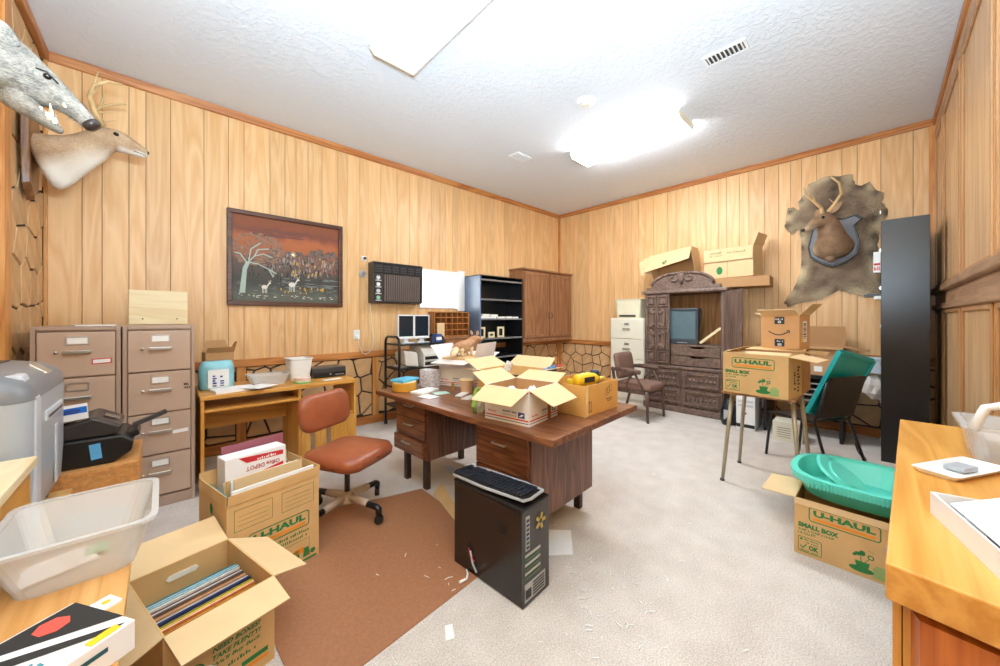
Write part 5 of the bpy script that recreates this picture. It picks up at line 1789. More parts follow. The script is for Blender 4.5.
mail_print(T, 0.325, 0.32, 0.205, ('-x', '-y'))
g = D2()
g.rect(0.2, 0.0, 0.038, 0.1)
g.put('brown_tape', plain('brown_tape', S(140, 96, 52), 0.3), T, face_m('-y', 0.325, 0.32, 0, 0.0022))
for i, (x, y, q) in enumerate([(1.59, 1.58, 0.062), (1.69, 1.50, 0.048), (1.565, 1.445, 0.042)]):
    bm_ = MB()
    rnd = random.Random(30 + i)
    rings = []
    for zz, k in ((0.0, 0.5), (0.03, 0.95), (0.08, 1.0), (0.13, 0.75), (0.16, 0.25)):
        rings.append([(q * k * math.cos(2 * math.pi * j / 12) * rnd.uniform(.75, 1.15), q * k * math.sin(2 * math.pi * j / 12) * rnd.uniform(.75, 1.15), zz + rnd.uniform(-.012, .012)) for j in range(12)])
    o = bm_.loft(rings).build('crumpled_bag', plain('white_bag', S(236, 234, 236), 0.35), None)
    o.location = (x, y, DZ + 0.02)
    tag(o, ['largest crumpled white bag inside the near mailing carton', 'middle-sized crumpled white bag by the right wall of the near carton', 'smallest crumpled white bag at the front of the near carton'][i], 'bag')

# brown carton with drill
T = cardboard_box('brown_carton', 'amber brown carton holding a yellow drill at the desk edge', 0.40, 0.33, 0.19, (2.075, 1.40, DZ), 0, [], plain('amber_kraft', S(222, 168, 92), 0.6, var=0.05))
g = D2()
for k in range(3):
    g.frame(0.24 + k * 0.025, 0.10 + 0.01 * k, 0.022, 0.05, 0.003, 0.01)
g.rect(0.245, 0.075, 0.075, 0.005).rect(0.26, 0.062, 0.05, 0.004)
g.line([(0.05, 0.03), (0.05, 0.09)], 0.004).line([(0.07, 0.03), (0.07, 0.09)], 0.004).line([(0.042, 0.08), (0.05, 0.092), (0.058, 0.08)], 0.004).line([(0.04, 0.026), (0.08, 0.026)], 0.004)
g.put('black_print', BLACKI, T, face_m('-y', 0.40, 0.33))
g = D2()
g.rect(0.004, 0, 0.03, 0.188)
g.put('packing_tape', plain('clear_tape', S(240, 206, 150), 0.2), T, face_m('-y', 0.40, 0.33, 0, 0.0018))
T = thing('power_drill', 'yellow power drill lying across the amber brown carton', 'drill', (2.07, 1.33, DZ + 0.185), -8)
MB().body([((-0.13, 0, 0.02), 0.028, 0.028), ((-0.12, 0, 0.02), 0.036, 0.04), ((-0.02, 0, 0.02), 0.038, 0.045), ((0.05, 0, 0.015), 0.034, 0.038), ((0.09, 0, 0.01), 0.02, 0.02)], 12).build('motor_housing', YELLOW, T, smooth=True)
MB().tube([(0.085, 0, 0.01), (0.15, 0, 0.01)], 0.016, 10).build('chuck', plain('yellow_pale', S(226, 196, 90), 0.4), T, smooth=True)
MB().body([((-0.03, 0.02, 0.0), 0.02, 0.02), ((-0.05, 0.08, -0.01), 0.019, 0.024), ((-0.06, 0.13, -0.02), 0.026, 0.03)], 10).build('handle', YELLOW, T, smooth=True)
D2().rect(-0.06, -0.016, 0.10, 0.034).put('nameplate', BLACKI, T, plane_m((-0.03, -0.0405, 0.022), (1, 0, 0), (0, 0, 1)))
T = thing('blue_tape_roll', 'dark blue cap sticking up at the corner of the amber carton', 'cap', (2.225, 1.385, DZ + 0.0065))
MB().lathe([(0.03, 0), (0.03, 0.19), (0.034, 0.192), (0.034, 0.225), (0.026, 0.235)], seg=16).build('bottle', plain('navy_plastic', S(44, 62, 88), 0.4), T, smooth=False)
# big open carton behind
T = cardboard_box('brown_carton', 'open brown carton of oddments in the middle of the desk', 0.40, 0.42, 0.20, (2.05, 2.02, DZ), 8,
                  [('-x', 80, 0.17, 0.08), ('-y', 78, 0.15, 0.08), ('+y', 66, 0.17, 0.08), ('+x', 60, 0.15, 0.08)])
for i, (lab, c, p, l) in enumerate([('rolled blue and white magazine sticking out of the middle carton', (90, 130, 180), (2.05, 1.93, DZ + 0.1), 0.3), ('white catalogue leaning in the middle carton', (236, 234, 230), (1.93, 2.05, DZ + 0.04), 0.24)]):
    o = thing('magazine', lab, 'magazine', p)
    o.rotation_euler = (R(64 if i == 0 else 20), 0, R(30))
    MB().lathe([(0.028, 0), (0.028, l), (0.02, l), (0.02, 0.0)], seg=14).build('rolled_pages', plain('magazine_%d' % i, S(*c), 0.4, var=0.5, scale=50), o)
T = thing('red_handled_pliers', 'red handled pliers lying on the far flap of the middle carton', 'pliers', (2.30, 1.78, DZ + 0.205), 30)
for s in (-1, 1):
    MB().tube([(0, 0.0, 0.01), (0.05, s * 0.02, 0.012), (0.12, s * 0.025, 0.014)], 0.008, 8).build('handle', REDI, T, smooth=True)
MB().tube([(0.0, 0, 0.01), (-0.05, 0, 0.01)], 0.010, 8, 0.004).build('jaw', DGREY, T, smooth=True)
# far mailing carton
T = cardboard_box('mailing_carton', 'white mailing carton with a fox on it at the far side of the desk', 0.40, 0.36, 0.235, (2.09, 2.67, DZ), 22,
                  [('-x', 97, 0.15, 0.06), ('-y', 12, 0.15, 0.06), ('+x', 80, 0.17, 0.06), ('+y', 40, 0.16, 0.06)], CARDW, liner=CARDD, mf=plain('carton_inside', S(226, 214, 208), 0.7))
mail_print(T, 0.40, 0.36, 0.235, ('-x', '-y'))
# a full inner parcel carries the fox
o = bx(-0.18, 0.18, -0.16, 0.16, 0.0, 0.24).build('inner_parcel', CARD, None, 0.004)
o.location = (2.09, 2.67, DZ + 0.0085)
o.rotation_euler = (0, 0, R(22))
tag(o, 'brown parcel packed inside the far mailing carton under the fox', 'parcel')
# ---- stuffed fox
T = thing('stuffed_fox', 'small stuffed fox with raised ears on top of the far mailing carton', 'stuffed animal', (2.09, 2.70, DZ + 0.2555), 16)
T.scale = (0.85, 0.95, 0.74)
FOX = fur_mat('fox_fur', S(214, 156, 106), S(170, 110, 70), 24, S(236, 214, 176))
fo_ = MB().body([((-0.17, 0, 0.10), 0.03, 0.03), ((-0.14, 0, 0.11), 0.06, 0.065), ((-0.05, 0, 0.12), 0.062, 0.07), ((0.05, 0, 0.135), 0.058, 0.07), ((0.11, 0, 0.165), 0.046, 0.055), ((0.14, -0.01, 0.20), 0.045, 0.048),
                 ((0.17, -0.025, 0.215), 0.046, 0.044), ((0.20, -0.04, 0.205), 0.03, 0.028), ((0.235, -0.06, 0.19), 0.015, 0.014), ((0.245, -0.065, 0.187), 0.007, 0.007)], 12)
o = fo_.build('fur_body', FOX, T, smooth=True, sub=1)
paint_attr(o, lambda c: 1.0 if c.z < 0.10 else 0.2)
fur_blades(o, 2500, 0.012, 0.03, 0.001, (-0.8, 0, -0.2), 2)
for x, y in ((-0.12, -0.035), (-0.10, 0.035), (0.06, -0.035), (0.08, 0.035)):
    o = MB().body([((x, y, 0.10), 0.026, 0.03), ((x + 0.01, y, 0.05), 0.016, 0.018), ((x + 0.005, y, 0.012), 0.013, 0.014), ((x + 0.02, y, 0.0), 0.014, 0.012)], 8, (1, 0, 0)).build('paw', FOX, T, smooth=True)
    paint_attr(o, lambda c: 0.9)
o = MB().body([((-0.15, 0, 0.11), 0.02, 0.02), ((-0.22, -0.03, 0.09), 0.04, 0.04), ((-0.28, -0.05, 0.05), 0.042, 0.042), ((-0.33, -0.06, 0.03), 0.012, 0.012)], 10).build('tail', FOX, T, smooth=True, sub=1)
paint_attr(o, lambda c: 0.8)
for s in (-1, 1):
    o = ear(T, (0.155, -0.02 + s * 0.03, 0.25), (0.145, -0.02 + s * 0.045, 0.315), 0.024, (0.9, -0.3, 0), FOX)
    paint_attr(o, lambda c: 0.5)
    eyeball(T, (0.197, -0.032 + s * 0.026, 0.218), 0.006)
eyeball(T, (0.247, -0.066, 0.19), 0.008, 'nose')
T = thing('grey_headset', 'dark curled cable bundle behind the stuffed fox', 'cable bundle', (2.27, 2.62, DZ + 0.25))
MB().tube([(0.06 * math.cos(a), 0.05 * math.sin(a), 0.01 + 0.1 * abs(math.sin(a * 0.5))) for a in [i * 0.5 for i in range(26)]], 0.008, 6).build('cable', DGREY, T, smooth=True)

# smaller things along the left side of the desk
T = thing('amber_round_tin', 'round amber tin on the far left corner of the desk', 'tin', (1.49, 2.76, DZ))
MB().lathe([(0.098, 0), (0.10, 0.004), (0.10, 0.066), (0.094, 0.07)], seg=32).build('tin_body', TAPE, T)
MB().lathe([(0.096, 0.07), (0.096, 0.074), (0.09, 0.076)], seg=32).build('lid', plain('tin_lid', S(236, 216, 170), 0.4), T)
o = bx(-0.10, 0.10, -0.07, 0.07, 0, 0.022).build('blue_packet', plain('sky_blue_packet', S(92, 186, 222), 0.35, var=0.1), None, 0.006)
o.location = (1.50, 2.77, DZ + 0.0765)
o.rotation_euler = (0, 0, R(18))
tag(o, 'sky blue packet lying on the round amber tin', 'packet')
o = bx(-0.055, 0.055, -0.075, 0.075, 0, 0.15).build('floral_box', plain('floral_print', S(208, 202, 206), 0.5, var=0.45, scale=70), None, 0.003)
o.location = (1.735, 2.75, DZ)
o.rotation_euler = (0, 0, R(15))
tag(o, 'small grey and white patterned box between the tin and the mailing carton', 'box')
T = thing('paper_cup', 'tan paper cup standing before the far mailing carton', 'cup', (1.82, 2.33, DZ))
MB().loft([[(r * math.cos(2 * math.pi * k / 20), r * math.sin(2 * math.pi * k / 20), z) for k in range(20)] for r, z in ((0.045, 0), (0.06, 0.10), (0.063, 0.105), (0.056, 0.105), (0.042, 0.005))]).build('cup_body', plain('cup_tan', S(214, 172, 136), 0.6), T)
MB().lathe([(0.061, 0.096), (0.065, 0.1), (0.061, 0.106)], seg=20).build('rim', CARDL, T)
o = bx(-0.012, 0.012, -0.008, 0.008, 0, 0.06).build('matchbox', plain('brass_ink', S(176, 130, 62), 0.4), None, 0.002)
o.location = (1.78, 2.47, DZ)
tag(o, 'tiny upright brown packet at the foot of the far mailing carton', 'packet')
for i, (x, y, w_, l_, rz, h_, m_, lab) in enumerate([
    (1.58, 2.58, 0.22, 0.12, 20, 0.016, PAPER, 'crumpled white papers right of the amber tin'),
    (1.64, 2.44, 0.12, 0.10, -15, 0.004, plain('mint_paper', S(190, 220, 206), 0.6), 'pale green paper beside the white papers on the desk'),
    (1.74, 2.28, 0.16, 0.06, 30, 0.008, PAPER, 'white notepad in front of the paper cup'),
    (1.70, 2.14, 0.14, 0.07, 20, 0.010, plain('grey_pad', S(222, 216, 206), 0.6), 'grey-white flat pad at the middle of the desk edge'),
    (1.50, 2.40, 0.10, 0.14, 10, 0.002, PAPER, 'glossy white sheet near the desk edge by the far pedestal'),
]):
    o = bx(-w_ / 2, w_ / 2, -l_ / 2, l_ / 2, 0, h_).build('desk_paper', m_, None, 0.0008)
    o.location = (x, y, DZ)
    o.rotation_euler = (0, 0, R(rz))
    tag(o, lab, 'paper')
T = thing('green_snack_bag', 'crinkled green and clear bag left of the near mailing carton', 'bag', (1.50, 1.765, DZ))
rnd = random.Random(4)
for nm, m_, dx, q, hh in (('green_wrapper', plain('green_wrapper', S(150, 190, 90), 0.35, var=0.2), 0.04, 0.06, 0.15), ('clear_wrapper', plain('brownish_clear', S(178, 160, 132), 0.2, var=0.2, alpha=0.8), -0.025, 0.06, 0.09)):
    rings = []
    for zz, k in ((0.0, 0.8), (0.25 * hh, 1.0), (0.6 * hh, 0.9), (hh, 0.5)):
        rings.append([(dx * 0.3 + q * k * math.cos(2 * math.pi * j / 12) * rnd.uniform(.8, 1.15), dx + q * 0.6 * k * math.sin(2 * math.pi * j / 12) * rnd.uniform(.8, 1.15), zz) for j in range(12)])
    MB().loft(rings).build(nm, m_, T)
o = bx(-0.06, 0.06, -0.045, 0.045, 0, 0.02).build('amber_envelope', plain('amber_envelope', S(226, 168, 92), 0.6), None, 0.003)
o.location = (2.2, 2.36, DZ)
o.scale = (1.5, 1.5, 3.0)
o.rotation_euler = (0, 0, R(-20))
tag(o, 'amber padded envelope beside the far mailing carton', 'envelope')

# ---- computer tower
T = thing('computer_tower', 'black computer tower with its rear ports facing the camera', 'computer', (1.305, 1.39, 0.0042), 4)
w_, d_, h_ = 0.105, 0.245, 0.445
bx(-w_, w_, -d_ + 0.006, d_, 0.0, h_).build('case', plain('brown_black_case', S(38, 30, 28), 0.22, var=0.08), T, 0.004)
bx(-w_ - 0.002, w_ + 0.002, -d_ - 0.004, d_ + 0.004, h_, h_ + 0.018).build('top_cover', BLACK, T, 0.006)
bx(-w_, w_, -d_, -d_ + 0.006, 0, h_).build('rear_panel', DGREY, T)
bx(-0.085, -0.055, -d_ - 0.003, -d_, 0.26, 0.42).build('port_plate', CHROME, T)
for k in range(7):
    bx(-0.08, -0.06, -d_ - 0.005, -d_ - 0.003, 0.268 + k * 0.021, 0.28 + k * 0.021).build('port', plain('port_%d' % (k % 3), (S(50, 50, 60), S(60, 90, 60), S(40, 60, 110))[k % 3], 0.4), T)
MB().lathe([(0.045, 0), (0.045, 0.003), (0.012, 0.004)], seg=24, M=Matrix.Translation((0.03, -d_, 0.36)) @ Matrix.Rotation(R(90), 4, 'X')).build('fan_guard', BLACK, T)
for k in range(5):
    a = 2 * math.pi * k / 5
    MB().box(0.012, 0.04, -0.008, 0.008, 0, 0.002, Matrix.Translation((0.03, -d_ - 0.003, 0.36)) @ Matrix.Rotation(R(90), 4, 'X') @ Matrix.Rotation(a, 4, 'Z')).build('fan_blade', plain('fan_yellow', S(190, 160, 60), 0.4), T)
for k in range(6):
    bx(-0.088, 0.03, -d_ - 0.003, -d_, 0.125 + k * 0.021, 0.138 + k * 0.021).build('slot_cover', CHROME if k % 2 else plain('slot_green', S(70, 100, 70), 0.4), T)
bx(-0.09, 0.07, -d_ - 0.003, -d_, 0.02, 0.105).build('power_supply', CHROME, T)
bx(-0.085, -0.045, -d_ - 0.005, -d_ - 0.003, 0.035, 0.075).build('power_socket', BLACK, T)
for k in range(5):
    bx(-0.03, 0.06, -d_ - 0.0045, -d_ - 0.003, 0.03 + k * 0.014, 0.036 + k * 0.014).build('vent_slot', BLACK, T)
# vent holes and wires on the side panel
g = D2()
for i in range(-2, 3):
    for j in range(-2, 3):
        if i * i + j * j < 6:
            g.circle(0.36 + i * 0.013, 0.33 + j * 0.013, 0.0045, 8)
for i in range(-2, 3):
    for j in range(-2, 3):
        if i * i + j * j < 6:
            g.circle(0.13 + i * 0.013, 0.12 + j * 0.013, 0.0045, 8)
g.put('vent_holes', plain('hole_black', S(10, 10, 10), 0.6), T, face_m('-x', 2 * w_, 2 * d_))
MB().tube([(-w_ - 0.004, 0.12, 0.13), (-w_ - 0.012, 0.10, 0.10), (-w_ - 0.006, 0.075, 0.08)], 0.003, 6).build('red_wire', REDI, T)
MB().tube([(-w_ - 0.004, 0.11, 0.12), (-w_ - 0.014, 0.08, 0.07), (-w_ - 0.006, 0.06, 0.03)], 0.005, 6).build('grey_wire', GREY, T)

T = thing('computer_keyboard', 'black and silver computer keyboard resting on the computer tower', 'keyboard', (1.285, 1.40, 0.4825), 97)
T.rotation_euler = (R(1.5), R(1), R(97))
T.scale = (1.08, 1.08, 1.0)
kb = [(-0.235, -0.075), (-0.12, -0.09), (0.12, -0.09), (0.235, -0.075), (0.24, 0.03), (0.225, 0.075), (0, 0.088), (-0.225, 0.075), (-0.24, 0.03)]
MB().prism(kb, 0, 0.016).build('silver_tray', GREY, T, 0.004)
MB().prism([(p[0] * 0.985, p[1] * 0.8 + 0.014) for p in kb], 0.016, 0.022).build('key_bed', BLACK, T, 0.002)
KEY = plain('key_caps', S(40, 46, 56), 0.4, var=0.1)
kp = None
for r_ in range(6):
    n_ = 19
    for c_ in range(n_):
        if c_ in (13, 17) and r_ % 2 == 0:
            continue
        x = -0.205 + c_ * 0.0228
        y = -0.042 + r_ * 0.021
        if kp is None:
            kp = bx(-0.0092, 0.0092, -0.0082, 0.0082, 0, 0.007).build('key', KEY, T, loc=(x, y, 0.022))
        else:
            q = kp.copy()
            COL.objects.link(q)
            q.location = (x, y, 0.022)

# ---- things on the floor
for nm, lab, poly, z, m_ in [
    ('paper_sheet', 'square white sheet of paper on the carpet beside the tower', [(1.80, 1.455), (1.898, 1.353), (1.714, 1.208), (1.605, 1.30)], 0.003, PAPER),
    ('paper_scrap', 'small white paper slip on the carpet at the bottom center', [(0.905, 1.315), (0.935, 1.30), (0.90, 1.235), (0.865, 1.25)], 0.003, PAPER),
    ('cardboard_sheet', 'tan cardboard strip leaning on the mat behind the tower', [(1.52, 2.36), (1.66, 2.46), (1.46, 1.86), (1.40, 1.86)], 0.008, CARD),
    ('paper_scrap', 'white paper slip under the walnut desk knee space', [(2.02, 2.62), (2.12, 2.60), (2.06, 2.42), (1.98, 2.44)], 0.004, PAPER),
    ('paper_scrap', 'grey leaflet under the walnut desk left of the white slip', [(1.86, 2.72), (1.93, 2.70), (1.88, 2.52), (1.82, 2.54)], 0.004, plain('grey_leaflet', S(176, 186, 196), 0.6)),
]:
    o = MB().prism(poly, 0.0045 if nm == 'cardboard_sheet' else 0.0005, z + 0.002).build(nm, m_, None)
    tag(o, lab, 'paper' if 'paper' in nm else 'cardboard')
o = MB().tube([(1.10, 1.47, 0.012), (1.14, 1.46, 0.016), (1.17, 1.49, 0.012), (1.185, 1.52, 0.012)], 0.008, 6, 0.004).build('twisted_paper', PAPER, None, smooth=True)
tag(o, 'twisted strip of white paper at the foot of the tower', 'paper')
rnd = random.Random(11)
sh = MB()
for i in range(170):
    if i < 70:
        x, y = rnd.gauss(1.55, 0.16), rnd.gauss(1.02, 0.14)
    elif i < 110:
        x, y = rnd.gauss(1.30, 0.25), rnd.gauss(0.78, 0.16)
    else:
        x, y = rnd.uniform(0.7, 3.2), rnd.uniform(0.35, 1.9)
    if 1.15 < x < 1.45 and 1.1 < y < 1.66:
        continue
    a = rnd.uniform(0, 6.3)
    l = rnd.uniform(0.008, 0.035)
    wd = rnd.uniform(0.001, 0.0024)
    M = Matrix.Translation((x, y, 0.0062)) @ Matrix.Rotation(a, 4, 'Z') @ Matrix.Rotation(rnd.uniform(-.12, .12), 4, 'Y')
    sh.box(-l / 2, l / 2, -wd, wd, -0.0006, 0.0006, M)
o = sh.build('paper_shreds', PAPER, None)
tag(o, 'tiny white shreds of paper strewn over the carpet', 'paper shreds', kind='stuff')


# ================================================================ FAR WALL AND RIGHT SIDE
# ---- cream filing cabinet and tub
T = thing('filing_cabinet', 'cream filing cabinet between the stone wainscot and the dark armoire', 'filing cabinet', (5.69, 2.83, 0), -90)
w_, d_, H = 0.29, 0.19, 1.36
bx(-w_, w_, -d_ + 0.015, d_, 0, H).build('body', OFFW, T, 0.004)
for k in range(4):
    D = bx(-w_ + 0.012, w_ - 0.012, -d_ - 0.002, -d_ + 0.015, 0.05 + k * 0.325, 0.365 + k * 0.325).build('drawer', OFFW, T, 0.005)
    zc = 0.21 + k * 0.325
    MB().box(-0.06, 0.06, -d_ - 0.022, -d_ - 0.012, zc - 0.008, zc + 0.010).box(-0.06, -0.05, -d_ - 0.012, -d_ - 0.002, zc - 0.006, zc + 0.006).box(0.05, 0.06, -d_ - 0.012, -d_ - 0.002, zc - 0.006, zc + 0.006).build('handle', CHROME, D, 0.002)
    bx(-0.04, 0.04, -d_ - 0.006, -d_ - 0.002, zc + 0.06, zc + 0.095).build('card_holder', CHROME, D)
T = thing('cream_storage_tub', 'cream plastic storage tub on top of the cream filing cabinet', 'tub', (5.69, 2.84, 1.3605), -90)
tapered(0.40, 0.27, 0.45, 0.31, 0.30, 0.004, 0.04).build('tub_body', plain('cream_milky', S(244, 236, 206), 0.35, alpha=0.9), T)
rim_ring(0.45, 0.31, 0.47, 0.33, 0.014, 0.01, 0.04).build('rim', plain('cream_milky', S(244, 236, 206), 0.35, alpha=0.9), T, loc=(0, 0, 0.294))
MB().box(-0.14, 0.14, -0.15, -0.147, 0.02, 0.05).build('dark_contents', DGREY, T)

# ---- armoire, front faces -x; local frame: +x is out of the wall's right as seen from the front, -y towards the viewer
T = thing('carved_armoire', 'dark carved armoire with an arched crest holding a television', 'armoire', (5.66, 1.95, 0), -90)
# local x = -world y ; local y = +world x
w_, d_ = 0.53, 0.23
Z1, Z2 = 0.62, 1.72
bx(-w_ - 0.03, w_ + 0.03, -d_ - 0.03, d_, 0, 0.09).build('plinth', ARMX, T, 0.012)
bx(-w_, w_, -d_, d_, 0.09, Z1).build('lower_chest', ARM, T, 0.004)
bx(-w_ - 0.02, w_ + 0.02, -d_ - 0.025, d_, Z1, Z1 + 0.045).build('waist_moulding', ARMX, T, 0.012)
bx(-w_, -w_ + 0.04, -d_, d_, Z1 + 0.045, Z2).build('side_panel', ARM, T, 0.003)
bx(w_ - 0.04, w_, -d_, d_, Z1 + 0.045, Z2).build('side_panel', ARM, T, 0.003)
bx(-w_ + 0.04, w_ - 0.04, d_ - 0.012, d_, Z1 + 0.045, Z2).build('back_panel', wood('inner_back', S(176, 124, 70), S(140, 92, 48), 'z', 1, 0.5, 0.02), T)
bx(-w_ + 0.04, w_ - 0.04, -d_ + 0.02, d_ - 0.012, Z1 + 0.335, Z1 + 0.36).build('inner_shelf', ARMX, T)
MB().box(-w_ - 0.05, w_ + 0.05, -d_ - 0.05, d_, Z2, Z2 + 0.05).build('cornice', ARMX, T, 0.016)
# crest: arch with two scrolls
ar = MB()
outer = [(0.42 * math.cos(R(180 - a)), 0.055 + 0.20 * math.sin(R(a)) ** 0.8) for a in range(0, 181, 10)]
MB().prism(outer + [(0.5, 0.05), (0.5, 0.0), (-0.5, 0.0), (-0.5, 0.05)], -0.02, 0.02, plane_m((0, -d_ - 0.01, Z2 + 0.05), (1, 0, 0), (0, 0, 1))).build('crest_board', ARMX, T, 0.006)
for s in (-1, 1):
    pts = [(s * 0.42 * math.cos(R(a)), -d_ - 0.035, Z2 + 0.105 + 0.19 * math.sin(R(a)) ** 0.9) for a in range(4, 74, 8)]
    pts += [(s * 0.05, -d_ - 0.035, Z2 + 0.285), (s * 0.03, -d_ - 0.035, Z2 + 0.22), (s * 0.08, -d_ - 0.035, Z2 + 0.17), (s * 0.14, -d_ - 0.035, Z2 + 0.185), (s * 0.15, -d_ - 0.035, Z2 + 0.23), (s * 0.11, -d_ - 0.035, Z2 + 0.24)]
    MB().tube(pts, 0.020, 8).build('carved_scroll', ARM, T, smooth=True)
MB().body([((0, -d_ - 0.035, Z2 + 0.12), 0.02, 0.02), ((0, -d_ - 0.04, Z2 + 0.18), 0.035, 0.03), ((0, -d_ - 0.045, Z2 + 0.25), 0.05, 0.03), ((0, -d_ - 0.04, Z2 + 0.29), 0.03, 0.02)], 10, (0, 1, 0)).build('carved_shell', ARM, T, smooth=True)


def raised_panel(x0, x1, z0, z1, y, name, parent, m=ARM, p=0.02):
    MB().prism([(x0, z0), (x1, z0), (x1, z1), (x0, z1)], 0, p, plane_m((0, y, 0), (1, 0, 0), (0, 0, 1)), 0.22).build(name, m, parent)


# left door, closed: four rows of carved panels
D = bx(-w_ + 0.005, -0.165, -d_ - 0.026, -d_ - 0.002, Z1 + 0.05, Z2 - 0.005).build('door', ARM, T, 0.004)
x0, x1 = -w_ + 0.03, -0.185
xm = (x0 + x1) / 2
rows = [(Z2 - 0.19, Z2 - 0.03), (Z2 - 0.51, Z2 - 0.21), (Z2 - 0.83, Z2 - 0.53), (Z2 - 1.02, Z2 - 0.85)]
for z0, z1 in rows:
    for a, b in ((x0, xm - 0.008), (xm + 0.008, x1)):
        f = MB()
        f.box(a, b, -d_ - 0.045, -d_ - 0.026, z0, z0 + 0.018).box(a, b, -d_ - 0.045, -d_ - 0.026, z1 - 0.018, z1).box(a, a + 0.018, -d_ - 0.045, -d_ - 0.026, z0 + 0.018, z1 - 0.018).box(b - 0.018, b, -d_ - 0.045, -d_ - 0.026, z0 + 0.018, z1 - 0.018)
        f.build('panel_moulding', ARMX, D, 0.005)
        raised_panel(a + 0.03, b - 0.03, z0 + 0.03, z1 - 0.03, -d_ - 0.026, 'raised_panel', D)
for z in (Z2 - 0.36, Z2 - 0.68):
    for s1, s2 in ((1, 1), (1, -1), (-1, 1), (-1, -1)):
        MB().box(-0.045, 0.045, -0.02, 0.0, -0.028, 0.028, Matrix.Translation((xm + s1 * 0.07, -d_ - 0.045, z + s2 * 0.10)) @ Matrix.Rotation(R(45 * s1 * -s2), 4, 'Y')).build('carved_block', ARMX, D, 0.01)
MB().lathe([(0.014, 0), (0.018, 0.015), (0.006, 0.025)], seg=12, M=Matrix.Translation((x1 + 0.006, -d_ - 0.026, Z2 - 0.52)) @ Matrix.Rotation(R(90), 4, 'X')).build('knob', ARM, D)
# right door, swung open a quarter turn towards the viewer
HG = Matrix.Translation((w_ - 0.004, -d_ - 0.004, 0)) @ Matrix.Rotation(R(130), 4, 'Z')
D = MB().box(-0.42, 0.0, -0.024, 0.0, Z1 + 0.05, Z2 - 0.005, HG).build('door', ARM, T, 0.004)
MB().box(-0.37, -0.05, 0.0, 0.006, Z1 + 0.10, Z2 - 0.055, HG).build('door_panel', ARM, D, 0.003)
MB().lathe([(0.014, 0), (0.018, 0.015), (0.006, 0.025)], seg=12, M=HG @ Matrix.Translation((-0.39, 0.0, Z2 - 0.52)) @ Matrix.Rotation(R(-90), 4, 'X')).build('knob', ARM, D)
# inner drawers with scooped fronts
for k in range(2):
    z0 = Z1 + 0.06 + k * 0.14
    xa, xb = -0.16, w_ - 0.045
    pf = [(xa, z0), (xb, z0), (xb, z0 + 0.13), (xm * 0 + 0.30, z0 + 0.13), (0.26, z0 + 0.105), (0.12, z0 + 0.105), (0.08, z0 + 0.13), (xa, z0 + 0.13)]
    MB().prism(pf, 0, 0.02, plane_m((0, -d_ + 0.03, 0), (1, 0, 0), (0, 0, 1))).build('inner_drawer', ARMX, T, 0.003)
# lower carved drawers
for r_ in range(2):
    for a, b in ((-w_ + 0.02, -0.02), (0.02, w_ - 0.02)):
        z0, z1 = 0.11 + r_ * 0.255, 0.345 + r_ * 0.255
        D = bx(a, b, -d_ - 0.02, -d_, z0, z1).build('drawer', ARMX, T, 0.006)
        f = MB()
        f.box(a + 0.02, b - 0.02, -d_ - 0.042, -d_ - 0.02, z0 + 0.02, z0 + 0.05).box(a + 0.02, b - 0.02, -d_ - 0.042, -d_ - 0.02, z1 - 0.05, z1 - 0.02).box(a + 0.02, a + 0.05, -d_ - 0.042, -d_ - 0.02, z0 + 0.05, z1 - 0.05).box(b - 0.05, b - 0.02, -d_ - 0.042, -d_ - 0.02, z0 + 0.05, z1 - 0.05)
        f.build('drawer_moulding', ARM, D, 0.008)
        for k in range(7):
            cx = a + 0.09 + k * (b - a - 0.18) / 6
            MB().body([((cx, -d_ - 0.02, (z0 + z1) / 2 - 0.02), 0.012, 0.012), ((cx + 0.012, -d_ - 0.032, (z0 + z1) / 2), 0.018, 0.014), ((cx, -d_ - 0.02, (z0 + z1) / 2 + 0.025), 0.01, 0.01)], 6, (0, 1, 0)).build('carved_leaf', ARM, D)
# television inside
T = thing('television', 'dark grey tube television inside the open armoire', 'television', (5.60, 1.98, 0.981), -90)
w2, h2 = 0.225, 0.52
fr = MB()
fr.box(-w2, w2, -0.12, -0.09, 0.0, 0.075).box(-w2, w2, -0.12, -0.09, h2 - 0.035, h2).box(-w2, -w2 + 0.035, -0.12, -0.09, 0.075, h2 - 0.035).box(w2 - 0.035, w2, -0.12, -0.09, 0.075, h2 - 0.035)
fr.build('bezel', plain('tv_grey', S(66, 72, 78), 0.35), T, 0.008)
MB().box(-w2 + 0.034, w2 - 0.034, -0.105, -0.09, 0.074, h2 - 0.034).build('screen', plain('tv_glass', S(96, 118, 124), 0.08), T, 0.01)
MB().body([((0, -0.09, h2 / 2), w2 * 1.40, h2 * 0.70), ((0, 0.02, h2 / 2), w2 * 1.2, h2 * 0.62), ((0, 0.12, h2 / 2), w2 * 0.8, h2 * 0.4)], 4, (0.7, 0, 0.7)).build('tube_housing', BLACK, T)
for k in range(5):
    bx(-0.05 + k * 0.028, -0.032 + k * 0.028, -0.124, -0.12, 0.02, 0.03).build('button', GREY, T)
o = MB().box(-0.17, 0.17, -0.012, 0.012, 0, 0.035).build('leaning_slat', PINE, None, 0.002)
o.location = (5.52, 1.60, 1.10)
o.rotation_euler = (0, R(-40), R(-90))
tag(o, 'pale wooden slat leaning inside the armoire beside the television', 'slat')

# boxes on the armoire
CY = Z2 + 0.0505
T = thing('moving_box', 'open moving box tipped on its side at the left of the armoire crest', 'box', (5.755, 2.13, CY + 0.05), 0)
T.rotation_euler = (R(-7), 0, 0)
T.scale = (1, 0.95, 1.12)
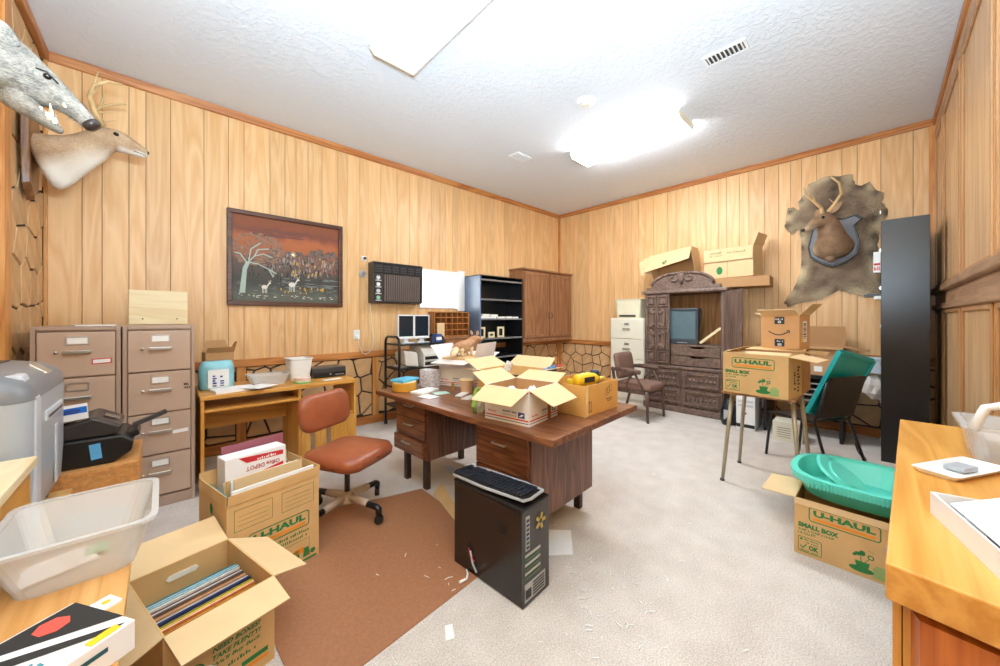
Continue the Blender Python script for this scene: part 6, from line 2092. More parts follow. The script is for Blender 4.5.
# lies on its side: the opening looks into the room (-x)
b = MB()
b.box(0.125, 0.131, -0.33, 0.33, 0, 0.50)
b.box(-0.13, 0.125, -0.33, 0.33, 0, 0.006).box(-0.13, 0.125, -0.33, 0.33, 0.494, 0.50)
b.box(-0.13, 0.125, -0.33, -0.324, 0.006, 0.494).box(-0.13, 0.125, 0.324, 0.33, 0.006, 0.494)
b.build('box_body', CARDL, T, 0.0015)


def hung_flap(T, P, m):
    n = (Vector(P[1]) - Vector(P[0])).cross(Vector(P[2]) - Vector(P[1])).normalized() * 0.004
    MB().add([Vector(p) for p in P] + [Vector(p) + n for p in P], [(0, 1, 2, 3), (7, 6, 5, 4), (0, 4, 5, 1), (1, 5, 6, 2), (2, 6, 7, 3), (3, 7, 4, 0)]).build('flap', m, T)


bx(0.12, 0.1245, -0.32, 0.32, 0.01, 0.49).build('inner_liner', CARDD, T)
hung_flap(T, [(-0.13, 0.33, 0.497), (-0.13, -0.33, 0.497), (-0.235, -0.30, 0.33), (-0.235, 0.40, 0.27)], CARDL)
hung_flap(T, [(-0.13, -0.328, 0.50), (-0.13, -0.328, 0.26), (-0.27, -0.37, 0.26), (-0.27, -0.37, 0.62)], CARD)
hung_flap(T, [(-0.13, 0.328, 0.24), (-0.13, 0.328, 0.49), (-0.25, 0.46, 0.42), (-0.25, 0.46, 0.24)], CARDL)
g = D2()
g.circle(0.12, 0.02, 0.02)
g.circle(0.155, 0.035, 0.015)
g.put('green_print', GREENI, T, plane_m((-0.236, 0.20, 0.325), (0, -1, 0.06), (0.53, 0, 0.85)))
T = cardboard_box('moving_box', 'taped moving box with green print at the right of the armoire crest', 0.60, 0.32, 0.40, (5.74, 1.40, CY + 0.1405), -97, [('-y', 173, 0.175, 0.0), ('+x', 20, 0.16, 0.02)], CARDL, lid=True)
g = D2()
g.scribble(0.08, 0.10, 0.16, 0.03, 8).scribble(0.08, 0.06, 0.16, 0.02, 8).scribble(0.30, 0.09, 0.22, 0.02, 12).scribble(0.06, 0.02, 0.48, 0.02, 26)
g.put('green_lettering', plain('faded_green_ink', S(150, 160, 116), 0.7), T, plane_m((-0.30, -0.1665, 0.235), (1, 0, 0), (0, -0.12, 0.99)))
bx(-0.003, 0.003, -0.1625, -0.1602, 0.01, 0.24).build('front_seam', CARDD, T)
g = D2()
g.circle(0.20, 0.10, 0.04, 12, 0.055)
g.put('green_emblem', GREENI, T, face_m('-y', 0.60, 0.32))
T = cardboard_box('flat_carton', 'flat brown carton lying under the right box on the armoire', 0.80, 0.38, 0.13, (5.70, 1.36, CY + 0.001), -86, [], CARDD, lid=True)

# ---- brown armchair
T = thing('armchair', 'brown upholstered wooden armchair in front of the armoire', 'chair', (4.80, 2.30, 0), -90)
# faces local +x
WD = wood('armchair_wood', S(110, 84, 72), S(82, 62, 54), 'z', 1.4, 0.4, 0.03)
for s in (-1, 1):
    MB().tube([(0.25, s * 0.25, 0), (0.235, s * 0.24, 0.25), (0.225, s * 0.235, 0.40)], [0.017, 0.021, 0.024], 8).build('leg', WD, T, smooth=True)
    MB().tube([(-0.31, s * 0.23, 0), (-0.24, s * 0.23, 0.25), (-0.225, s * 0.23, 0.45), (-0.26, s * 0.225, 0.68)], [0.017, 0.02, 0.022, 0.02], 8).build('leg', WD, T, smooth=True)
    MB().tube([(-0.25, s * 0.26, 0.655), (-0.10, s * 0.275, 0.665), (0.10, s * 0.28, 0.655), (0.16, s * 0.27, 0.645)], [0.022, 0.03, 0.034, 0.028], 8).build('armrest', WD, T, smooth=True)
    MB().tube([(0.20, s * 0.24, 0.38), (0.15, s * 0.26, 0.50), (0.08, s * 0.275, 0.64)], 0.016, 8).build('arm_post', WD, T, smooth=True)
    MB().tube([(-0.05, s * 0.24, 0.38), (-0.02, s * 0.26, 0.52), (0.05, s * 0.275, 0.64)], 0.014, 8).build('arm_post', WD, T, smooth=True)
bx(-0.23, 0.23, -0.235, 0.235, 0.35, 0.40).build('seat_rail', WD, T, 0.008)
sp = pad(0.52, 0.50, 0.095, 0.07)
sp.v = [(p[0] + 0.015, p[1], p[2] + 0.395) for p in sp.v]
sp.build('seat', FABRIC, T, smooth=True)
bp_ = pad(0.36, 0.47, 0.07, 0.05)
Mb = Matrix.Translation((-0.235, 0, 0.69)) @ Matrix.Rotation(R(80), 4, 'Y')
bp_.v = [tuple(Mb @ Vector(p)) for p in bp_.v]
bp_.build('backrest', FABRIC, T, smooth=True)

# ---- deer hide with a shield-mounted head on the far wall
HIDE = [(0.689, 2.881), (0.615, 3.039), (0.507, 3.082), (0.426, 3.096), (0.324, 3.061), (0.226, 3.053), (0.201, 2.935), (0.152, 2.899), (0.08, 2.923), (0.02, 2.805), (-0.039, 2.775), (-0.016, 2.666), (-0.068, 2.554), (-0.035, 2.447), (0.0, 2.39), (0.016, 2.197), (0.008, 1.936), (-0.008, 1.761), (-0.016, 1.631), (0.06, 1.615), (0.121, 1.609), (0.226, 1.652), (0.291, 1.677), (0.336, 1.71), (0.38, 1.666), (0.495, 1.594), (0.615, 1.563), (0.714, 1.553), (0.816, 1.507), (0.858, 1.551), (0.791, 1.687), (0.727, 1.814), (0.689, 2.006), (0.677, 2.263), (0.709, 2.496), (0.778, 2.436), (0.856, 2.539), (0.843, 2.636), (0.822, 2.781), (0.765, 2.785), (0.709, 2.73), (0.714, 2.838)]


def hide():
    from mathutils import geometry
    poly = [Vector(p) for p in HIDE]
    # finer outline with ragged fur edge
    rnd = random.Random(3)
    out = []
    for a, b in zip(poly, poly[1:] + poly[:1]):
        n = max(1, int((b - a).length / 0.03))
        for k in range(n):
            p = a.lerp(b, k / n)
            out.append(p + Vector((rnd.uniform(-.008, .008), rnd.uniform(-.008, .008))))
    inner = []
    y0, y1 = min(p.x for p in out), max(p.x for p in out)
    z0, z1 = min(p.y for p in out), max(p.y for p in out)

    def dist(q):
        best = 9
        for a, b in zip(out, out[1:] + out[:1]):
            ab = b - a
            t = max(0, min(1, (q - a).dot(ab) / max(ab.length_squared, 1e-9)))
            best = min(best, (q - a - ab * t).length)
        return best

    def inside(q):
        c = False
        for a, b in zip(out, out[1:] + out[:1]):
            if (a.y > q.y) != (b.y > q.y) and q.x < (b.x - a.x) * (q.y - a.y) / (b.y - a.y) + a.x:
                c = not c
        return c
    st = 0.03
    yy = y0
    while yy < y1:
        zz = z0
        while zz < z1:
            q = Vector((yy + rnd.uniform(-.008, .008), zz + rnd.uniform(-.008, .008)))
            if inside(q) and dist(q) > 0.018:
                inner.append(q)
            zz += st
        yy += st
    n = len(out)
    vs, es, fs, _, _, _ = geometry.delaunay_2d_cdt(out + inner, [], [list(range(n))], 1, 1e-5)
    dd = [dist(v) for v in vs]
    V = []
    for v, d in zip(vs, dd):
        k = min(1, d / 0.06)
        V.append((-0.004 - 0.022 * k - 0.008 * math.sin(v.x * 21) * math.sin(v.y * 17) * k, v.x, v.y))
    m0 = len(V)
    V += [(-0.001, v.x, v.y) for v in vs]
    F = [tuple(f) for f in fs] + [tuple(reversed([i + m0 for i in f])) for f in fs]
    # close the rim
    cnt = {}
    for f in fs:
        for a, b in zip(f, list(f[1:]) + [f[0]]):
            cnt[(a, b)] = 1
    for (a, b) in list(cnt):
        if (b, a) not in cnt:
            F.append((b, a, a + m0, b + m0))
    mb = MB()
    mb.add(V, F)
    o = mb.build('deer_hide', fur_mat('hide_fur', S(178, 152, 124), S(92, 72, 60), 5, S(236, 216, 176)), None, smooth=True, loc=(XB - 0.006, 0, 0))
    mid = 0.36
    paint_attr(o, lambda c: max(0.0, 1 - dist(Vector((c.y, c.z))) / 0.13) * (0.62 + 0.5 * math.sin(c.y * 19 + 1.3) * math.cos(c.z * 13)) - (0.9 if abs(c.y - mid + 0.02) < 0.035 and c.z > 2.35 else 0))
    spots = [(0.83, 2.56, .05), (0.80, 2.74, .04), (0.845, 1.55, .05), (-0.05, 2.55, .05), (0.03, 2.79, .05), (0.15, 2.90, .05), (0.69, 2.86, .04), (0.70, 2.45, .05), (0.69, 2.25, .045), (0.69, 2.05, .045), (0.05, 2.5, .06), (0.04, 2.3, .06), (0.05, 2.1, .05), (0.38, 3.02, .04), (0.385, 2.92, .04), (0.38, 2.82, .04), (0.74, 1.75, .04)]
    paint_attr(o, lambda c: max(math.exp(-((c.y - q[0]) ** 2 + (c.z - q[1]) ** 2) / (q[2] ** 2)) for q in spots) * 0.85, 'deep')
    return o


o = hide()
fur_blades(o, 16000, 0.015, 0.038, 0.0016, (-0.1, 0, -0.8), 3, front=(-1, 0, 0))
tag(o, 'brown deer hide with pale ragged edges hung on the far wall', 'hide')

T = thing('shield_deer_mount', 'deer head mount on a grey shield hung over the hide', 'deer mount', (XB - 0.07, 0.385, 2.30), 0)
T.scale = (1.0, 1.1, 1.1)
shp = [(0.0, -0.30), (0.10, -0.255), (0.19, -0.18), (0.21, -0.06), (0.185, 0.06), (0.17, 0.13), (0.23, 0.19), (0.18, 0.235), (0.08, 0.21), (0, 0.24), (-0.08, 0.21), (-0.18, 0.235), (-0.23, 0.19), (-0.17, 0.13), (-0.185, 0.06), (-0.21, -0.06), (-0.19, -0.18), (-0.10, -0.255)]
Ms = plane_m((0, 0, 0), (0, -1, 0), (0, 0, 1))
MB().prism(shp, 0.0, 0.022, Ms).build('shield_edge', BLACK, T, 0.003)
MB().prism([(p[0] * 0.92, p[1] * 0.92) for p in shp], 0.022, 0.028, Ms).build('shield', plain('shield_grey', S(128, 128, 134), 0.5), T, 0.003)
# the head turns to the left (towards +y) as it comes out
hd = MB().body([((-0.028, 0.0, -0.09), 0.185, 0.165), ((-0.07, 0.0, -0.085), 0.175, 0.165), ((-0.13, 0.0, -0.02), 0.13, 0.15), ((-0.185, 0.01, 0.06), 0.105, 0.125), ((-0.22, 0.025, 0.13), 0.09, 0.11), ((-0.255, 0.05, 0.175), 0.082, 0.09),
                ((-0.29, 0.085, 0.175), 0.072, 0.075), ((-0.325, 0.125, 0.145), 0.052, 0.054), ((-0.355, 0.16, 0.112), 0.038, 0.040), ((-0.38, 0.19, 0.085), 0.032, 0.033), ((-0.395, 0.207, 0.072), 0.022, 0.022)], 14)
o = hd.build('head_and_neck', DEERG, T, smooth=True, sub=1)
paint_attr(o, lambda c: 0.5 if c.y > 0.13 and c.z < 0.1 else 0.0)
MB().body([((-0.39, 0.20, 0.085), 0.018, 0.016), ((-0.402, 0.213, 0.078), 0.02, 0.018), ((-0.408, 0.22, 0.072), 0.01, 0.01)], 10).build('nose', NOSE, T, smooth=True)
MB().body([((-0.10, 0.01, -0.15), 0.05, 0.05), ((-0.13, 0.01, -0.21), 0.05, 0.04), ((-0.12, 0.01, -0.25), 0.025, 0.02)], 10, (1, 0, 0)).build('chest_tuft', DEERG, T, smooth=True)
for s in (-1, 1):
    px, py = 0.62, 0.78            # side vector of the head
    c = Vector((-0.255, 0.045, 0.235))
    sd = Vector((-0.72, -0.69, 0)) * s
    ear(T, tuple(c + sd * 0.06), tuple(c + sd * 0.17 + Vector((0.03, -0.02, 0.09))), 0.046, (-0.6, 0.6, 0.2), DEERG)
    eyeball(T, tuple(Vector((-0.305, 0.095, 0.195)) + sd * 0.058), 0.014)
    A = [c + sd * 0.035 + Vector((0, 0, 0.02)), c + sd * 0.08 + Vector((0.02, -0.02, 0.09)), c + sd * 0.16 + Vector((0.01, -0.02, 0.17)), c + sd * 0.20 + Vector((-0.04, 0.02, 0.26)), c + sd * 0.17 + Vector((-0.10, 0.06, 0.33))]
    B = MB().tube(A, 0.020, 8, 0.008)
    B.tube([A[2], A[2] + Vector((-0.03, 0.02, 0.09))], 0.009, 7, 0.003)
    B.tube([A[1], A[1] + Vector((-0.05, 0.04, 0.05))], 0.008, 7, 0.003)
    B.build('antler', ANTLER, T, smooth=True)

# ---- tall black shelving by the right wall: solid end towards the camera, open to the room
T = thing('black_shelving', 'tall black steel shelving unit whose solid end faces the camera', 'shelving', (5.41, -0.157, 0))
w_, d_, H = 0.44, 0.15, 2.285
EB = plain('end_panel_black', S(30, 29, 31), 0.3, var=0.12, scale=3)
bx(-w_, -w_ + 0.02, -d_, d_, 0, H).build('end_panel', EB, T, 0.002)
bx(w_ - 0.02, w_, -d_, d_, 0, H).build('end_panel', EB, T, 0.002)
bx(-w_ + 0.02, w_ - 0.02, -d_, -d_ + 0.012, 0, H).build('back_panel', EB, T)
for k in range(7):
    z = 0.08 + k * 0.36
    bx(-w_ + 0.02, w_ - 0.02, -d_ + 0.012, d_ - 0.01, z, z + 0.02).build('shelf', EB, T)
    bx(-w_ - 0.001, -w_ + 0.02, d_, d_ + 0.008, z + 0.11, z + 0.14).build('shelf_clip', CHROME, T)
T = thing('price_sign', 'white sign with red lettering clipped to the black shelving', 'sign', (5.1, -0.006, 1.90))
bx(-0.07, 0.07, 0.002, 0.05, -0.1, 0.1).build('card', PAPER, T)
g = D2()
g.scribble(0.005, -0.08, 0.04, 0.035, 4).rect(0.004, -0.03, 0.042, 0.02)
g.put('red_print', REDI, T, plane_m((-0.0715, 0.05, 0), (0, -1, 0), (0, 0, 1)))
T = thing('letter_tray', 'black letter tray jutting from the shelving at eye height', 'tray', (5.25, 0.0, 1.5725))
bx(-0.15, 0.15, -0.10, 0.11, 0, 0.006).build('tray_floor', BLACK, T)
bx(-0.15, 0.15, -0.10, 0.09, 0.02, 0.026).build('tray_floor', BLACK, T)
for x in (-0.15, 0.145):
    bx(x, x + 0.005, -0.1, 0.11, 0.006, 0.02).build('tray_side', BLACK, T)
o = bx(-0.1, 0.1, -0.1, 0.045, 0, 0.03).build('white_box', WHITE, None, 0.004)
o.location = (5.13, -0.005, 1.5415)
tag(o, 'flat white box under the letter tray on the shelving', 'box')
T = thing('blue_white_bin', 'pale blue plastic bin hooked low on the black shelving', 'bin', (5.12, 0.02, 0.821))
tapered(0.16, 0.16, 0.20, 0.20, 0.14, 0.004, 0.02).build('bin_body', plain('pale_blue_plastic', S(206, 222, 236), 0.35), T)
rim_ring(0.20, 0.20, 0.215, 0.215, 0.012, 0.008, 0.02).build('rim', plain('pale_blue_plastic', S(206, 222, 236), 0.35), T, loc=(0, 0, 0.133))
rnd = random.Random(9)
rings = []
for zz, k in ((0.0, 0.4), (0.06, 0.9), (0.14, 1.0), (0.20, 0.7), (0.235, 0.3)):
    rings.append([(0.095 * k * math.cos(2 * math.pi * j / 14) * rnd.uniform(.8, 1.15), 0.095 * k * math.sin(2 * math.pi * j / 14) * rnd.uniform(.8, 1.15), zz + rnd.uniform(-.01, .01)) for j in range(14)])
o = MB().loft(rings).build('plastic_bag', plain('clear_bag', S(226, 222, 216), 0.2, alpha=0.8), None)
o.location = (5.12, 0.03, 0.5625)
tag(o, 'crumpled clear plastic bag below the pale blue bin', 'bag')

# ---- small metal-legged table with boxes
T = thing('school_table', 'small school table on splayed beige metal legs under the moving box', 'table', (3.68, 0.65, 0))
bx(-0.35, 0.29, -0.235, 0.24, 0.745, 0.765).build('table_top', wood('school_top', S(176, 126, 76), S(146, 100, 58), 'x', 1.2, 0.4, 0.02), T, 0.006)
for y in (-0.2, 0.185):
    bx(-0.26, 0.24, y, y + 0.02, 0.715, 0.745).build('apron_rail', BEIGEM, T)
for sx in (-1, 1):
    for sy in (-1, 1):
        L = MB().tube([(sx * 0.21, sy * 0.195, 0.745), (sx * 0.235, sy * 0.225, 0.40), (sx * 0.265, sy * 0.255, 0.012)], [0.016, 0.015, 0.013], 10).build('leg', BEIGEM, T, smooth=True)
        MB().lathe([(0.017, 0), (0.018, 0.012), (0.012, 0.02)], (sx * 0.266, sy * 0.256, 0), 12).build('foot_cap', DGREY, L)
T = cardboard_box('moving_box', 'moving box with large green logo on the school table', 0.43, 0.32, 0.315, (3.46, 0.645, 0.7655), -97,
                  [('-y', -82, 0.10, 0.03), ('+x', 100, 0.16, 0.03), ('-x', -70, 0.14, 0.03)])
small_box_print(T, '-y', 0.43, 0.32, 0.315)
g = D2()
g.scribble(0.20, 0.04, 0.20, 0.06, 8, True).scribble(0.12, 0.06, 0.14, 0.04, 7, True)
g.put('black_print', BLACKI, T, face_m('+x', 0.43, 0.32))
T = cardboard_box('brown_carton', 'plain brown carton behind the logo box on the school table', 0.40, 0.30, 0.325, (3.815, 0.60, 0.7655), -90, [('-y', -84, 0.13, 0.02), ('+y', -84, 0.13, 0.02), ('+x', 96, 0.12, 0.02)], CARDD, mf=CARD)
T = cardboard_box('parcel_box', 'brown parcel box with a curved arrow on top of the plain carton', 0.27, 0.19, 0.28, (3.83, 0.55, 1.1045), -104, [('-y', 60, 0.09, 0.02), ('+x', 42, 0.12, 0.03), ('-x', 70, 0.06, 0.0)], plain('parcel_kraft', S(214, 164, 112), 0.7), t=0.004)
g = D2()
g.rect(0.10, 0.205, 0.07, 0.06).rect(0.10, 0.02, 0.07, 0.06)
ptsA = [(0.055 + 0.145 * t, 0.145 - 0.03 * math.sin(math.pi * t)) for t in [i / 12 for i in range(13)]]
g.line(ptsA, 0.008)
g.line([(0.185, 0.155), (0.205, 0.152), (0.203, 0.13)], 0.006)
g.put('dark_print', plain('slate_ink', S(44, 56, 66), 0.6), T, face_m('-y', 0.27, 0.19))
g = D2()
g.scribble(0.107, 0.24, 0.056, 0.012, 6).frame(0.124, 0.213, 0.022, 0.02, 0.005, 0.008).scribble(0.107, 0.058, 0.056, 0.010, 6).frame(0.122, 0.026, 0.012, 0.018, 0.004).frame(0.137, 0.026, 0.012, 0.018, 0.004)
g.put('white_print', PAPER, T, face_m('-y', 0.27, 0.19, 0, 0.0018))
g = D2()
g.rect(0.06, 0.06, 0.07, 0.17)
g.put('shipping_label', PAPER, T, face_m('+x', 0.27, 0.19))
g = D2()
for k in range(9):
    g.rect(0.068, 0.09 + k * 0.014, 0.05, 0.004 + 0.003 * (k % 3))
g.put('label_print', BLACKI, T, face_m('+x', 0.27, 0.19, 0, 0.0018))
g = D2()
g.rect(0.03, 0.06, 0.035, 0.03)
g.put('yellow_tag', YELLOW, T, face_m('+x', 0.27, 0.19, 0, 0.0018))

# ---- dark stand with a big carton behind
T = thing('media_stand', 'dark slatted stand under the big carton at the far wall', 'stand', (5.56, 0.62, 0))
bx(-0.26, 0.26, -0.36, 0.36, 0.68, 0.72).build('top', BLACKM, T, 0.003)
for y in (-0.35, 0.32):
    bx(-0.25, 0.25, y, y + 0.03, 0, 0.68).build('side', BLACKM, T)
for k in range(4):
    bx(-0.24, 0.24, -0.32, 0.32, 0.42 + k * 0.065, 0.435 + k * 0.065).build('slat_shelf', plain('rack_grey', S(150, 148, 146), 0.4), T)
T = cardboard_box('brown_carton', 'big open carton with a raised back flap on the dark stand', 0.66, 0.42, 0.32, (5.55, 0.60, 0.7205), -90, [('+y', 4, 0.22, 0.02), ('-y', 118, 0.05, 0.02), ('+x', 100, 0.2, 0.1), ('-x', 96, 0.14, 0.1)], plain('brown_kraft', S(196, 150, 106), 0.7), mf=CARDD)
g = D2()
g.rect(0.42, 0.04, 0.07, 0.06)
g.put('white_label', PAPER, T, face_m('-y', 0.66, 0.42))
# on the floor under there
T = thing('white_computer_case', 'white and black computer case on the floor under the school table', 'computer', (5.32, 1.12, 0), -90)
w_, h_ = 0.095, 0.40
bx(-w_, w_, -0.16, 0.2, 0.02, h_).build('case', LGREY, T, 0.006)
bx(-w_ - 0.003, w_ + 0.003, -0.17, -0.16, 0.0, h_ + 0.004).build('front_bezel', WHITE, T, 0.006)
bx(-w_ + 0.015, w_ - 0.015, -0.174, -0.17, 0.28, 0.31).build('drive_door', LGREY, T, 0.002)
bx(-w_ + 0.015, w_ - 0.015, -0.174, -0.17, 0.33, 0.36).build('drive_door', LGREY, T, 0.002)
bx(-w_, w_, -0.173, -0.17, 0.03, 0.07).build('dark_grille', BLACK, T)
MB().lathe([(0.012, 0), (0.012, 0.004), (0.004, 0.005)], seg=12, M=Matrix.Translation((0.0, -0.17, 0.2)) @ Matrix.Rotation(R(90), 4, 'X')).build('power_button', DGREY, T)
T = thing('white_drive_box', 'low white box with grey print on the floor by the dark stand', 'box', (5.12, 0.70, 0), -90)
bx(-0.13, 0.13, -0.12, 0.12, 0, 0.21).build('carton', OFFW, T, 0.004)
g = D2()
for k in range(5):
    g.rect(0.04, 0.04 + k * 0.025, 0.12, 0.006)
g.put('grey_print', GREYI, T, face_m('-y', 0.26, 0.24))
T = thing('black_bag', 'slumped black bag with a silver patch next to the armoire', 'bag', (5.30, 1.33, 0))
rnd = random.Random(21)
rings = []
for zz, k in ((0.0, 0.85), (0.08, 1.0), (0.18, 0.9), (0.28, 0.6), (0.33, 0.2)):
    rings.append([(0.12 * k * math.cos(2 * math.pi * j / 14) * rnd.uniform(.85, 1.1), 0.10 * k * math.sin(2 * math.pi * j / 14) * rnd.uniform(.85, 1.1), max(0, zz + rnd.uniform(-.01, .01))) for j in range(14)])
MB().loft(rings).build('bag_body', plain('bag_black', S(36, 38, 46), 0.3, var=0.3), T, smooth=True)
MB().box(-0.122, -0.117, -0.04, 0.03, 0.08, 0.2).build('silver_patch', GREY, T, 0.004)
pts = [(5.55 - 0.62 * math.sin(t * 1.5) - 0.05 * t, 0.13 + 0.05 * math.cos(t * 2.6) + 0.01 * t, 0.008) for t in [i * 0.1 for i in range(20)]]
tag(MB().tube(pts, 0.006, 6).build('black_cable', BLACK, None, smooth=True), 'thin black cable curling on the carpet by the far wall', 'cable')

# ---- black stacking chair with a teal lid propped on it
T = thing('stacking_chair', 'black stacking chair with its back to the camera', 'chair', (4.46, 0.46, 0), 60)
for s in (-1, 1):
    MB().tube([(0.25, s * 0.21, 0.0), (0.22, s * 0.205, 0.30), (0.20, s * 0.20, 0.43), (-0.15, s * 0.20, 0.43), (-0.2, s * 0.2, 0.44)], 0.012, 8).build('leg', BLACKM, T, smooth=True)
    MB().tube([(-0.33, s * 0.22, 0.0), (-0.24, s * 0.21, 0.28), (-0.19, s * 0.20, 0.44), (-0.285, s * 0.19, 0.80)], 0.012, 8).build('leg', BLACKM, T, smooth=True)
MB().loft([[(x, y, 0.445 + 0.015 * abs(y) * 4 * abs(y) + t - (0.02 if x > 0.2 else 0)) for y in (-0.21, -0.1, 0, 0.1, 0.21)] + [(x, y, 0.437 + 0.015 * abs(y) * 4 * abs(y) + t - (0.02 if x > 0.2 else 0)) for y in (0.21, 0.1, 0, -0.1, -0.21)] for x, t in ((-0.19, 0.0), (0.0, -0.005), (0.18, 0.0), (0.24, 0.0))]).build('seat', BLACK, T, smooth=False)
Mb = Matrix.Translation((-0.205, 0, 0.45)) @ Matrix.Rotation(R(-15), 4, 'Y')
MB().box(-0.012, 0.006, -0.205, 0.205, 0.03, 0.42, Mb).build('backrest', BLACK, T, 0.02, seg=3)
T = thing('teal_bin_lid', 'deep teal plastic lid propped against the stacking chair back', 'lid', (4.375, 0.36, 0.47), 60)
T.rotation_euler = (R(13), R(-17), R(60))
bx(-0.012, 0.006, -0.235, 0.225, 0.0, 0.62).build('lid_panel', TEALD, T, 0.01, seg=3)
for y0, y1, z0, z1 in ((-0.24, -0.215, 0, 0.6), (0.205, 0.23, 0, 0.6), (-0.215, 0.205, 0.575, 0.605), (-0.215, 0.205, 0.0, 0.025)):
    bx(-0.026, 0.012, y0, y1, z0, z1).build('lid_rim', TEALD, T, 0.004)

# ---- moving box with the teal tub in front
T = cardboard_box('moving_box', 'moving box with green logo under the teal tub', 0.43, 0.32, 0.32, (2.835, 0.125, 0), -91,
                  [('-x', 92, 0.16, 0.03), ('-y', 172, 0.035, 0.0)])
small_box_print(T, '-y', 0.43, 0.32, 0.32)
T = thing('teal_storage_tub', 'teal oval plastic tub resting on the moving box', 'tub', (2.96, 0.075, 0.3205), -91)


def oval(w, d, z, n=36, p=2.8):
    out = []
    for k in range(n):
        a = 2 * math.pi * k / n
        c, s = math.cos(a), math.sin(a)
        out.append((w / 2 * math.copysign(abs(c) ** (2 / p), c), d / 2 * math.copysign(abs(s) ** (2 / p), s), z))
    return out


MB().loft([oval(0.50, 0.44, 0), oval(0.56, 0.54, 0.11), oval(0.552, 0.532, 0.11), oval(0.49, 0.43, 0.005)]).build('tub_body', TEAL, T, smooth=False)
rm = MB().loft([oval(0.562, 0.542, 0.072), oval(0.62, 0.60, 0.085), oval(0.625, 0.605, 0.125), oval(0.56, 0.54, 0.128), oval(0.552, 0.532, 0.11), oval(0.562, 0.542, 0.11)], cap=False).build('rim', TEAL, T)
for k in range(26):
    x = -0.20 + k * 0.016
    MB().box(x, x + 0.006, -0.304, -0.296, 0.082, 0.118).build('rim_rib', TEAL, rm)
T = thing('teal_tub_lid', 'teal lid standing tilted inside the teal tub', 'lid', (2.96, 0.06, 0.335))
T.rotation_euler = (R(34), R(0), R(6))
MB().loft([oval(0.40, 0.24, 0), oval(0.42, 0.26, 0.012), oval(0.40, 0.24, 0.024)]).build('lid_panel', TEAL, T, loc=(0.0, 0.13, 0.0))
MB().loft([oval(0.30, 0.14, 0.0), oval(0.29, 0.13, 0.008)]).build('raised_center', TEAL, T, loc=(0.0, 0.13, 0.024))

# ---- honey oak counter at the right edge
RZ = 0.90
T = thing('oak_counter', 'glossy honey oak cabinet at the right edge of the photo', 'cabinet', (0, 0, 0))
top = [(2.444, -0.063), (0.992, -0.007), (0.93, -0.372), (2.444, -0.372)]
MB().prism(top, RZ - 0.07, RZ).build('counter_top', OAK, T, 0.004)
MB().prism([(2.42, -0.085), (1.03, -0.03), (0.975, -0.36), (2.42, -0.36)], 0.06, RZ - 0.07).build('carcass', OAKV, T)
for a, b in ((1.06, 1.70), (1.74, 2.40)):
    ya, yb = -0.028 - (a - 1.03) * 0.0395, -0.028 - (b - 1.03) * 0.0395
    D = MB().prism([(a, ya), (b, yb), (b, yb + 0.012), (a, ya + 0.012)], 0.10, RZ - 0.09).build('door', OAKV, T)
    MB().lathe([(0.010, 0), (0.016, 0.014), (0.006, 0.022)], seg=14, M=Matrix.Translation((a + 0.30, ya - 0.002, 0.76)) @ Matrix.Rotation(R(-90), 4, 'X')).build('knob', CHROME, D)
    MB().lathe([(0.010, 0), (0.016, 0.014), (0.006, 0.022)], seg=14, M=Matrix.Translation((a + 0.30, ya - 0.002, 0.66)) @ Matrix.Rotation(R(-90), 4, 'X')).build('knob', CHROME, D)
MB().prism([(1.028, -0.04), (1.0, -0.05), (0.965, -0.34), (0.99, -0.35)], 0.08, RZ - 0.09).build('end_panel', wood('red_oak_end', S(206, 122, 54), S(176, 92, 36), 'z', 1, 0.35, 0.02), T)
RT = RZ + 0.0005
T = thing('clear_photo_bin', 'clear plastic bin of papers at the back of the oak cabinet', 'bin', (1.98, -0.275, RT), 0)
tapered(0.20, 0.13, 0.24, 0.17, 0.11, 0.004, 0.03).build('bin_body', CLEAR, T)
rim_ring(0.24, 0.17, 0.262, 0.192, 0.014, 0.012, 0.03).build('rim', CLEAR, T, loc=(0, 0, 0.104))
MB().tube([(-0.13, -0.07, 0.11), (-0.12, -0.05, 0.18), (-0.115, 0.0, 0.20), (-0.12, 0.05, 0.18), (-0.13, 0.075, 0.11)], 0.012, 8).build('handle', WHITE, T, smooth=True)
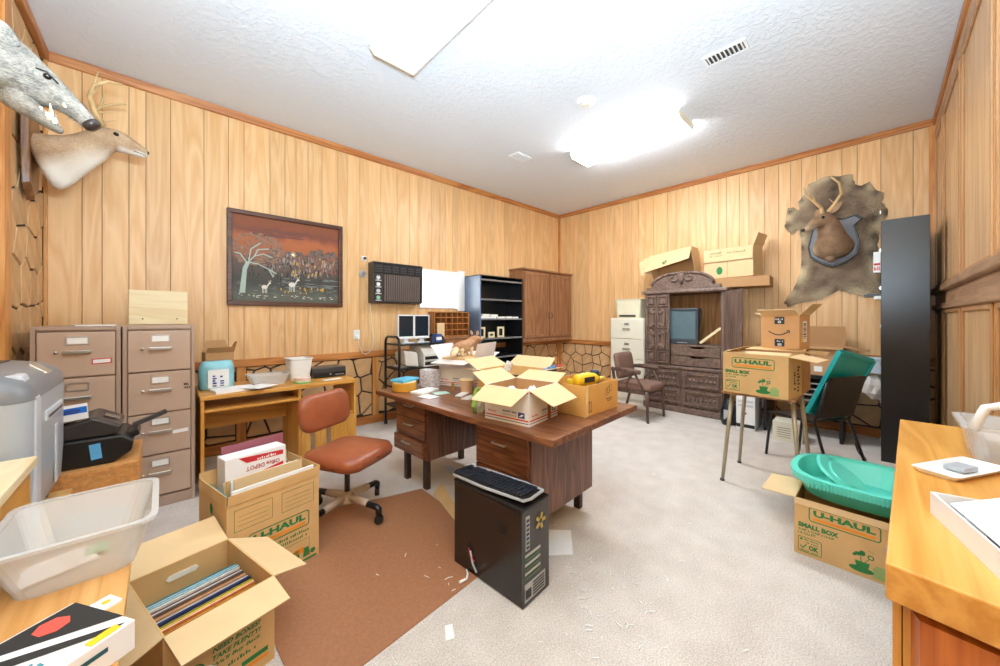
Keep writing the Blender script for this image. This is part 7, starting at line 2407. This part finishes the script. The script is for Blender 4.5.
for k in range(5):
    o = bx(-0.085, 0.085, -0.05, 0.05, 0, 0.012).build('photo_print', (PAPER, plain('blue_photo', S(90, 130, 190), 0.4), PAPER, plain('brown_photo', S(170, 140, 110), 0.4), PAPER)[k], None)
    o.location = (1.98, -0.275, RT + 0.006 + k * 0.0135)
    o.rotation_euler = (0, 0, R((-3, 4, -5, 2, 5)[k]))
    tag(o, ['lowest white photo packet in the clear bin', 'blue photo packet second from the bottom in the clear bin', 'white photo packet in the middle of the clear bin', 'brown photo packet near the top of the clear bin', 'topmost white photo packet in the clear bin'][k], 'photo packet', 'photo packets in the clear bin')
T = thing('white_envelope_tray', 'flat white tray with a silver clip on the oak cabinet', 'tray', (1.74, -0.165, RT), -28)
tapered(0.24, 0.08, 0.26, 0.10, 0.014, 0.004, 0.015).build('tray', WHITE, T)
MB().box(-0.04, 0.03, -0.025, 0.02, 0.006, 0.02).build('silver_clip', GREY, T, 0.004)
T = thing('white_photo_carton', 'white open carton with dark photos at the near end of the oak cabinet', 'box', (1.20, -0.215, RT), 14)
cw, cd, chh = 0.30, 0.20, 0.05
b = MB()
b.box(-cw / 2, cw / 2, -cd / 2, cd / 2, 0, 0.004).box(-cw / 2, -cw / 2 + 0.004, -cd / 2, cd / 2, 0.004, chh).box(cw / 2 - 0.004, cw / 2, -cd / 2, cd / 2, 0.004, chh).box(-cw / 2 + 0.004, cw / 2 - 0.004, -cd / 2, -cd / 2 + 0.004, 0.004, chh).box(-cw / 2 + 0.004, cw / 2 - 0.004, cd / 2 - 0.004, cd / 2, 0.004, chh)
b.build('carton', CARDW, T)
MB().box(-0.11, 0.11, -0.05, 0.05, -0.002, 0.002, Matrix.Translation((0.02, 0.03, 0.055)) @ Matrix.Rotation(R(-24), 4, 'X')).build('raised_flap', CARDW, T)
bx(-0.12, 0.06, -0.07, 0.05, 0.004, 0.03).build('dark_photo', plain('dark_photo', S(120, 110, 116), 0.3), T)
o = bx(-0.05, 0.05, -0.03, 0.03, 0, 0.03).build('pink_packet', plain('pink', S(226, 90, 130), 0.4), None, 0.006)
o.location = (1.52, -0.26, RT)
tag(o, 'small bright pink packet between the bin and the white carton', 'packet')
